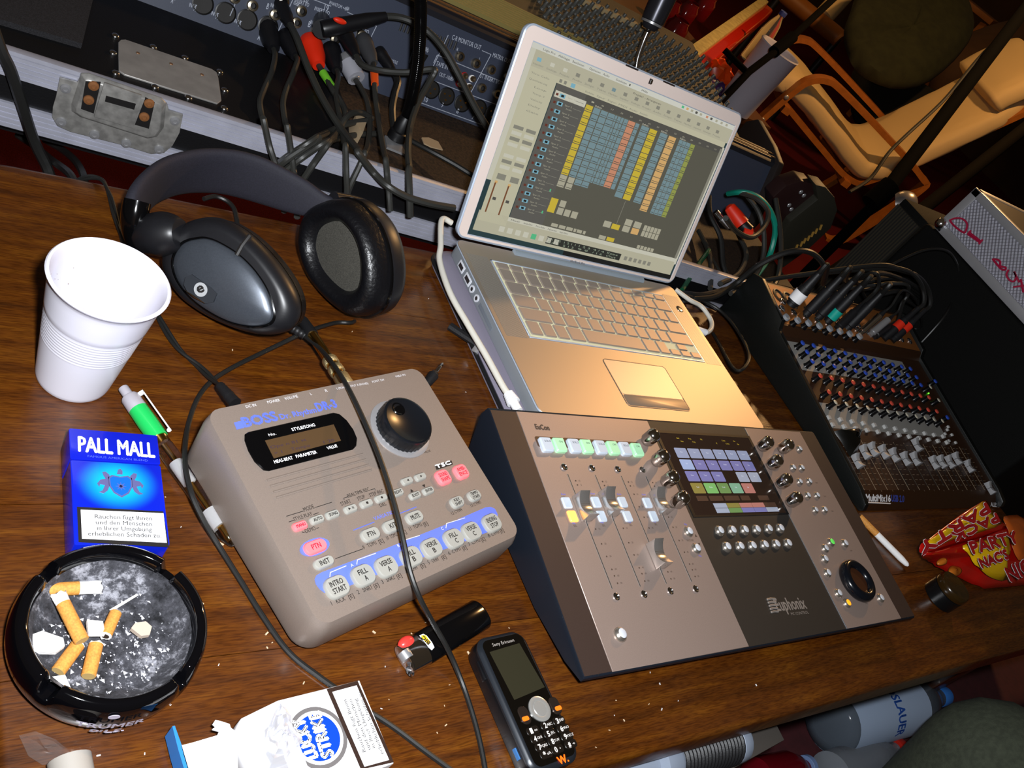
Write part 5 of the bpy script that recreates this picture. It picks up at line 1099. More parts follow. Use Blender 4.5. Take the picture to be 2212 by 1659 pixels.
cable('audio_cable', [on_z((790, 1535), .0022), on_z((815, 1548), .0022), on_z((860, 1578), .0022), on_z((915, 1620), .0022), on_z((975, 1664), .0022), on_z((1020, 1700), .0022)], .0019, M_CABLE, 'thin black cable end coming out from under the torn white cigarette box')
# ================================================================ mains lead of the drum machine, jack plug, mini plug
pc = thing('power_lead', 'thin twin black lead plugged into the back of the drum machine', 'cable', T(*on_z((440, 800), 0))); PI_ = T(*on_z((440, 800), 0)).inverted()
base = spline([V((.170, .700, -.06)), V((.185, .6900, -.012)), V(on_z((215, 386), .003)), on_z((236, 420), .003), on_z((250, 470), .003), on_z((268, 530), .003), on_z((300, 600), .003), on_z((345, 690), .003), on_z((385, 752), .003), on_z((430, 792), .004), on_z((462, 822), .010), on_z((478, 838), .018)], 10)
for ph_ in (0, math.pi):
    P = []
    for k, p in enumerate(base):
        t = (base[min(k + 1, len(base) - 1)] - base[max(k - 1, 0)]).normalized(); s = t.cross(V((0, 0, 1))).normalized(); a = k * .16 + ph_; P.append(PI_ @ (p + s * .0013 * math.cos(a) + V((0, 0, .0013 * math.sin(a)))))
    mb = MB(); mb.tube(P, .0014, 8); part('wire', mb.mesh('wire', M_CABLE), pc)
mb = MB(); a, b = on_z((474, 832), .018), on_z((508, 872), .022); n = 12
mb.tube([PI_ @ a.lerp(b, k / n) for k in range(n + 1)], [.0032 + .0018 * k / n + (.0004 if k % 2 and k < 8 else 0) for k in range(n + 1)], 14); part('plug', mb.mesh('plug', M_RUBBER), pc)
jp = thing('jack_plug', 'gold jack plug with black boot pushed into the drum machine\'s back', 'jack plug', T(*on_z((715, 770), 0))); JI = T(*on_z((715, 770), 0)).inverted()
a, b = on_z((652, 690), .020), on_z((752, 838), .036); L = lambda t: JI @ a.lerp(b, t)
def js(name, spec, m, seg=18): mb = MB(); mb.tube([L(t) for t, r in spec], [r for t, r in spec], seg); part(name, mb.mesh(name, m, smooth=35), jp)
js('boot', ((-.05, .0030), (.03, .0046), (.24, .0052)), M_RUBBER); js('shaft', ((.22, .0040), (.25, .0046), (.60, .0047), (.61, .0046)), M_GOLD)
M_KNURL = mat('knurled_gold', 'd8c898', .3, .9, bump=.8, bscale=1500)
for t0, t1 in ((.60, .68), (.72, .80), (.84, 1.02)): js('knurled_ring', ((t0, .0060), (t0 + .01, .0066), (t1 - .01, .0066), (t1, .0060)), M_KNURL)
js('neck', ((.58, .0052), (1.02, .0052)), M_GOLD)
cable('jack_cable', [on_z((650, 688), .019), on_z((635, 665), .012), on_z((610, 640), .006), on_z((560, 600), .004), on_z((520, 520), .004), on_z((505, 450), .004), on_z((470, 425), .004), on_z((440, 430), .004)], .0022, M_CABLE, 'black cable running from the gold jack plug under the headphones')
mj = thing('mini_jack', 'small black mini jack with chrome tip lying behind the drum machine', 'jack plug', T(*on_z((935, 815), 0))); JI = T(*on_z((935, 815), 0)).inverted()
a, b = on_z((925, 825), .012), on_z((957, 784), .020); L = lambda t: JI @ a.lerp(b, t); jp = mj
js('boot', ((-.3, .0030), (0, .0045), (.35, .0052), (.38, .0046)), M_RUBBER); js('sleeve', ((.36, .0030), (.45, .0038), (.52, .0019)), M_CHROME); js('tip', ((.50, .0016), (.80, .0016), (.84, .0011), (.90, .0019), (1., .0004)), M_CHROME)
# ================================================================ small mixing desk
K1 = crop(1560, 580, 3.072); K2 = crop(1780, 620, 3.190)
X0M, X1M = 1.062, 1.482
mf = frz(1.262, .49, 0); mm = thing('mixing_desk', 'small sixteen-channel mixing desk with blue and red capped knobs', 'mixing desk', mf.M)
M_MMB = mat('mixer_black', '0d0f0e', .35, bump=.1, bscale=800); M_MMP = mat('mixer_brown', '3c2413', .42, .3, noise=.05, nscale=900); M_MMG = mat('mixer_grey_print', '8f8d88', .5)
YS = [(.322, .002), (.343, .018), (.582, .051), (.590, .063), (.664, .076), (.676, .070), (.676, .002)]
def prof(dx, dy=0., dz=0.): return [(dx, y - .49, z) for y, z in YS]
mb = MB(); loft(mb, [[(x, y, z) for _, y, z in prof(0)] for x in (X0M + .009 - 1.262, X1M - .012 - 1.262)]); part('chassis', mb.mesh('chassis', M_MMP, smooth=20), mm)
for x0, x1 in ((X0M, X0M + .009), (X1M - .012, X1M)):
    mb = MB(); pr_ = [(.322, .002), (.318, .008), (.322, .016), (.343, .0225), (.585, .057), (.592, .069), (.662, .082), (.680, .076), (.680, .002)]
    loft(mb, [[(x - 1.262, y - .49, z) for y, z in pr_] for x in (x0, x1)]); part('side_cheek', mb.mesh('side_cheek', M_MMB, smooth=30, bev=.002), mm)
def fr2(y0, z0, y1, z1): return Fr((X0M + .009, y0, z0), (1, 0, 0), (0, y1 - y0, z1 - z0))
FF, FP, FJ = fr2(.322, .002, .343, .018), fr2(.343, .018, .582, .051), fr2(.590, .063, .664, .076)
MFF, MFP, MFJ = mf.I @ FF.M, mf.I @ FP.M, mf.I @ FJ.M
PWm = X1M - .012 - X0M - .009
# printed grey areas
kp = lambda x, y, z=0.: FP.px(K1(x, y), z)
HK = .0135
def rowpts(a, b, n=12, z=HK):
    p, q = kp(*a, z), kp(*b, z); return [p.lerp(q, i / (n - 1)) for i in range(n)]
rows_ = [('blue', (540, 490), (1255, 662)), ('blue', (570, 550), (1295, 718)), ('blue', (605, 612), (1325, 770)), ('red', (658, 708), (1378, 852)), ('red', (715, 815), (1430, 945)), ('pale', (755, 885), (1465, 1010))]
y_top = rowpts(*rows_[0][1:])[0].y; y_bot = kp(740, 1060).y
for ya, yb in ((rowpts(*rows_[2][1:])[0].y - .008, y_top + .010), (y_bot, rowpts(*rows_[5][1:])[0].y + .006), ):
    mb = MB(); mb.box(.004, PWm - .065, ya, yb, -.0002, .0002); part('grey_print', mb.mesh('grey_print', M_MMG), mm, MFP)
kmesh = {}
for cname, c in (('blue', '2a4ab0'), ('red', 'c84a38'), ('pale', 'cfc8b4')):
    k = MB(); k.lathe([(.0050, 0), (.0046, .0008), (.0039, .0018), (.0037, HK - .0022), (.0039, HK - .0021), (.0038, HK - .0006), (.0030, HK), (.0003, HK)], 14, mis=[0, 0, 0, 1 if cname != 'pale' else 0, 1 if cname != 'pale' else 0, 1, 1]); kmesh[cname] = k.mesh('knob', [mat('mixer_knob_black', '0a0a0c', .25), mat('knob_' + cname, c, .4)])
for cname, a, b in rows_:
    for p in rowpts(a, b): part('knob', kmesh[cname], mm, MFP @ T(p.x, p.y, 0))
for x, y, cn_ in ((1420, 745, 'blue'), (1385, 785, 'pale'), (1440, 872, 'pale'), (1500, 985, 'blue')): p = kp(x, y, HK); part('knob', kmesh[cn_], mm, MFP @ T(p.x, p.y, 0))
# square push buttons
sb = MB(); sb.prism(rrect(-.0032, .0032, -.0030, .0030, .0006, 2), 0, .0040, inset=.0004, ch=.0004); sbm = sb.mesh('push_button', mat('button_lightgrey', 'b4b4b2', .45))
for a, b in (((715, 985), (1475, 1110)), ((740, 1032), (1500, 1150))):
    for p in rowpts(a, b, 12, .004): part('push_button', sbm, mm, MFP @ T(p.x, p.y, 0))
for x, y in ((1490, 1092), (1535, 1098), (1515, 1138), (1560, 1150), (1510, 1045), (1505, 1065)): p = kp(x, y, .004); part('push_button', sbm, mm, MFP @ T(p.x, p.y, 0) @ Matrix.Scale(.7, 4))
led = MB(); led.ball((0, 0, .001), .0012, 8, 6); p = kp(1370, 828, .001); part('led', led.mesh('led', mat('led_green', '50d828', .3, emit=4.)), mm, MFP @ T(p.x, p.y, 0))
# faders
fm = MB(); L, Wd, Hc = .0200, .0085, .0098; n = 7
pr_ = [(-L / 2, 0), (L / 2, 0), (L / 2 - .0008, Hc)] + [(L / 2 - .0008 - (L - .0016) * k / n, Hc - .0042 * math.sin(math.pi * k / n) ** .8) for k in range(1, n)] + [(-L / 2 + .0008, Hc)]
loft(fm, [[(x, y, z) for y, z in pr_] for x in (-Wd / 2, Wd / 2)]); fcm = fm.mesh('fader_cap', mat('fader_grey', '9a9a9c', .45), smooth=30, bev=.0003)
lm = MB(); lm.box(-Wd / 2 - .0001, Wd / 2 + .0001, -.0003, .0003, .001, Hc - .0040); lmm = lm.mesh('marker_line', M_INKB, smooth=0)
ysl1, ysl0 = kp(940, 1140).y, kp(960, 1470).y
fcs = [(905, 1275), (955, 1215), (1010, 1198), (1080, 1215), (1150, 1235), (1225, 1260), (1290, 1260), (1300, 1168), (1415, 1285), (1465, 1280), (1520, 1280), (1565, 1260), (1645, 1310), (1785, 1455)]
xs_ = []
for x, y in fcs:
    p = kp(x, y, .006); f = part('fader_cap', fcm, mm, MFP @ T(p.x, p.y, .001)); part('marker_line', lmm, f); xs_.append(p.x)
    mb = MB(); mb.box(-.0009, .0009, ysl0 + .006, ysl1 - .002, -.0001, .0003); part('fader_slot', mb.mesh('fader_slot', M_INKB), mm, MFP @ T(p.x, 0, 0))
mb = MB()
for i in range(13):
    xa = xs_[0] - .012 + (xs_[-1] - xs_[0]) * i / 12.
    mb.box(xa - .0003, xa + .0003, ysl0, ysl1, .0001, .0003)
    for k in range(9): yy = ysl0 + .008 + (ysl1 - ysl0 - .012) * k / 8; mb.box(xa + .004, xa + .010, yy - .0002, yy + .0002, .0001, .0003); mb.box(xa + .016, xa + .022, yy - .0002, yy + .0002, .0001, .0003)
    text_c(mb, str(i + 1), (xa + .012, ysl0 - .001), .0024, .0003)
prt('scale_print', mb.mesh('scale_print', mat('ink_tan', 'a08c74', .6), smooth=0), mm, MFP)
# front lettering
ff = lambda x, y: FF.px(K1(x, y), .0005)
mb = MB(); put_text(mb, 'MultiMix16', ff(952, 1542), ff(1116, 1548), .0085, .0008, 0, None, .0005); a, b = ff(955, 1552), ff(1116, 1560); mb.tube([(*a, .0006), (*b, .0006)], .0008, 4); put_text(mb, 'ALESIS', ff(1780, 1578), ff(1838, 1584), .006, .0008, 0, None, .0003); prt('name_lettering', mb.mesh('name_lettering', M_INKW, smooth=0), mm, MFF)
mb = MB(); put_text(mb, 'USB 2.0', ff(1122, 1546), ff(1206, 1550), .0085, .0008, 0, None, .0004); prt('blue_lettering', mb.mesh('blue_lettering', mat('ink_navy', '3a4aa0', .5), smooth=0), mm, MFF)
# jack field
jf = lambda x, y, z=0.: FJ.px(K1(x, y), z)
gk = MB(); gk.lathe([(.0058, 0), (.0052, .002), (.0044, .004), (.0042, .008), (.0056, .0085), (.0052, .0125), (.0010, .0128)], 12, mis=[0, 0, 0, 1, 1, 1]); gkm = gk.mesh('gain_knob', [MATS['mixer_knob_black'], mat('knob_greyblue', '8c9096', .4)])
a, b = jf(435, 318, .0125), jf(920, 445, .0125)
for i in range(8): p = a.lerp(b, i / 7); part('gain_knob', gkm, mm, MFJ @ T(p.x, p.y, 0))
js_ = MB(); js_.lathe([(.0062, 0), (.0062, .0014), (.0052, .0022), (.0034, .0022), (.0032, .0006), (.0002, .0005)], 16, mis=[0, 0, 0, 1, 1]); jsm = js_.mesh('jack_socket', [M_CHROME, M_INKB])
a, b = jf(400, 262, .002), jf(1300, 575, .002)
for i in range(14): p = a.lerp(b, i / 13); part('jack_socket', jsm, mm, MFJ @ T(p.x, min(max(p.y, .020), .062), 0))
for i in range(8): p = a.lerp(b, i / 13); part('jack_socket', jsm, mm, MFJ @ T(p.x + .012, min(max(p.y + .014, .030), .066), 0))
xl = MB(); xl.lathe([(.0120, 0), (.0120, .0012), (.0098, .0018), (.0095, .0003), (.0002, .0002)], 24, mis=[1, 1, 0, 0]); xlm = xl.mesh('mic_socket', [M_INKB, mat('socket_ring', '2a2018', .4)])
for x, y in ((375, 180), (440, 200)): p = jf(x, y); part('mic_socket', xlm, mm, MFJ @ T(min(p.x, .3), min(p.y, .060), 0))
mb = MB(); mb.box(.0005, PWm - .0005, .003, .0725, -.0001, .00025); part('jack_plate', mb.mesh('jack_plate', mat('mixer_orange', '8a5424', .45, .3)), mm, MFJ)
# black tape over the first fader
tp = [FP.w(*kp(x, y, .004), .001) for x, y in ((752, 1075), (800, 1062), (880, 1060), (928, 1075), (905, 1150), (898, 1225), (862, 1245), (835, 1200), (800, 1140))]
cc = sum(tp, V()) / len(tp); mb = MB(); vs = []; fs = []; n = len(tp); random.seed(8)
for k in range(6):
    for p in tp: d = cc.lerp(p, k / 5); vs.append(tuple(d - cc + V((0, 0, (.015 * (1 - (k / 5) ** 2) + random.uniform(0, .004)) if k < 5 else .0))))
for k in range(5):
    for i in range(n): fs.append((k * n + i, k * n + (i + 1) % n, (k + 1) * n + (i + 1) % n, (k + 1) * n + i))
mb.add(vs, fs); tag(mb.build('black_tape', mat('tape_black', '0a0a08', .18), None, T(*cc)), 'crumpled black tape stuck over a fader of the small mixing desk', 'tape')
# ---------------------------------------------------------------- plugs and cables in the mixing desk
def plug_cable(name, label, base, axis_px, pts, r, body, rb, L0, L1, band=None, group='cables plugged into the small mixing desk', tail=M_CABLE):
    """base = point on the jack plate; plug rises from it towards the pixel axis_px, then the cable follows pts"""
    o = V(base); th = thing(name, label, 'cable', T(*o), group); I_ = T(*o).inverted(); d = (V(axis_px) - o).normalized()
    mb = MB(); mb.tube([I_ @ (o + d * t) for t in (-.001, L0 * .12, L0 * .15, L0)], [rb * .8, rb * .8, rb, rb * .95], 16); part('plug', mb.mesh('plug', body, smooth=35), th)
    mb = MB(); mb.tube([I_ @ (o + d * t) for t in (L0, L0 + L1 * .5, L0 + L1)], [rb * .8, rb * .62, r * 1.15], 12); part('boot', mb.mesh('boot', M_RUBBER), th)
    if band is not None: mb = MB(); mb.tube([I_ @ (o + d * t) for t in (L0 * band[1], L0 * band[2])], [rb * 1.05, rb * 1.06], 18); part('colour_band', mb.mesh('colour_band', band[0]), th)
    P = [o + d * (L0 + L1 * .8), o + d * (L0 + L1 + .012)] + [V(p) for p in pts]; mb = MB(); mb.tube([I_ @ p for p in spline(P, 8)], r, 8); part('cord', mb.mesh('cord', tail), th)
    return th
def jw(x, y, z=.002): q = jf(x, y, z); return FJ.w(q.x, min(max(q.y, .012), .064), z)
up1 = lambda o, dx=0, dy=.25: V(o) + V((dx, dy, 1.)) * .1
b = jw(455, 240); plug_cable('microphone_cable', 'thick black cable with white-taped plug arching over the mixing desk', b, up1(b, .12, .12), [on_y((1778, 612), .66), on_y((1780, 575), .665), on_y((1750, 545), .67), on_y((1700, 545), .675), on_y((1640, 572), .68), on_y((1590, 612), .685), on_z((1545, 640), .030), on_z((1500, 646), .020), V((.99, .675, .012)), V((.96, .70, -.03))], .0042, M_RUBBER, .0098, .032, .030, (M_WHITE, .25, .75), None)
loom = [((1745, 640), (1830, 606), (1900, 590)), ((1775, 650), (1850, 612), (1925, 600)), ((1800, 665), (1860, 625), (1930, 612)), ((1830, 680), (1885, 640), (1935, 630))]
bases = [(560, 300), (640, 322), (700, 350), (830, 395)]
for i in range(4):
    b = jw(*bases[i]); m_ = loom[i]; e = i * .006
    plug_cable('line_cable', ('black cable with black plug lying along the cable bundle, beside the white-taped plug', 'black cable with black plug beside the green-banded plug', 'black cable with turquoise-banded plug in the mixing desk', 'black cable with black plug behind the turquoise band')[i], b, up1(b, .10, .10), [on_y(m_[1], .665 + e), on_y(m_[2], .672 + e), on_y((1965 + 4 * i, 612 + 9 * i), .676 + e), on_y((2005 + 4 * i, 645 + 9 * i), .672 + e), on_y((2022 + 2 * i, 690), .66 + e), on_y((2016, 740), .64 + e), on_y((1990, 800), .60 + e), V((1.475 + .004 * i, .58, .03)), V((1.485 + .004 * i, .60, -.06))], .0040, M_RUBBER, .0082, .046, .030, (mat('band_turquoise', '12a090', .4), .15, .5) if i == 2 else None, None)
for (x, y), (tx, ty), lb, body in (((930, 470), (1090, 275), 'thin cable with long chrome plug in the mixing desk, beside another chrome plug', M_CHROME), ((980, 440), (1100, 340), 'thin cable with short satin steel plug in the mixing desk', M_STEEL)):
    b = jw(x, y); t = K1(tx, ty)
    plug_cable('patch_cable', lb, b, on_y(t, b.y + .012), [on_y(K1(tx + 110, ty - 130), b.y + .03), on_y(K1(tx + 200, ty - 60), b.y + .04), on_y(K1(tx + 190, ty + 60), b.y + .05), V((1.43, .70, .03))], .0020, body, .0058, .042, .012, None, None)
for (x, y), (tx, ty), (ex, ey), lb in (((1150, 520), (1330, 290), (1370, 150), 'black cable with orange-red band nearest the black speaker cabinet'), ((1090, 500), (1310, 255), (1330, 130), 'black cable with orange-red band tucked behind the other red-banded plug')):
    b = jw(x, y); plug_cable('line_cable', lb, b, on_y(K1(tx, ty), b.y + .02), [on_y(K1(ex, ey), b.y + .04), on_y(K1(ex - 60, ey - 90), b.y + .05), on_y(K1(ex - 160, ey - 130), b.y + .055), on_y(K1(ex - 330, ey - 150), b.y + .06), on_y((1700, 598), .69), on_y((1600, 616), .70), on_z((1520, 636), .02), V((.97, .69, .005)), V((.955, .72, -.05))], .0036, M_RUBBER, .0072, .046, .030, (mat('band_red', 'd02a14', .4), .55, .85), None)
for (x, y), (ex, ey) in (((760, 400), (1010, 160)), ((1040, 520), (1200, 230))):
    b = jw(x, y); plug_cable('line_cable', 'plain black cable looping up out of the mixing desk' if x < 900 else 'plain black cable bending back behind the chrome plugs', b, on_y(K1((x + ex) / 2, (y + ey) / 2), b.y + .015), [on_y(K1(ex, ey), b.y + .03), on_y(K1(ex + 30, ey - 60), b.y + .035), on_y(K1(ex - 20, ey - 130), b.y + .045), V((1.3, .70, .06)), V((1.28, .72, -.04))], .0030, M_RUBBER, .0068, .040, .020, None, None)
cable('thin_cable', [V((1.46, .70, .05)), on_y((1860, 610), .70), on_y((1930, 570), .71), on_y((2000, 540), .71), on_y((2050, 545), .70), on_y((2072, 590), .68), on_y((2060, 640), .66), on_y((2035, 690), .62), V((1.475, .60, .02))], .0022, M_CABLE, 'thin black cable arching in front of the ribbed speaker grille')
cable('loop_cable', [V((.935, .685, .012)), on_z((1530, 655), .020), on_z((1575, 690), .026), on_z((1608, 740), .036), on_z((1618, 775), .045), on_z((1600, 800), .040), on_z((1580, 790), .03), on_z((1555, 745), .012), on_z((1540, 720), .006)], .0022, M_CABLE, 'thin black cable looping beside the laptop and the mixing desk')
# ================================================================ flight case and big console behind the table
CA = V((math.cos(.08), -math.sin(.08), 0)); CN = V((math.sin(.08), math.cos(.08), 0)); ZU = V((0, 0, 1))
L1 = crop(500, 0, 3.95); L0 = crop(0, 0, 3.95); N1 = crop(560, 0, 3.16); M1 = crop(1440, 180, 3.607)
def cs(s, t, z=0.): return CA * s + CN * t + ZU * z
def on_t(p, t): return on_plane(p, CN * t, CN)
CFm = Fr((0, 0, 0), CA, CN)           # x = along the case, y = away from the table, z = up
S0, S1 = -.35, 1.30
fc = thing('flight_case', 'open black flight case with silver edging holding the large console', 'flight case', T(*cs(.5, .9, FLOORZ))); FI = T(*cs(.5, .9, FLOORZ)).inverted() @ CFm.M
M_FCB = mat('case_black', '08080a', .5, bump=.15, bscale=500); M_RAIL = mat('case_rail', 'b4b5c2', .38, .35, noise=.08, nscale=40)
def railx(z0, z1, name, flange=False):
    n = 5; pr = [(.812, z0), (.800, z0)]; h = (z1 - z0) / n
    for k in range(n):
        a = z0 + h * k; pr += [(.797, a + h * .12), (.797, a + h * .80), (.7985, a + h * .86), (.7985, a + h * .98)]
    pr += [(.797, z1), (.797, z1 + (.004 if flange else 0)), (.803, z1 + (.004 if flange else 0)), (.812, z1)]
    mb = MB(); loft(mb, [[(s, t, z) for t, z in pr] for s in (S0, S1)]); part(name, mb.mesh(name, M_RAIL, smooth=25), fc, FI)
railx(-.041, -.015, 'lower_rail'); railx(.011, .033, 'upper_rail', True)
mb = MB(); mb.box(S0, S1, .800, .812, -.0435, .031); part('front_wall', mb.mesh('front_wall', M_FCB), fc, FI)
mb = MB(); mb.box(S0, S1, .812, 1.44, -.055, -.0435); part('bottom', mb.mesh('bottom', M_FCB), fc, FI)
for s in (S0, S1 - .012): mb = MB(); mb.box(s, s + .012, .812, 1.44, -.0435, -.013); part('end_wall', mb.mesh('end_wall', M_FCB), fc, FI)
mb = MB(); mb.box(S0 + .012, S1 - .012, 1.428, 1.44, -.0435, .0); part('back_wall', mb.mesh('back_wall', M_FCB), fc, FI)
mb = MB(); mb.box(S0 + .012, .44, .813, 1.060, -.012, .0); part('inner_board', mb.mesh('inner_board', M_FCB), fc, FI)
mb = MB(); mb.box(.44, S1 - .012, .813, 1.060, -.012, -.001); part('inner_board', mb.mesh('inner_board', mat('case_brown', '2c1d10', .7, noise=.5, nscale=260, bump=.5, bscale=300)), fc, FI)
for s in (S0 + .1, S1 - .1):
    for t in (.86, 1.40): mb = MB(); mb.cyl((s, t, FLOORZ), (s, t, -.055), .02, seg=12); part('stand_leg', mb.mesh('stand_leg', M_BLACK), fc, FI)
IF = Fr(cs(0, 0, .0), CA, CN); fi = lambda x, y: IF.px(L0(x, y))
HF = FI
# riveted handle plate lying on the inner board
plq = [fi(*p) for p in ((1005, 375), (1025, 352), (1065, 350), (1800, 600), (1845, 630), (1860, 680), (1885, 870), (1850, 895), (1060, 650), (1010, 615))]
mb = MB(); mb.prism(plq, 0, .0022); part('handle_plate', mb.mesh('handle_plate', mat('plate_zinc', '96938f', .45, .35, noise=.1, nscale=50), bev=.0005, bseg=1), fc, HF)
rv = MB(); rv.ball((0, 0, 0), .0042, 12, 8, sc=(1, 1, .6)); rvm = rv.mesh('rivet', M_CHROME)
for x, y in ((982, 312), (962, 458), (985, 630), (1305, 408), (1575, 500), (1873, 618), (1915, 775), (1912, 930), (1605, 840), (1320, 750)): p = fi(x, y); part('rivet', rvm, fc, HF @ T(p.x, p.y, .001))
rv2 = MB(); rv2.lathe([(.0022, 0), (.0018, .0006), (.0003, .0007)], 10); rvm2 = rv2.mesh('plate_rivet', mat('rivet_copper', '8a6a50', .5, .6))
for x, y in ((1172, 468), (1455, 560), (1718, 652)): p = fi(x, y); part('plate_rivet', rvm2, fc, HF @ T(p.x, p.y, .0022))
# grey speckled foam block
fq = [fi(*p) for p in ((-200, -60), (800, -40), (690, 415), (-200, 190))]
mb = MB(); mb.prism([V((fq[0].x - .1, fq[0].y + .05)), fq[1], fq[2], V((fq[3].x - .1, fq[3].y))], .0, .006); tag(mb.build('foam_mat', mat('foam_speckled', '1e1d20', .85, noise=.5, nscale=900, bump=.4, bscale=900), None, CFm.M), 'dark grey speckled mat lying inside the flight case', 'mat')
# butterfly latch across the rails
VF = Fr(cs(0, .7965, 0), CA, ZU); vq = lambda x, y, z=0: VF.px(L0(x, y), z); VM = FI @ (CFm.I @ VF.M)
la = thing('latch', 'worn zinc butterfly latch riveted across the flight case rails', 'latch', VF.M)
M_ZN = mat('latch_zinc', '8c8a86', .38, .4, noise=.22, nscale=120)
out_ = [vq(*p) for p in ((510, 650), (660, 690), (690, 635), (740, 632), (1380, 845), (1425, 875), (1440, 930), (1560, 968), (1530, 1120), (1470, 1230), (1400, 1290), (1290, 1300), (1050, 1225), (600, 1110), (490, 1060), (445, 985), (450, 900), (480, 800))]
mb = MB(); mb.prism(out_, 0, .0030); part('dish_plate', mb.mesh('dish_plate', M_ZN, bev=.0006), la)
bd_ = [vq(*p, .006) for p in ((690, 640), (760, 640), (1380, 850), (1420, 890), (1400, 1100), (1340, 1180), (1260, 1195), (680, 1010), (610, 960), (610, 900), (670, 720))]
mb = MB(); mb.prism(bd_, .002, .0085, inset=.004, ch=.005); part('raised_dish', mb.mesh('raised_dish', M_ZN, smooth=60, bev=.0008), la)
for pts in (((730, 690), (860, 700), (800, 965), (690, 925)), ((1240, 830), (1320, 870), (1270, 1095), (1150, 1060))):
    mb = MB(); mb.prism([vq(*p, .008) for p in pts], .0075, .0088); part('recess', mb.mesh('recess', mat('zinc_dark', '3e3c3c', .4, .8)), la)
mb = MB(); mb.prism([vq(*p, .009) for p in ((890, 700), (1210, 810), (1140, 1090), (800, 990))], .008, .0105); w_ = part('wing_turn', mb.mesh('wing_turn', M_ZN, bev=.0006), la)
mb = MB(); mb.prism([vq(*p, .0105) for p in ((905, 815), (1160, 885), (1145, 935), (895, 865))], .0104, .0108); part('wing_slot', mb.mesh('wing_slot', mat('zinc_dark', '3e3c3c', .4, .8)), w_)
rw = MB(); rw.lathe([(.0048, 0), (.0044, .0014), (.0022, .0018), (.0020, .0012), (.0002, .0012)], 16); rwm = rw.mesh('latch_rivet', M_STEEL); rcm = rw.mesh('rusty_rivet', mat('rust', '8a5a34', .6, .4))
for x, y in ((560, 738), (522, 1022), (805, 1130), (1075, 1205), (1355, 1258), (1490, 1015)): p = vq(x, y); part('latch_rivet', rwm, la, T(p.x, p.y, .003))
for x, y in ((798, 728), (757, 848), (1272, 878), (1230, 992)): p = vq(x, y, .008); part('rusty_rivet', rcm, la, T(p.x, p.y, .0086))

# ---------------------------------------------------------------- console
al = math.radians(65); CP = Fr(cs(0, 1.049, 0), CA, CN * math.cos(al) + ZU * math.sin(al)); PHt = .118
co = thing('mixing_console', 'large mixing console seen from behind with dark blue-grey socket panel', 'mixing console', CFm.M)
CPM = CFm.I @ CP.M
M_CON = mat('console_bluegrey', '343a4a', .5, noise=.06, nscale=900); M_CONT = mat('console_top', '4a4030', .55, noise=.08, nscale=300); M_COND = mat('console_dark', '1c1c22', .5)
mb = MB(); mb.box(S0 + .03, 1.268, 0, PHt, -.012, 0); part('back_panel', mb.mesh('back_panel', M_CON), co, CPM)
ty, tz = 1.049 + PHt * math.cos(al), PHt * math.sin(al)
ts_ = math.radians(8); CT = Fr(cs(0, ty, tz), CA, CN * math.cos(ts_) + ZU * math.sin(ts_)); CTM = CFm.I @ CT.M
mb = MB(); loft(mb, [[(s, 1.049, -.01), (s, ty - .002, tz - .006), (s, ty - .003, tz + .004), (s, ty + .004, tz + .010), (s, ty + .028, tz + .012), (s, ty + .030, tz), (s, 1.06, -.02)] and [(s, ty - .004, tz - .004), (s, ty - .004, tz + .004), (s, ty + .004, tz + .009), (s, ty + .026, tz + .011), (s, ty + .026, tz - .004)] for s in (S0 + .03, 1.268)]); part('top_lip', mb.mesh('top_lip', M_COND, smooth=40), co)
for k, dy in enumerate((.006, .016)):
    mb = MB(); mb.box(S0 + .03, 1.268, dy, dy + .0012, .0095, .0112); part('lip_line', mb.mesh('lip_line', mat('lip_brown', '6a4422', .5)), co, CTM)
mb = MB(); loft(mb, [[(s, ty + .02, tz + .002), (s, ty + .30, tz + .043), (s, ty + .30, -.04), (s, 1.066, -.04), (s, 1.06, .0)] for s in (S0 + .03, 1.20)]); part('top_body', mb.mesh('top_body', M_CONT, smooth=20), co)
for s0_, s1_ in ((S0 + .015, S0 + .03), (1.268, 1.283)):
    mb = MB(); loft(mb, [[(s, 1.040, -.02), (s, 1.040, .02), (s, ty - .01, tz + .012), (s, ty + .03, tz + .022), (s, ty + .10, tz + .030), (s, ty + .12, tz + .010), (s, ty + .12, -.012), (s, 1.06, -.012)] for s in (s0_, s1_)]); part('side_cheek', mb.mesh('side_cheek', mat('cheek_brown', '1e1614', .55), bev=.003), co)
# louvre ridges
for k in range(11): mb = MB(); mb.box(.30, .86, .034 + .0062 * k, .0368 + .0062 * k, .004, .0105); part('louvre_ridge', mb.mesh('louvre_ridge', mat('louvre_tan', '8a7c48', .5)), co, CTM)
# knobs on the top: columns run away from the table
ck = MB(); ck.lathe([(.0048, 0), (.0040, .003), (.0034, .0035), (.0032, .0150), (.0026, .0160), (.0003, .0161)], 8); ckm = ck.mesh('console_knob', mat('console_knob_grey', '4a4a46', .35))
ct = MB(); ct.box(-.0004, .0004, 0, .0032, .0158, .0164); 
for v in ct.v: pass
ptr = ct.mesh('pointer', mat('pointer_orange', 'b08040', .5), smooth=0)
q0, q1 = CT.px((1180, 0)), CT.px((1600, 285)); nk = 0
for i in range(26):
    for j in range(10):
        s_ = q0.x - .02 + i * .0205; y_ = .075 + j * .0185
        if s_ > 1.19: continue
        w = CT.w(s_, y_, .008); d = w - CAM; dep = d.dot(CF); px_ = IW / 2 + FOC * d.dot(CR) / dep; py_ = IH / 2 - FOC * d.dot(CU) / dep
        if px_ < 1120 or py_ < -25 or (px_ - 1147) * 195 / 463 + 62 < py_ or y_ > .245: continue      # hidden behind the laptop lid or out of frame
        k_ = part('console_knob', ckm, co, CTM @ T(s_, y_, 0)); part('pointer', ptr, k_); nk += 1
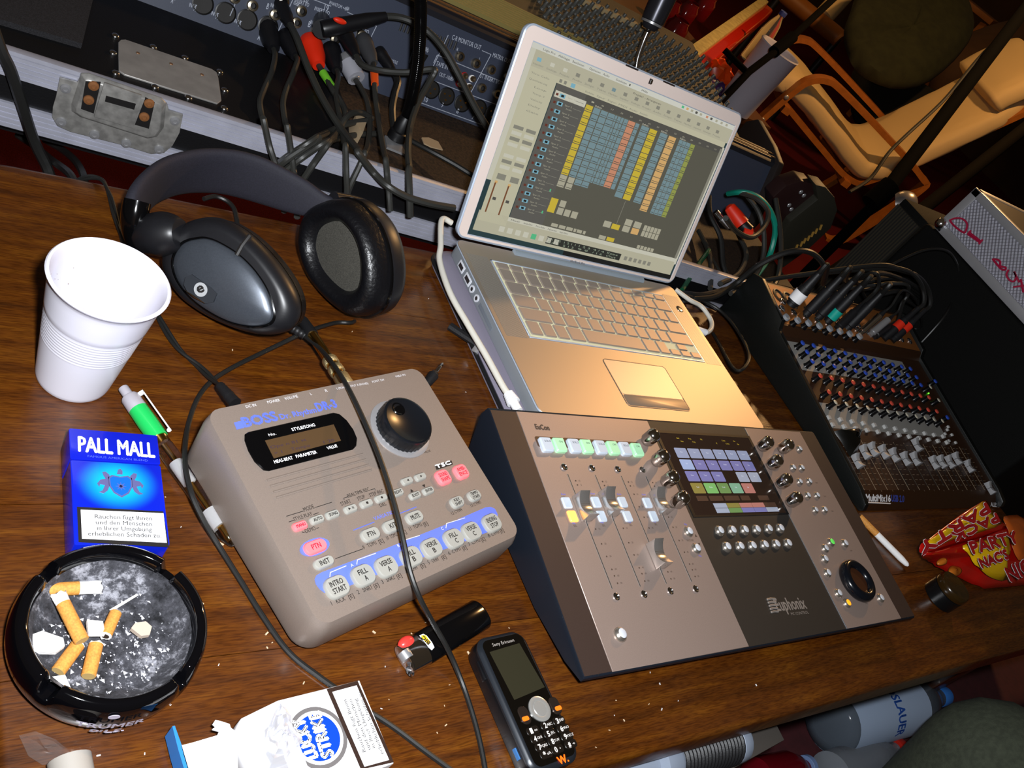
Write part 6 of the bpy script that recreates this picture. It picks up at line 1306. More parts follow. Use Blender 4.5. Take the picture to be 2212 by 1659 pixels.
for i in range(7):
    a, b = CT.px((1270, 3), .008), CT.px((1388, 58), .008); p = a.lerp(b, i / 6); mb = MB(); mb.box(-.0085, .0085, -.005, .005, 0, .010); part('channel_button', mb.mesh('channel_button', mat('button_cream', 'a08c68', .5), bev=.001), co, CTM @ T(p.x, p.y, 0))
# sockets on the back panel
n1 = lambda x, y: CP.px(N1(x, y))
jk = MB(); jk.lathe([(.0070, 0), (.0070, .0020), (.0062, .0050), (.0036, .0056), (.0033, .0012), (.0002, .001)], 18, mis=[0, 0, 0, 1, 1]); jkm = jk.mesh('jack_socket', [mat('socket_nickel', 'c0b49c', .25, 1.), M_INKB])
for x, y in ((105, 100), (285, 75), (250, 155), (385, 215), (515, 265), (430, 120), (695, 240), (670, 300), (1365, 385), (1475, 432), (1580, 475), (1690, 520), (1515, 600), (1618, 640), (-48, 38), (-170, -15), (-330, -50), (165, 10)): p = n1(x, y); part('jack_socket', jkm, co, CPM @ T(p.x, p.y, 0))
rc = MB(); rc.lathe([(.0048, 0), (.0048, .0030), (.0040, .0032), (.0040, .0070), (.0026, .0070), (.0002, .0060)], 16, mis=[1, 1, 0, 0, 0]); 
for k, (x, y) in enumerate(((1395, 515), (1448, 535), (1360, 570), (1425, 590))): p = n1(x, y); part('phono_socket', rc.mesh('phono_socket', [MATS['socket_nickel'], mat('phono_red', 'a01818', .4) if k % 2 == 0 else M_WHITE]), co, CPM @ T(p.x, p.y, 0))
xf = MB(); xf.lathe([(.0125, 0), (.0125, .0014), (.0112, .0018), (.0108, .0003), (.0002, .0002)], 24, mis=[0, 0, 1, 1]); xfm = xf.mesh('input_socket', [mat('socket_black', '0c0c0e', .4), mat('socket_inside', '15120f', .6)])
pn = MB()
for a in (.5, 2.6, 4.7): pn.cyl((.005 * math.cos(a), .005 * math.sin(a), 0), (.005 * math.cos(a), .005 * math.sin(a), .0016), .0013, seg=8)
pnm = pn.mesh('pins', M_GOLD)
for x, y in ((-385, 25), (-230, 88), (-82, 136), (60, 180), (190, 260)): p = n1(x, y); part('input_socket', xfm, co, CPM @ T(p.x, p.y, 0))
for x, y in ((1175, 612), (1278, 658), (1385, 705), (1498, 740), (1592, 775)): p = n1(x, y); q = part('output_socket', xfm, co, CPM @ T(p.x, p.y, 0)); part('pins', pnm, q)
pm = MB()
def pl_(a, b, r=.0005): pm.tube([(*n1(*a), .0003), (*n1(*b), .0003)], r, 4)
for a, b in (((228, 0), (120, 235)), ((365, -5), (490, 42)), ((600, 82), (650, 105)), ((800, 178), (750, 280)), ((760, 162), (800, 178)), ((1290, 240), (1140, 550)), ((1215, 375), (1690, 572)), ((1145, 535), (1640, 722)), ((1582, 372), (1440, 640)), ((1070, 690), (1560, 866)), ((-155, 5), (-200, 108)), ((1520, 345), (1582, 372)), ((1190, 430), (1215, 375))): pl_(a, b)
def pt_(s, a, b, h): put_text(pm, s, n1(*a), n1(*b), h, .0004)
for s, a, b, h in (('C-R MONITOR OUT', (1312, 268), (1508, 342), .0062), ('TAPE IN -10', (1203, 445), (1320, 490), .0058), ('OUT -10dBV', (1225, 518), (1325, 556), .0052), ('MATRIX OUT', (1590, 388), (1710, 436), .0060), ('ST INSERT I/O', (1505, 528), (1640, 578), .0056), ('10', (1122, 692), (1145, 700), .0066), ('9', (1238, 730), (1250, 735), .0066), ('8', (1342, 770), (1356, 776), .0066), ('7', (1448, 810), (1462, 816), .0066), ('20', (298, 10), (330, 22), .0070), ('19', (440, 68), (468, 78), .0070),
                   ('INSERT I/O', (240, 12), (336, 48), .0045), ('0dB', (232, 30), (270, 44), .004), ('INSERT I/O', (375, 68), (476, 104), .0045), ('PHANTOM +48V', (476, 28), (605, 78), .0042), ('ON', (590, 65), (610, 72), .004), ('INPUT', (75, 45), (120, 62), .0045), ('B', (45, 60), (58, 66), .0070), ('INPUT', (345, 160), (390, 178), .0045), ('B', (330, 182), (346, 188), .0070), ('INPUT', (0, 255), (25, 265), .0045), ('A', (-15, 270), (0, 276), .0070), ('INPUT', (150, 320), (190, 335), .0045), ('INSERT I/O', (640, 195), (745, 232), .0045), ('CONSOLE', (880, 415), (940, 440), .004), ('ON', (1120, 335), (1150, 346), .004), ('OFF', (1120, 352), (1152, 362), .004), ('R', (1345, 345), (1355, 349), .004), ('L', (1498, 412), (1505, 415), .004), ('INPUT', (-330, 100), (-282, 118), .0045), ('A', (-300, 128), (-285, 134), .007), ('INPUT', (-175, 152), (-125, 170), .0045), ('A', (-145, 180), (-130, 186), .007), ('INPUT', (-480, 45), (-430, 62), .0045), ('A', (-450, 72), (-436, 78), .007), ('INPUT', (-620, -12), (-572, 5), .0045), ('A', (-605, 18), (-590, 24), .007)): pt_(s, a, b, h)
prt('panel_print', pm.mesh('panel_print', mat('panel_ink', 'b4bac8', .5), smooth=0), co, CPM)
for k in range(14):
    x = 965 + 26 * k + (30 if k > 3 else 0); y = 175 + 10 * k; 
    if 1045 < x < 1150: continue
    a, b = n1(x + 12, y - 20), n1(x - 8, y + 35); mb = MB(); mb.tube([(*a, .0004), (*b, .0004)], .0016, 6); part('vent_slot', mb.mesh('vent_slot', M_INKB), co, CPM)
p = n1(800, 560); mb = MB(); mb.lathe([(.032, 0), (.032, .004), (.028, .0065), (.002, .007)], 40); part('round_cover', mb.mesh('round_cover', M_CON), co, CPM @ T(p.x, p.y, 0))
mb = MB(); mb.prism([n1(1015, 430), n1(1040, 332), n1(1145, 375), n1(1105, 440)], 0, .006); part('power_switch', mb.mesh('power_switch', M_BLACK, bev=.001), co, CPM)
# ---------------------------------------------------------------- cables from the console
def clamp_t(p, t):
    """keep a cable above the inner board and on the near side of the case rail"""
    t = min(t, on_z(p, .0).dot(CN) - .010)
    if on_t(p, .797).z < .046: t = min(t, .7885)
    return t
def over_rail(pts):
    """pixel + distance -> points, with one extra point where the cable lies on top of the rail"""
    out = []; prev = None
    for p, t in pts:
        if prev is not None and (on_t(prev, .797).z < .046) != (on_t(p, .797).z < .046):
            a, b = prev, p
            for k in range(20):
                m = ((a[0] + b[0]) / 2, (a[1] + b[1]) / 2)
                if (on_t(m, .797).z < .046) == (on_t(a, .797).z < .046): a = m
                else: b = m
            for tt in ((.806, .797) if on_t(p, .797).z < .046 else (.797, .806)): out.append(V(on_t(a, tt)) + ZU * .002)
        out.append(V(on_t(p, clamp_t(p, t)))); prev = p
    return out
M_XLR = mat('connector_black', '111114', .38); GRP = 'cables hanging from the console'
def ccab(label, plugpts, pts, r=.0034, rb=.0095, body=M_XLR, bands=(), name='console_cable', boot=True, m=M_CABLEG):
    """plugpts: ((px),(t)) start/end of the connector; pts: list of (px, t)"""
    P = over_rail([(L1(*p), t) for p, t in pts])
    a, b = [V(on_t(L1(*p), t)) for p, t in plugpts]; th = thing(name, label, 'cable', T(*a)); I_ = T(*a).inverted(); L = (b - a).length; n = 8
    mb = MB(); mb.tube([I_ @ a.lerp(b, t) for t in (0, .04, .3, .34, .7, 1.)], [rb * .92, rb, rb, rb * .94, rb * .85, rb * .55], 16); part('connector', mb.mesh('connector', body, smooth=40), th)
    mb = MB(); mb.tube([I_ @ p for p in spline([a.lerp(b, .9), b] + P, 8)], r, 8); part('cord', mb.mesh('cord', m), th)
    for (p, q, t0, t1, rr, mm_) in bands:
        mb = MB(); mb.tube([I_ @ V(on_t(L1(*p), t0)), I_ @ V(on_t(L1(*q), t1))], [rr, rr * .92], 14); part('tape_band', mb.mesh('tape_band', mm_), th)
    return th
T_R = mat('tape_red', 'd8280c', .45); T_G = mat('tape_green', '6ab42c', .45); T_W = mat('tape_grey', '9a9aa2', .6); T_O = mat('tape_orange', 'd84a10', .5)
ccab('dark cable hanging straight from a thick black plug beside the round input sockets', (((290, 190), 1.075), ((360, 420), 1.03)), [((372, 480), 1.01), ((345, 610), .97), ((275, 770), .93), ((242, 880), .90), ((268, 1040), .87), ((325, 1250), .80), ((375, 1400), .775), ((400, 1500), .765), ((430, 1640), .755), ((450, 1800), .75)], rb=.0135)
ccab('dark cable hanging from the plug half hidden by another cable', (((460, 300), 1.06), ((550, 480), 1.02)), [((562, 520), 1.0), ((520, 640), .965), ((462, 780), .93), ((440, 900), .90), ((465, 1080), .86), ((512, 1320), .79), ((540, 1540), .765), ((555, 1700), .755), ((560, 1850), .75)], rb=.012)
ccab('long thick cable falling from the top socket to the laptop\'s back', (((395, -10), 1.085), ((500, 210), 1.04)), [((560, 330), 1.01), ((650, 570), .97), ((745, 780), .935), ((850, 965), .90), ((960, 1130), .865), ((1085, 1310), .83), ((1210, 1470), .79), ((1340, 1590), .77), ((1500, 1680), .765), ((1700, 1740), .765), ((1900, 1775), .77)], r=.0042, rb=.0098)
ccab('cable with connector wrapped in bright red tape and a green ring', (((665, 345), 1.065), ((745, 560), 1.02)), [((800, 650), 1.0), ((870, 780), .97), ((940, 880), .95), ((972, 960), .93), ((960, 1050), .91), ((850, 1130), .88), ((640, 1250), .83), ((450, 1380), .78), ((360, 1460), .765)], r=.0036, rb=.0145, body=T_R, bands=(((780, 620), (858, 740), 1.006, .982, .0052, T_G),))
ccab('dark cable from a fat black plug beside the red-taped one', (((845, 410), 1.06), ((900, 600), 1.02)), [((912, 660), 1.0), ((890, 780), .97), ((905, 900), .94), ((935, 1050), .90), ((965, 1250), .83), ((978, 1450), .785), ((985, 1600), .77), ((990, 1800), .76)], rb=.0125)
ccab('cable with plug wrapped in pale grey tape', (((975, 480), 1.045), ((1060, 680), 1.01)), [((1100, 740), .99), ((1155, 860), .96), ((1180, 1030), .92), ((1165, 1230), .86), ((1090, 1420), .80), ((1000, 1620), .77), ((960, 1800), .76)], rb=.0105, body=M_STEEL, bands=(((1000, 545), (1065, 670), 1.034, 1.012, .0128, T_W),))
ccab('cable marked with one orange tape ring', (((1120, 330), 1.065), ((1210, 540), 1.02)), [((1218, 640), .99), ((1225, 800), .96), ((1250, 1000), .92), ((1290, 1250), .85), ((1330, 1500), .79), ((1345, 1650), .77), ((1355, 1800), .76)], rb=.0110, body=mat('connector_grey', '3a3a3c', .4), bands=(((1218, 620), (1224, 720), .995, .975, .0052, T_O),))
ccab('cable with slim black plug bending sideways below the gooseneck', (((950, 260), 1.07), ((1065, 480), 1.02)), [((1130, 560), 1.0), ((1290, 605), .985), ((1500, 618), .98), ((1690, 592), .975), ((1738, 605), .97), ((1700, 680), .965), ((1600, 860), .94), ((1530, 1060), .90), ((1508, 1280), .84), ((1512, 1480), .79), ((1520, 1660), .77), ((1525, 1850), .76)], r=.0040, rb=.0105)
ccab('glossy short cable dropping into the case behind the gooseneck', (((1250, 430), 1.06), ((1370, 590), 1.03)), [((1420, 690), 1.01), ((1395, 800), .99), ((1372, 930), .97), ((1380, 1060), .95), ((1400, 1160), .94)], r=.0044, rb=.0085, m=M_CABLE)
# big angled plug
th = ccab('cable with large angled plug carrying a red oval mark', (((770, 250), 1.03), ((1320, 140), 1.045)), [((1440, 150), 1.045), ((1560, 195), 1.04), ((1690, 280), 1.03), ((1820, 430), 1.01), ((1940, 640), .99), ((2060, 880), .96), ((2180, 1080), .93), ((2300, 1250), .90)], r=.0044, rb=.0105)
I_ = T(*th.location).inverted(); a = V(on_t(L1(770, 150), 1.085)); b = V(on_t(L1(775, 250), 1.032)); mb = MB(); mb.tube([I_ @ a, I_ @ b], [.010, .012], 16); part('plug_head', mb.mesh('plug_head', M_XLR), th)
c = on_t(L1(925, 178), 1.020); mb = MB(); mb.ball(I_ @ V(c), .0045, 16, 8, sc=(2.0, .8, .8)); part('red_mark', mb.mesh('red_mark', T_R), th)
# gooseneck lamp
gn = thing('gooseneck_lamp', 'black ribbed gooseneck rising from a socket in the flight case', 'gooseneck', T(*on_t(L1(1400, 1200), .93))); I_ = T(*on_t(L1(1400, 1200), .93)).inverted()
P = spline([V(on_t(L1(*p), t)) for p, t in (((1490, 1010), .935), ((1530, 880), .935), ((1565, 720), .935), ((1595, 520), .935), ((1610, 300), .935), ((1615, 100), .935), ((1610, -80), .935))], 26)
mb = MB(); mb.tube([I_ @ p for p in P], [.0074 if k % 2 else .0062 for k in range(len(P))], 12); part('neck', mb.mesh('neck', M_BLKGLOSS, smooth=60), gn)
a, b = V(on_t(L1(1400, 1190), .93)), V(on_t(L1(1495, 1000), .935)); mb = MB(); mb.tube([I_ @ a.lerp(b, t) for t in (0, .1, .35, .4, .75, 1.)], [.0115, .0125, .0120, .0100, .0105, .0075], 18); part('base_plug', mb.mesh('base_plug', M_BLACK), gn)
pp = [IF.px(L1(*p)) for p in ((1300, 1170), (1480, 1225), (1470, 1330), (1320, 1270))]; mb = MB(); mb.prism(pp, .0, .003); part('socket_plate', mb.mesh('socket_plate', M_STEEL), fc, HF)
for (nm, pts, lb) in (('paper_scrap', ((1620, 1180), (1680, 1180), (1760, 1215), (1800, 1285), (1700, 1260), (1640, 1230)), 'torn beige paper stuck inside the flight case'), ('wood_block', ((1000, 1090), (1110, 1100), (1060, 1250), (1010, 1180)), 'pale wooden offcut wedged among the console cables')):
    q = [IF.px(L1(*p)) for p in pts]; mb = MB(); mb.prism(q, .0, .0015 if 'paper' in nm else .02); tag(mb.build(nm, mat('beige_scrap', 'a08a6c', .8), None, CFm.M), lb, nm.split('_')[1] if 'wood' in nm else 'paper')
for i, (lb, pts) in enumerate((('dark cable lying across the case rail, upper of the crossing bundle', ((350, 1440), (470, 1340), (640, 1230), (820, 1130), (980, 1060), (1150, 1030))), ('dark cable lying across the case rail, middle of the crossing bundle', ((440, 1470), (600, 1350), (760, 1240), (920, 1180), (1080, 1150), (1250, 1140))), ('dark cable lying across the case rail, steepest of the crossing bundle', ((590, 1560), (700, 1400), (800, 1260), (900, 1130), (990, 990), (1100, 960), (1200, 1010))))):
    tt = [.775, .79, .83, .87, .90, .92, .93]; cable('crossing_cable', over_rail([(L1(*p), tt[k]) for k, p in enumerate(pts)]), .0036, M_CABLEG, lb)
cable('dark_lead', [V(on_t(L1(*p), t)) for p, t in (((1530, 1200), .93), ((1700, 1290), .91), ((1900, 1400), .89), ((2080, 1510), .87), ((2250, 1600), .85))], .0035, M_CABLE, 'black lead lying on the brown board inside the flight case')
for lb, pts in (('thick black cable hanging over the flight case rails left of the latch', (((-90, 150), .80), ((10, 430), .790), ((90, 600), .788), ((190, 900), .786), ((290, 1200), .785), ((400, 1430), .78), ((440, 1560), .77), ((460, 1700), .76))), ('black cable slanting below the flight case toward the table edge', (((150, 1150), .86), ((300, 1250), .84), ((420, 1350), .80), ((580, 1470), .74), ((640, 1560), .72))), ('black cable curving below the latch behind the table', (((380, 1190), .86), ((520, 1270), .84), ((640, 1370), .80), ((710, 1490), .76), ((725, 1600), .74)))):
    cable('hanging_cable', [V(on_t(L0(*p), t)) for p, t in pts], .0050 if 'thick' in lb else .0036, M_CABLE, lb)
# ---------------------------------------------------------------- clutter at the console's far end
def slab(name, pts, t, th_, m, label, cat, f=M1, parent=None):
    P = [V(on_t(f(*p), t)) for p in pts]; q = [CFm.I @ p for p in P]; mb = MB(); n = len(q); o = q[0]
    vs = [(p.x, t, p.z) for p in q] + [(p.x, t + th_, p.z) for p in q]; mb.add(vs, [tuple(range(n)), tuple(range(n, 2 * n))[::-1]] + [(i, (i + 1) % n, n + (i + 1) % n, n + i) for i in range(n)])
    return tag(mb.build(name, m, None, CFm.M, bev=.002), label, cat)
e1_ = thing('case_end_plate', 'dark rounded end plate of the console with small screws', 'end plate', CFm.M)
def slab_part(pts, t, th_, m, nm, parent):
    q = [CFm.I @ V(on_t(M1(*p), t)) for p in pts]; n = len(q); mb = MB(); vs = [(p.x, t, p.z) for p in q] + [(p.x, t + th_, p.z) for p in q]
    mb.add(vs, [tuple(range(n)), tuple(range(n, 2 * n))[::-1]] + [(i, (i + 1) % n, n + (i + 1) % n, n + i) for i in range(n)]); return part(nm, mb.mesh(nm, m, bev=.002), parent)
slab_part(((830, 890), (930, 800), (1050, 760), (1130, 780), (1190, 860), (1180, 905), (1000, 1065), (870, 1105), (835, 1000)), 1.00, .03, mat('plate_redbrown', '24100f', .5), 'plate', e1_)
slab_part(((1160, 790), (1240, 810), (1310, 890), (1332, 985), (1280, 1130), (1100, 1300), (905, 1440), (890, 1200), (960, 1080), (1180, 905)), .985, .03, mat('plate_olive', '25231a', .6, bump=.2, bscale=300), 'rubber_flap', e1_)
sc_ = MB(); sc_.ball((0, 0, 0), .0042, 10, 6, sc=(1, .5, 1)); scm = sc_.mesh('screw', M_STEEL)
for x, y in ((1070, 875), (1047, 848), (972, 982), (955, 950)): p = CFm.I @ V(on_t(M1(x, y), .999)); part('screw', scm, e1_, T(*p))
gm_ = MB()
for k, (x, y) in enumerate(((1012, 1275), (1050, 1250), (1075, 1225), (1105, 1205), (1135, 1175), (1165, 1150), (1200, 1120))):
    a = CFm.I @ V(on_t(M1(x - 6, y + 18), .984)); b = CFm.I @ V(on_t(M1(x + 8, y - 16), .984)); gm_.tube([a, b], .0022, 5)
prt('worn_gold_print', gm_.mesh('worn_gold_print', mat('worn_gold', 'a07a34', .6), smooth=0), e1_)
cable('turquoise_cable', [V(on_t(M1(*p), t)) for p, t in (((480, 860), .97), ((560, 850), .95), ((650, 860), .94), ((740, 910), .93), ((810, 1000), .92), ((845, 1110), .91), ((835, 1230), .90), ((790, 1370), .88), ((700, 1500), .84), ((650, 1570), .82), ((640, 1600), .90))], .0046, mat('cable_turquoise', '10806c', .4), 'bright turquoise green cable curving down behind the laptop')
cable('green_cable', [V(on_t(M1(*p), t)) for p, t in (((330, 1300), .88), ((250, 1410), .84), ((180, 1520), .80), ((120, 1610), .77))], .0036, mat('cable_dkgreen', '0c4a2c', .4), 'dark green cable beside the laptop\'s hinge')
for lb, pts in (('black cable in the tangle, nearest the laptop lid', ((330, 880), (340, 1020), (420, 1200), (440, 1400), (480, 1560), (380, 1640))), ('black cable in the tangle crossing the red connector', ((560, 850), (700, 900), (790, 1000), (760, 1120), (660, 1200), (540, 1150), (460, 1050))), ('black cable in the tangle hanging steeply', ((250, 1150), (320, 1290), (345, 1420), (340, 1600))), ('black cable in the tangle running along the green cable', ((620, 870), (720, 1010), (760, 1200), (740, 1400), (640, 1560), (500, 1640))), ('black cable in the tangle touching the end plate', ((850, 900), (880, 1100), (890, 1300), (870, 1500), (800, 1640))), ('black cable in the tangle looping low by the mixing desk', ((240, 1280), (340, 1360), (420, 1480), (560, 1590), (720, 1640))), ('black cable in the tangle falling beside the silver rail', ((130, 1440), (150, 1520), (120, 1610), (150, 1700))), ('black cable in the tangle under the turquoise cable', ((480, 1020), (560, 1180), (620, 1330), (560, 1480), (420, 1560)))):
    n = len(pts); cable('tangled_cable', [V(on_t(M1(*p), .95 - .17 * k / (n - 1))) for k, p in enumerate(pts)], .0040, M_CABLE if 'nearest' in lb else M_CABLEG, lb)
a, b = V(on_t(M1(480, 950), .93)), V(on_t(M1(590, 1100), .90)); rc_ = thing('red_connector', 'orange-red taped connector in the cable tangle beside the laptop', 'connector', T(*a)); I_ = T(*a).inverted()
mb = MB(); mb.tube([I_ @ a.lerp(b, t) for t in (0, .1, .5, 1)], [.004, .009, .011, .012], 14); part('body', mb.mesh('body', T_R), rc_)
mb = MB(); mb.tube([I_ @ b, I_ @ V(on_t(M1(640, 1150), .89))], [.010, .010], 14); part('collar', mb.mesh('collar', M_XLR), rc_)
mb = MB(); mb.tube([I_ @ V(on_t(M1(590, 1160), .89)), I_ @ V(on_t(M1(660, 1170), .885))], [.010, .009], 12); part('tail', mb.mesh('tail', T_R), rc_)
a, b = V(on_t(M1(380, 1000), .93)), V(on_t(M1(490, 1120), .91)); w2 = thing('steel_connector', 'small steel connector with white sleeve in the cable tangle', 'connector', T(*a)); I_ = T(*a).inverted()
mb = MB(); mb.tube([I_ @ a, I_ @ a.lerp(b, .5)], .0050, 12); part('shell', mb.mesh('shell', M_CHROME), w2); mb = MB(); mb.tube([I_ @ a.lerp(b, .45), I_ @ b], .0062, 12); part('sleeve', mb.mesh('sleeve', M_WHITE), w2)
# ================================================================ speaker cabinet and instrument case right of the table
XC = 1.530
M_TOLEX = mat('tolex_black', '0a0a09', .8, bump=.5, bscale=700, spec=.15)
ac = thing('speaker_cabinet', 'tall black vinyl-covered speaker cabinet standing right of the table', 'speaker cabinet', T(XC + .2, .57, FLOORZ)); AI = T(XC + .2, .57, FLOORZ).inverted()
mb = MB(); mb.box(XC, XC + .42, .372, .79, FLOORZ + .02, .195); part('cabinet', mb.mesh('cabinet', M_TOLEX, bev=.008, bseg=3), ac, AI)
for x in (XC + .04, XC + .38):
    for y in (.41, .75): mb = MB(); mb.cyl((x, y, FLOORZ), (x, y, FLOORZ + .02), .02, seg=12); part('foot', mb.mesh('foot', M_RUBBER), ac, AI)
def ribs():
    m = mat('ribbed_grille', '121009', .8); nt = m.node_tree; b = nt.nodes['Principled BSDF']; tc = nt.nodes.new('ShaderNodeTexCoord'); w = nt.nodes.new('ShaderNodeTexWave'); w.inputs['Scale'].default_value = 55; w.bands_direction = 'Y'
    nt.links.new(tc.outputs['Object'], w.inputs[0]); r = nt.nodes.new('ShaderNodeValToRGB'); r.color_ramp.elements[0].color = lin('060504'); r.color_ramp.elements[1].color = lin('2a2416'); nt.links.new(w.outputs['Fac'], r.inputs[0]); nt.links.new(r.outputs[0], b.inputs['Base Color']); return m
gc = thing('grille_cabinet', 'black cabinet with ribbed cloth front behind the small mixing desk', 'speaker cabinet', T(1.72, .836, FLOORZ)); AI = T(1.72, .836, FLOORZ).inverted()
mb = MB(); mb.box(1.56, 1.95, .800, .872, FLOORZ, .19); part('cabinet', mb.mesh('cabinet', M_TOLEX, bev=.006), gc, AI)
mb = MB(); mb.box(1.552, 1.562, .804, .868, FLOORZ + .05, .175); part('grille_cloth', mb.mesh('grille_cloth', ribs()), gc, AI)
# aluminium instrument case
U1 = crop(1960, 340, 4.365)
dc = thing('aluminium_case', 'silver dimpled aluminium case with red handwriting on top of the speaker cabinet', 'case', T(XC + .12, .59, .196)); DI_ = T(XC + .12, .59, .196).inverted()
Y0D, Y1D, Z0D, Z1D, XD = .40, .776, .1965, .288, XC + .004
def dimple():
    m = mat('dimpled_alu', 'b4b4c0', .35, .35); nt = m.node_tree; b = nt.nodes['Principled BSDF']; tc = nt.nodes.new('ShaderNodeTexCoord'); sp = nt.nodes.new('ShaderNodeSeparateXYZ'); nt.links.new(tc.outputs['Object'], sp.inputs[0]); o = []
    for ax in (1, 2):
        mu = nt.nodes.new('ShaderNodeMath'); mu.operation = 'MULTIPLY'; mu.inputs[1].default_value = 2 * math.pi / .0075; nt.links.new(sp.outputs[ax], mu.inputs[0]); s = nt.nodes.new('ShaderNodeMath'); s.operation = 'SINE'; nt.links.new(mu.outputs[0], s.inputs[0]); o.append(s)
    a = nt.nodes.new('ShaderNodeMath'); a.operation = 'MULTIPLY'; nt.links.new(o[0].outputs[0], a.inputs[0]); nt.links.new(o[1].outputs[0], a.inputs[1])
    bp = nt.nodes.new('ShaderNodeBump'); bp.inputs['Distance'].default_value = .0015; bp.inputs['Strength'].default_value = .9; nt.links.new(a.outputs[0], bp.inputs['Height']); nt.links.new(bp.outputs[0], b.inputs['Normal']); return m
mb = MB(); mb.box(XD + .003, XD + .255, Y0D + .003, Y1D - .003, Z0D + .002, Z1D - .002); part('panel', mb.mesh('panel', dimple()), dc, DI_)
M_EDGE = mat('case_edge', 'b0b0b4', .35, .5)
for a in ((XD, XD + .014, Y0D, Y1D, Z0D, Z0D + .016), (XD, XD + .014, Y0D, Y1D, Z1D - .014, Z1D), (XD, XD + .014, Y1D - .016, Y1D, Z0D, Z1D), (XD, XD + .26, Y1D - .014, Y1D, Z1D - .012, Z1D), (XD, XD + .26, Y0D, Y0D + .014, Z1D - .012, Z1D)): mb = MB(); mb.box(*a); part('edge_profile', mb.mesh('edge_profile', M_EDGE, bev=.002), dc, DI_)
mb = MB(); mb.box(XD + .014, XD + .25, Y0D + .014, Y1D - .014, Z1D - .003, Z1D - .001); part('lid', mb.mesh('lid', mat('lid_dark', '2a1c16', .35)), dc, DI_)
mb = MB(); mb.ball((XD - .001, Y1D - .006, Z0D + .0125), .0105, 18, 10); part('corner_ball', mb.mesh('corner_ball', M_CHROME), dc, DI_)
DF = Fr((XD, 0, 0), (0, -1, 0), Z=(-1, 0, 0)); dq = lambda x, y: V(DF.w(*DF.px(U1(x, y)), .0022))
mb = MB()
for st in (((405, 595), (440, 640), (500, 690), (545, 715)), ((405, 595), (460, 575), (520, 580), (565, 620), (565, 670), (545, 715)), ((575, 725), (690, 805)), ((575, 725), (605, 690)), ((680, 820), (715, 775)), ((590, 710), (700, 795)), ((810, 960), (850, 1010), (890, 1055)), ((810, 960), (850, 965), (880, 985), (880, 1020), (890, 1030), (930, 1040), (930, 1060), (895, 1060)), ((960, 1060), (940, 1110), (970, 1160), (1010, 1170), (1030, 1130), (1010, 1080), (1060, 1180)), ((1005, 1225), (1110, 1210)), ((1075, 1150), (1100, 1275))):
    mb.tube(spline([dq(*p) for p in st], 5), .0017, 5)
prt('handwriting', mb.mesh('handwriting', mat('marker_red', 'a8123c', .5), smooth=0), dc, DI_)
for y in (.47, .70): mb = MB(); mb.box(XD - .003, XD + .02, y - .012, y + .012, Z1D - .004, Z1D + .004); part('catch', mb.mesh('catch', M_STEEL, bev=.001), dc, DI_) if y < .5 else None

# ================================================================ snack bag, grinder and cigarette on the table
Q1 = crop(1800, 1000, 4.879)
sg = thing('snack_bag', 'torn red and yellow peanut bag lying by the small mixing desk', 'snack bag', T(*on_z((2080, 1200), 0))); SI = T(*on_z((2080, 1200), 0)).inverted()
M_BR = mat('bag_red', 'b0120c', .22, coat=.4); M_BY = mat('bag_yellow', 'dcb010', .22, coat=.4); M_BO = mat('bag_orange', 'b0521a', .3, coat=.3)
def sheet(pts, m, name, hfun, n=6, parent=sg, I_=None, base=0.):
    """closed outline from pixels, swollen into a crumpled pillow; outline heights from hfun"""
    P = [V(on_z(Q1(x, y), h)) for (x, y), h in zip(pts, hfun)]; P = spline(P, 3, True); c = sum(P, V()) / len(P); mb = MB(); vs = []; fs = []; N = len(P)
    for k in range(n + 1):
        for i, p in enumerate(P):
            d = c.lerp(p, k / n); d = d + V((0, 0, base * (1 - (k / n) ** 2) + .0035 * mnoise.noise(d * 60))); vs.append(tuple((I_ or SI) @ d))
    for k in range(n):
        for i in range(N): fs.append((k * N + i, k * N + (i + 1) % N, (k + 1) * N + (i + 1) % N, (k + 1) * N + i))
    mb.add(vs, fs); me = mb.mesh(name, m, smooth=50); o = part(name, me, parent); md = o.modifiers.new('s', 'SOLIDIFY'); md.thickness = .0006; return o
sheet([(915, 870), (975, 830), (1150, 690), (1350, 540), (1500, 450), (1605, 395), (1660, 470), (1740, 560), (1790, 640), (1830, 690), (1600, 770), (1300, 850), (1050, 930), (930, 960)], M_BR, 'flap', [.040, .044, .052, .060, .066, .068, .066, .062, .058, .054, .046, .040, .036, .034], base=.004)
def patch(pts, m, name, hz, lift=.004): return sheet(pts, m, name, [hz] * len(pts) if not isinstance(hz, list) else hz, 4, base=lift)
sheet([(930, 960), (1050, 930), (1300, 850), (1600, 770), (1830, 690), (2000, 700), (2300, 800), (2300, 1250), (1990, 1290), (1900, 1305), (1600, 1320), (1400, 1240), (1180, 1150), (1040, 1060), (985, 1020)], M_BR, 'body', [.034, .036, .040, .046, .054, .050, .045, .012, .004, .004, .004, .006, .010, .016, .022], base=.012)
patch([(980, 840), (1150, 720), (1330, 600), (1480, 480), (1600, 400), (1680, 510), (1775, 640), (1500, 745), (1250, 815), (1000, 900)], M_BY, 'yellow_panel', [.047, .055, .062, .068, .072, .069, .063, .053, .048, .043], .006)
patch([(1365, 872), (1600, 800), (1800, 748), (1840, 800), (1870, 960), (1800, 1060), (1830, 1230), (1660, 1210), (1530, 1110), (1440, 990)], M_BY, 'yellow_panel', [.046, .049, .053, .052, .048, .040, .026, .026, .034, .040], .014)
patch([(1790, 570), (2010, 565), (2300, 640), (2300, 900), (2010, 1040), (1900, 900), (1840, 720)], M_BO, 'picture_panel', [.060, .058, .05, .04, .04, .048, .054], .008)
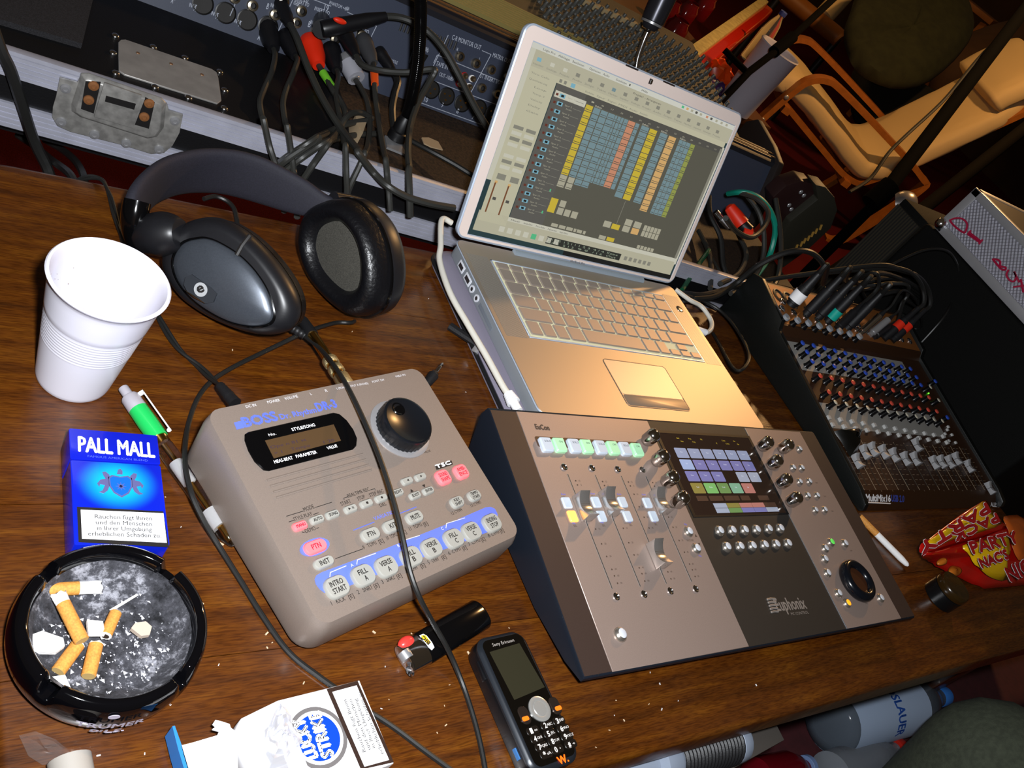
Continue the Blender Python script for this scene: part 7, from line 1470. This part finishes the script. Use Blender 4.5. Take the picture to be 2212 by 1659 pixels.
for cxy, r_ in (((1150, 1040), 52), ((1290, 1130), 78)): patch([(cxy[0] + r_ * math.cos(a), cxy[1] + r_ * .75 * math.sin(a)) for a in [k * .785 for k in range(8)]], mat('peanut_print', 'b4641c', .3), 'peanut_picture', .030 if r_ < 60 else .024, .004)
lt = MB(); lw_ = MB()
def btxt(s, a, b, h, z0, z1, k=1.):
    A, B = V(on_z(Q1(*a), z0)), V(on_z(Q1(*b), z1)); f = Fr(A, B - A, Z=(-.15, -.3, 1)); 
    for mb_, bo, dz_ in ((lw_, .0017, 0.), (lt, .0012, .0006)):
        t = MB(); put_text(t, s, (0, 0), ((B - A).length, 0), h, .001 + dz_, 0, None, bo); mb_.add([tuple(SI @ f.w(*v)) for v in t.v], t.f)
btxt('PARTY', (1600, 425), (1020, 825), .0120, .080, .062); btxt('PACK', (1705, 535), (1330, 715), .0105, .076, .068)
btxt('PARTY', (1465, 960), (1850, 865), .0140, .058, .062); btxt("NAC'S", (1560, 1110), (1790, 1020), .0110, .048, .052); btxt('NIC', (1860, 1250), (2040, 1160), .017, .034, .038)
prt('bag_lettering_edge', lw_.mesh('bag_lettering_edge', M_INKW, smooth=0), sg); prt('bag_lettering', lt.mesh('bag_lettering', mat('bag_ink', '98141a', .4), smooth=0), sg)
gj = on_z(Q1(1100, 1420), 0); gr = thing('herb_grinder', 'small dark round tin with amber lid half hidden by the snack bag', 'tin', T(*gj))
gx = V(on_z(Q1(1010, 1230), .022)) - V(gj); 
mb = MB(); mb.lathe([(.020, 0), (.021, .001), (.021, .018), (.020, .0185)], 36); part('tin', mb.mesh('tin', mat('tin_black', '0a0c0e', .3)), gr); mb = MB(); mb.lathe([(.0205, .0188), (.0210, .0195), (.0210, .027), (.0195, .029), (.001, .029)], 36); part('lid', mb.mesh('lid', mat('lid_amber', '2a1c08', .2, coat=.4)), gr)
a, b = V(on_z(Q1(275, 565), .0045)), V(on_z(Q1(790, 1085), .0045)); cf = Fr(a, b - a, Z=(0, 0, 1)); LC = (b - a).length
cg = thing('cigarette', 'half-smoked white cigarette lying on the table beside the control surface', 'cigarette', cf.M)
mb = MB(); mb.lathe([(.0040, 0), (.0041, .0005), (.0041, LC * .36)], 18, RX); part('filter', mb.mesh('filter', M_FIL), cg); mb = MB(); mb.lathe([(.0040, LC * .36), (.0040, LC * .86), (.0034, LC * .92), (.0030, LC * .97), (.0012, LC)], 18, RX); part('paper', mb.mesh('paper', M_PAP), cg)

# ================================================================ armchair of bent wood
AF = V((.849, -.529, 0)); AW = V((.529, .849, 0))
bend = at((1795, 176), 4.05); org = bend - AF * .09 - AW * 0.; org.z = FLOORZ; top = bend.z - FLOORZ
hf = Fr(org, AF, AW)
ch = thing('armchair', 'bentwood armchair with cream cushion standing on the red carpet', 'armchair', hf.M)
M_BW = mat('bentwood', '9a5a20', .4, noise=.1, nscale=30); M_CREAM = mat('cushion_cream', 'c9ae7c', .85, bump=.4, bscale=30)
def strip(P, w, th_, m, nm, y):
    mb = MB(); P = spline([V((x, 0, z)) for x, z in P], 6); N = len(P); rg = []
    for i in range(N):
        t = (P[min(i + 1, N - 1)] - P[max(i - 1, 0)]).normalized(); n = V((-t.z, 0, t.x)); rg.append([P[i] + n * (th_ / 2) * a + V((0, y + w / 2 * b, 0)) for a, b in ((1, -1), (1, 1), (-1, 1), (-1, -1))])
    loft(mb, rg); part(nm, mb.mesh(nm, m, smooth=50), ch)
for y in (0., .60): strip([(-.10, 0), (-.06, .25), (-.02, top - .12), (.01, top - .045), (.07, top - .005), (.15, top - .002), (.45, top - .045), (.75, top - .10), (.80, top - .16), (.70, .06), (.62, .0)], .058, .026, M_BW, 'arm_frame', y)
for y in (.06, .54): strip([(.0, .40), (.30, .33), (.52, .29), (.62, .36), (.80, .70), (.95, 1.0)], .045, .025, M_BW, 'seat_rail', y)
for x, z in ((.02, .385), (.5, .27)): mb = MB(); mb.box(x - .02, x + .02, .0, .60, z - .015, z + .015); part('cross_bar', mb.mesh('cross_bar', M_BW), ch)
def cush(u, v):
    S = cush.S; k = u * (len(S) - 1); i = min(int(k), len(S) - 2); p = S[i].lerp(S[i + 1], k - i); t = (S[i + 1] - S[i]).normalized(); n = V((-t.z, 0, t.x)); a = 2 * math.pi * v
    c, s = math.cos(a), math.sin(a); e = min(1, min(u, 1 - u) * 14) ** .5
    q = p + n * (.055 * e * math.copysign(abs(s) ** .6, s) + .006 * mnoise.noise(V((p.x * 14, c * 6, p.z * 14)))) ; return (q.x, .30 + .275 * math.copysign(abs(c) ** .35, c) * (.55 + .45 * e), q.z)
cush.S = spline([V((x, 0, z)) for x, z in ((-.08, .40), (-.05, .475), (.10, .465), (.30, .415), (.50, .365), (.58, .38), (.66, .46), (.80, .74), (.93, 1.02))], 6)
mb = MB(); mb.grid(cush, 60, 36, False, True); part('cushion', mb.mesh('cushion', M_CREAM, smooth=70), ch)
cush.S = spline([V((x, 0, z)) for x, z in ((.86, .90), (.90, 1.0), (.96, 1.10), (.99, 1.13))], 6); mb = MB(); mb.grid(lambda u, v: (lambda p: (p[0] - .07, p[1], p[2]))(cush(u, v)), 24, 30, False, True); part('head_pillow', mb.mesh('head_pillow', M_CREAM, smooth=70), ch)
for x, z in ((-.055, .30), (-.035, .44)):
    mb = MB(); mb.ball((x, -.03, z), .012, 10, 6, sc=(1, .4, 1)); part('bolt', mb.mesh('bolt', M_STEEL), ch)
# ================================================================ mic stands
def stand(name, label, parts, I0):
    th = thing(name, label, 'microphone stand', T(*I0)); I_ = T(*I0).inverted()
    for nm, pts, r, m in parts:
        mb = MB(); mb.tube([I_ @ V(p) for p in pts], r, 12); part(nm, mb.mesh(nm, m), th)
    return th
M_POLE = mat('pole_black', '040404', .9, spec=.05)
b1 = at((1700, 660), 2.35); b1.z = FLOORZ
dome = at((1945, 440), 2.55); foot = V((dome.x, dome.y, FLOORZ))
t1 = stand('microphone_stand', 'thick black microphone stand with silver dome clutch before the armchair', [('upper_pole', [at((1905, 425), 2.55), at((2260, -40), 3.05)], .021, M_POLE), ('clutch', [at((1880, 440), 2.55), at((1925, 400), 2.55)], .030, M_POLE), ('lower_pole', [at((1905, 425), 2.56), V((foot.x - .02, foot.y + .05, FLOORZ + .02))], .016, M_POLE), ('boom', [at((1690, 665), 2.2), at((1960, 478), 2.5), at((2260, 240), 2.9)], .019, mat('boom_brown', '0a0704', .9, spec=.05)), ('base', [foot + V((-.2, .05, .02)), foot + V((.2, .05, .02))], .018, M_POLE)], foot)
I_ = T(*foot).inverted(); mb = MB(); nd = (CR * .8 + CU * .3).normalized(); f_ = Fr(I_ @ dome, nd, Z=-CF); 
mb.lathe([(.001, .046), (.014, .044), (.026, .036), (.034, .022), (.036, .008), (.034, .0), (.034, -.012)], 28, f_.M @ Matrix.Rotation(1.1, 4, 'Y') @ Matrix.Rotation(.3, 4, 'X')); part('dome', mb.mesh('dome', mat('dome_silver', '9a9492', .32, .6)), t1)
cable('microphone_lead', [at((1835, 415), 2.4), at((1880, 385), 2.45), at((1920, 330), 2.5), at((1960, 290), 2.6), at((2040, 215), 2.7), at((2110, 130), 2.85), at((2150, 90), 2.95), at((2230, 20), 3.1)], .005, M_CABLE, 'thin black lead running along the thick microphone stand')
p0 = at((1560, 215), 2.5); ft = V((p0.x - .05, p0.y, FLOORZ))
stand('microphone_stand', 'slim black microphone stand with cross arm behind the laptop', [('pole', [at((1545, 232), 2.45), at((1618, 155), 2.5), at((1690, 100), 2.6), at((1830, -30), 2.8)], .0105, M_POLE), ('joint', [at((1672, 112), 2.58), at((1712, 80), 2.62)], .018, M_POLE), ('arm', [at((1615, 158), 2.5), at((1565, 108), 2.5)], .009, M_POLE), ('leg', [at((1545, 232), 2.45), ft + V((0, 0, .02))], .010, M_POLE), ('base', [ft + V((-.2, 0, .015)), ft + V((.2, 0, .015))], .014, M_POLE)], ft)
# gooseneck microphone behind the laptop lid, fixed on the console top
g0 = CT.w(*CT.px((1372, 160)), 0); gmic = thing('gooseneck_microphone', 'silver microphone on a thin gooseneck rising behind the laptop lid', 'microphone', T(*g0)); I_ = T(*g0).inverted(); dd_ = (g0 - CAM).dot(CF)
P = spline([g0, at((1378, 125), dd_ * .995), at((1390, 90), dd_ * .99), at((1402, 62), dd_ * .985)], 16); mb = MB(); mb.tube([I_ @ p for p in P], [.0052 if k % 2 else .0044 for k in range(len(P))], 10); part('neck', mb.mesh('neck', M_CHROME, smooth=60), gmic)
a, b = at((1402, 62), dd_ * .985), at((1440, -20), dd_ * .97); mb = MB(); mb.tube([I_ @ a.lerp(b, t) for t in (-.02, .05, .15, .2, .4, 1.)], [.010, .014, .015, .019, .020, .021], 20); part('body', mb.mesh('body', mat('mic_body', '3a3a40', .3, .6)), gmic); mb = MB(); mb.tube([I_ @ a.lerp(b, t) for t in (.12, .18)], .0185, 20); part('ring', mb.mesh('ring', M_STEEL), gmic)
# ================================================================ things on the side table beyond the console
wt = thing('side_table', 'low wooden side table crowded behind the console', 'table', T(*V((at((1560, 60), 3.0).x, at((1560, 60), 3.0).y, FLOORZ))))
c0 = at((1600, 140), 3.0); ztab = c0.z - .10; I_ = wt.matrix_world.copy(); I_ = T(*V((at((1560, 60), 3.0).x, at((1560, 60), 3.0).y, FLOORZ))).inverted()
M_SIDE = mat('side_wood', '4a2a10', .5, noise=.1, nscale=8)
cx_, cy_ = c0.x + .1, c0.y + .15
mb = MB(); mb.box(cx_ - .75, cx_ + .06, cy_ - .30, cy_ + .55, ztab - .03, ztab); part('top', mb.mesh('top', M_SIDE, bev=.004), wt, I_)
for dx in (-.7, .02):
    for dy in (-.26, .5): mb = MB(); mb.box(cx_ + dx - .025, cx_ + dx + .025, cy_ + dy - .025, cy_ + dy + .025, FLOORZ, ztab - .03); part('leg', mb.mesh('leg', M_SIDE), wt, I_)
# long red and cream lacquered box
a, b = V(on_z((1492, 152), ztab + .05)), V(on_z((1655, 20), ztab + .05)); rbx = Fr(V((a.x, a.y, ztab)), V((b.x - a.x, b.y - a.y, 0)), Z=(0, 0, 1)); LB = V((b.x - a.x, b.y - a.y)).length
rd = thing('lacquered_box', 'long glossy red box with cream top edge standing behind the laptop', 'box', rbx.M)
mb = MB(); mb.box(0, LB, -.035, .035, .0, .070); part('red_body', mb.mesh('red_body', mat('lacquer_red', 'd02408', .15, coat=.5), bev=.02, bseg=4), rd)
mb = MB(); mb.box(0, LB, .012, .055, .060, .085); part('cream_top', mb.mesh('cream_top', mat('lacquer_cream', 'b8a870', .4, noise=.15, nscale=40), bev=.006), rd)
def clut(name, label, cat, p, z, build, dz=0.): w = V(on_z(p, ztab + z)); th = thing(name, label, cat, T(w.x, w.y, ztab)); build(th); return th
def bucket(th): 
    mb = MB(); mb.lathe([(.001, 0), (.060, 0), (.072, .22), (.075, .224), (.073, .228), (.069, .222), (.056, .004), (.001, .004)], 32); part('shell', mb.mesh('shell', mat('bucket_white', 'c4c0ca', .45)), th)
clut('plastic_pot', 'tall white plastic pot standing behind the laptop', 'pot', (1585, 232), 0, bucket)
def bottle(th, cap='3a4a90'):
    mb = MB(); mb.lathe([(.001, 0), (.030, .001), (.033, .01), (.033, .13), (.026, .17), (.014, .20), (.013, .212)], 24); part('bottle', mb.mesh('bottle', mat('pet_clear', 'e8f0f0', .05, trans=.95, ior=1.2)), th); mb = MB(); mb.lathe([(.015, .208), (.0155, .21), (.0155, .224), (.014, .2255), (.001, .2255)], 20); part('cap', mb.mesh('cap', mat('cap_' + cap, cap, .4)), th)
clut('water_bottle', 'small clear bottle with blue cap standing behind the white pot', 'bottle', (1612, 130), 0, bottle)
def crumple(c, r, m, nm, seed):
    def f(th):
        mb = MB(); mb.ball((0, 0, r * .7), r, 20, 12)
        mb.v = [tuple(V(v) * (1 + .35 * mnoise.noise(V(v) * (2.2 / r) + V((seed, 0, 0))))) for v in mb.v]; mb.v = [(x, y, max(0, z)) for x, y, z in mb.v]; part(nm, mb.mesh(nm, m, smooth=25), th)
    return f
clut('orange_bag', 'crumpled bright orange plastic bag beside the red lacquered box', 'bag', (1545, 165), .03, crumple(0, .05, mat('bag_orange_bright', 'e04808', .3), 'bag', 2.)); clut('purple_bag', 'crumpled purple plastic bag below the orange bag', 'bag', (1535, 195), .02, crumple(0, .035, mat('bag_purple', '3a1c58', .35), 'bag', 5.))
for k, (p, lb) in enumerate((((1480, 30), 'dark red glass jar beside the red lacquered box'), ((1455, 70), 'dark red glass jar in front of the cream-edged box'), ((1520, 15), 'dark red glass jar at the far end of the lacquered box'), ((1440, 25), 'dark red glass jar nearest the gooseneck microphone'))):
    def jar(th): mb = MB(); mb.lathe([(.001, 0), (.036, .001), (.040, .012), (.040, .075), (.030, .09), (.030, .10), (.027, .10), (.027, .09), (.036, .072), (.036, .01), (.001, .006)], 28); part('jar', mb.mesh('jar', mat('glass_red', '5a0a10', .1, coat=.5)), th)
    clut('glass_jar', lb, 'jar', p, .05, jar)
# ================================================================ sofa, cushion and boards at the back
def blob(name, label, cat, corners, depth, th_, m, nm='cushion', puff=.10):
    P = [V(at(p, depth + dd)) for p, dd in corners]; c = sum(P, V()) / len(P); P = spline(P, 4, True); N = len(P); th = thing(name, label, cat, T(*c)); mb = MB(); rg = []
    for s, z in ((.5, -1.), (.85, -.85), (1., 0.), (.92, .7), (.7, 1.), (.35, 1.12), (.05, 1.15)): rg.append([(p - c) * s - CF * (th_ * z) + V((0, 0, .02 * mnoise.noise((p - c) * 5 + V((z * 3, 0, 0))))) for p in P])
    loft(mb, rg); part(nm, mb.mesh(nm, m, smooth=70), th); return th
M_GREEN = mat('cushion_green', '232612', .9, noise=.2, nscale=20); M_SOFA = mat('sofa_brown', '3a2410', .8, noise=.12, nscale=12)
blob('sofa_cushion', 'dark green buttoned cushion lying behind the armchair', 'cushion', (((1830, 40), 0), ((1880, -30), .2), ((2040, -40), .4), ((2100, 40), .4), ((2080, 110), .2), ((1980, 190), 0), ((1870, 170), -.1), ((1825, 100), 0)), 4.7, .10, M_GREEN)
sf = blob('sofa', 'brown upholstered sofa behind the thick microphone stand', 'sofa', (((2030, 120), 0), ((2100, 70), .2), ((2200, 50), .3), ((2330, 60), .3), ((2340, 240), 0), ((2200, 230), -.1), ((2060, 260), -.1), ((2010, 210), -.05)), 5.6, .2, M_SOFA, 'backrest')
blob('floor_cushion', 'dark brown floor cushion under the bentwood armchair', 'cushion', (((1850, 140), 0), ((1950, 170), 0), ((2040, 240), .1), ((2010, 300), 0), ((1930, 320), -.1), ((1850, 250), -.1)), 5.3, .15, mat('cushion_black', '12100a', .9), 'cushion')
M_PINE = mat('pine_orange', '7c4a14', .5, noise=.08, nscale=10)
ctp = [at(p, d) for p, d in (((2030, 14), 6.6), ((2110, -30), 7.2), ((2190, 22), 7.2), ((2128, 64), 6.6))]; cz = sum(p.z for p in ctp) / 4; cc_ = sum(ctp, V()) / 4
cft = thing('coffee_table', 'pine table standing far behind the sofa', 'table', T(cc_.x, cc_.y, FLOORZ)); mb = MB(); mb.prism([(p.x - cc_.x, p.y - cc_.y) for p in ctp], cz - FLOORZ - .04, cz - FLOORZ); part('top', mb.mesh('top', M_PINE, bev=.005), cft)
for p in ctp: q = (p - cc_) * .8; mb = MB(); mb.box(q.x - .025, q.x + .025, q.y - .025, q.y + .025, 0, cz - FLOORZ - .04); part('leg', mb.mesh('leg', M_PINE), cft)
# second wooden chair arm and cream cushion at the top
bw = thing('wooden_bench', 'wooden bench with rounded rail standing behind the slim microphone stand', 'bench', T(*V((at((1760, 40), 5.2).x, at((1760, 40), 5.2).y, FLOORZ)))); I_ = T(*V((at((1760, 40), 5.2).x, at((1760, 40), 5.2).y, FLOORZ))).inverted()
P = [at((1680, -25), 5.2), at((1740, 25), 5.25), at((1800, 72), 5.3), at((1815, 88), 5.3)]; mb = MB(); mb.tube([I_ @ p for p in spline(P, 5)], .052, 10); part('rail', mb.mesh('rail', M_PINE), bw)
e = at((1812, 82), 5.3); mb = MB(); mb.tube([I_ @ e, I_ @ V((e.x, e.y, FLOORZ))], .022, 10); part('leg', mb.mesh('leg', M_BLACK), bw)
e = at((1690, -15), 5.2); mb = MB(); mb.tube([I_ @ e, I_ @ V((e.x, e.y, FLOORZ))], .022, 10); part('leg', mb.mesh('leg', M_BLACK), bw)
P = [at((1775, 40), 5.3), at((1830, -20), 5.4)]; mb = MB(); mb.tube([I_ @ p for p in P], .06, 12); part('bolster', mb.mesh('bolster', M_CREAM), bw)
# ================================================================ below the table's near edge: bottles, grip, knee
R1 = crop(1260, 1340, 2.3235)
bn = thing('bench_seat', 'dark maroon upholstered bench below the table\'s near edge', 'bench', T(1.6, .18, FLOORZ))
zs = -.30
mb = MB(); mb.box(-.80, .75, -.10, .16, zs - FLOORZ - .10, zs - FLOORZ); part('cushion', mb.mesh('cushion', mat('seat_maroon', '3c0f14', .9, noise=.15, nscale=60), bev=.03, bseg=4), bn)
for x in (-.74, .69):
    for y in (-.06, .12): mb = MB(); mb.box(x - .02, x + .02, y - .02, y + .02, 0, zs - FLOORZ - .10); part('leg', mb.mesh('leg', M_TABLEDK), bn)
def lyingbottle(name, label, pa, pb, z, R, prof, bodymat, capm, lab=None, txt=None):
    a, b = V(on_z(R1(*pa), z)), V(on_z(R1(*pb), z)); f = Fr(a, b - a, Z=(0, 0, 1)); L = (b - a).length; th = thing(name, label, 'bottle', f.M)
    mb = MB(); mb.lathe([(r * R, t * L) for t, r in prof], 32, RX); part('bottle', mb.mesh('bottle', bodymat, smooth=60), th)
    mb = MB(); mb.lathe([(.001, L * .93), (.0150, L * .93), (.0155, L * .935), (.0155, L * 1.0), (.0140, L * 1.012), (.001, L * 1.012)], 24, RX); part('cap', mb.mesh('cap', capm), th)
    if lab:
        t0, t1, m = lab; mb = MB(); mb.lathe([(R * 1.004, t0 * L), (R * 1.006, t0 * L + .001), (R * 1.006, t1 * L)], 40, RX, cap=False); lb = part('paper_label', mb.mesh('paper_label', m), th)
        if txt:
            v = f.I @ CAM; ang0 = math.atan2(v.y, v.z); mt = MB(); t = MB(); text_c(t, txt, (0, 0), .020, 0, -math.pi / 2, 0, None, .085, .0006)
            for x, y, _ in t.v: a_ = ang0 + y / (R * 1.01); mt.v.append((L * (t0 + t1) / 2 + .012 + x, R * 1.012 * math.sin(a_), R * 1.012 * math.cos(a_)))
            mt.f = t.f; mt.mi = t.mi; prt('label_lettering', mt.mesh('label_lettering', mat('label_blue', '1c4a9c', .5), smooth=0), lb)
    return th
M_PET = mat('pet_grey', '6a7480', .12, trans=.55, ior=1.15)
lyingbottle('mineral_water_bottle', 'large water bottle with pale blue label and bright blue cap', (1230, 520), (1810, 380), -.255, .043, ((0, .55), (.02, .95), (.05, 1.), (.60, 1.), (.68, .96), (.78, .75), (.86, .45), (.90, .36), (.95, .34)), M_PET, mat('cap_skyblue', '2f74c8', .4), (.03, .62, mat('label_paper', '9fb0c8', .5)), 'VÖSLAUER')
lyingbottle('water_bottle', 'crumpled clear bottle with red cap lying below the labelled bottle', (1230, 780), (1585, 640), -.268, .030, ((0, .6), (.03, 1.), (.5, .96), (.7, .8), (.85, .4), (.92, .36)), mat('pet_clear2', '9aa0a8', .12, trans=.6, ior=1.15), mat('cap_red', 'a01c10', .4))
lyingbottle('lemonade_bottle', 'small red bottle lying beside the black ribbed grip', (860, 800), (1130, 735), -.272, .026, ((0, .6), (.04, 1.), (.6, 1.), (.8, .7), (.9, .4), (.95, .4)), mat('pet_red', '6a0c18', .1, trans=.3, ior=1.2), mat('cap_silverblue', '6a80a8', .4))
# ribbed grip with pale collar
a, b = V(on_z(R1(200, 760), -.06)), V(on_z(R1(780, 600), -.06)); f = Fr(a, b - a, Z=(0, 0, 1)); L = (b - a).length
gp = thing('ribbed_grip', 'black ribbed handle grip with pale grey collars below the table edge', 'handle', f.M)
n = 17; q = [(.040 * .45, L * .36), (.040 * .48, L * .37)]
for k in range(n): x = L * (.38 + .52 * k / n); q += [(.0185, x), (.0205, x + L * .52 / n * .4), (.0205, x + L * .52 / n * .7), (.0185, x + L * .52 / n * .95)]
mb = MB(); mb.lathe(q, 24, RX); part('grip', mb.mesh('grip', M_RUBBER, smooth=30), gp); M_PG = mat('collar_grey', '8a94a4', .45)
mb = MB(); mb.lathe([(.016, L * .88), (.020, L * .90), (.020, L * .97), (.017, L)], 24, RX); part('collar', mb.mesh('collar', M_PG), gp); mb = MB(); mb.lathe([(.014, -L * .3), (.014, L * .2), (.022, L * .22), (.022, L * .33), (.018, L * .38)], 24, RX); part('collar', mb.mesh('collar', M_PG), gp)
P = [V(on_z(R1(*p), -.075)) for p in ((560, 760), (780, 575), (965, 512), (1010, 600), (760, 740), (700, 800), (520, 820))]; c = sum(P, V()) / len(P); mb = MB(); mb.prism([(p.x - c.x, p.y - c.y) for p in P], -.012, 0); tag(mb.build('metal_plate', mat('plate_brushed', '6e6862', .4, .5), None, T(*c), bev=.001), 'flat brushed metal bracket under the table\'s near edge', 'bracket')
# ================================================================ a seated person's knee in green-grey trousers
pe = thing('person', 'seated person\'s bent knee in worn green-grey jeans', 'person', T(1.30, -.10, FLOORZ)); I_ = T(1.30, -.10, FLOORZ).inverted()
kn_ = at((2165, 1668), 1.12); hip = kn_ + V((.34, -.30, .02)); ank = V((kn_.x - .06, kn_.y - .02, FLOORZ + .09)); toe = ank + V((-.10, .14, -.055))
sk = [(hip, .095), (hip.lerp(kn_, .35), .088), (hip.lerp(kn_, .7), .082), (hip.lerp(kn_, .9), .080), (kn_ + V((-.012, .012, .0)), .080), (kn_.lerp(ank, .12) + V((-.012, .008, 0)), .074), (kn_.lerp(ank, .35), .062), (kn_.lerp(ank, .7), .050), (ank, .045)]
P = spline([s[0] for s in sk], 6); rr = []
for i in range(len(sk) - 1): rr += [sk[i][1] + (sk[i + 1][1] - sk[i][1]) * k / 6 for k in range(6)]
rr.append(sk[-1][1]); mb = MB(); mb.tube([I_ @ p for p in P], rr, 32)
mb.v = [tuple(V(v) + V((1, 1, 1)) * 0 + (V((0, 0, 1)) * .0035 * mnoise.noise(V(v) * 22)) + V((.0035 * mnoise.noise(V(v) * 22 + V((7, 0, 0))), 0, 0))) for v in mb.v]
part('trouser_leg', mb.mesh('trouser_leg', mat('jeans_green', '3f4436', .9, noise=.18, nscale=160, bump=.5, bscale=900), smooth=80), pe)
mb = MB(); mb.tube([I_ @ p for p in spline([ank + V((.03, -.04, -.03)), ank + V((0, 0, -.03)), ank.lerp(toe, .6) + V((0, 0, -.012)), toe]  , 5)], [.035, .040, .042, .043, .044, .045, .045, .044, .043, .042, .040, .038, .036, .033, .028, .02][:16], 16); part('shoe', mb.mesh('shoe', M_BLACK), pe)

sto = thing('stool', 'black padded stool the seated person rests on', 'stool', T(1.62, -.36, FLOORZ))
mb = MB(); mb.lathe([(.17, .50), (.185, .51), (.185, .525), (.17, .534), (.01, .536)], 36); part('seat', mb.mesh('seat', M_BLACK), sto)
for k in range(4):
    a = .785 + k * 1.571; mb = MB(); mb.cyl((.17 * math.cos(a), .17 * math.sin(a), 0), (.10 * math.cos(a), .10 * math.sin(a), .50), .013, seg=10); part('leg', mb.mesh('leg', M_POLE), sto)
# ================================================================ crumbs and tobacco shreds on the table top
random.seed(21); mb = MB()
for k in range(150):
    x, y = random.uniform(.13, 1.05), random.uniform(.125, .66)
    if k % 3: x, y = random.uniform(.13, .62), random.uniform(.125, .40)
    s = random.choice((.0004, .0005, .0007, .0010)); M = T(x, y, s * .4) @ RZ(random.uniform(0, 3)); mb.box(-s * random.uniform(1, 2.2), s, -s * .5, s * .5, -s * .4, s * .4, random.choice((0, 0, 1)), M)
tag(mb.build('crumbs', [mat('crumb_pale', 'c8b090', .8), mat('crumb_white', 'd8d8d8', .8)], None, smooth=0), 'pale crumbs and tobacco shreds scattered over the table top', 'crumbs', None, 'stuff')
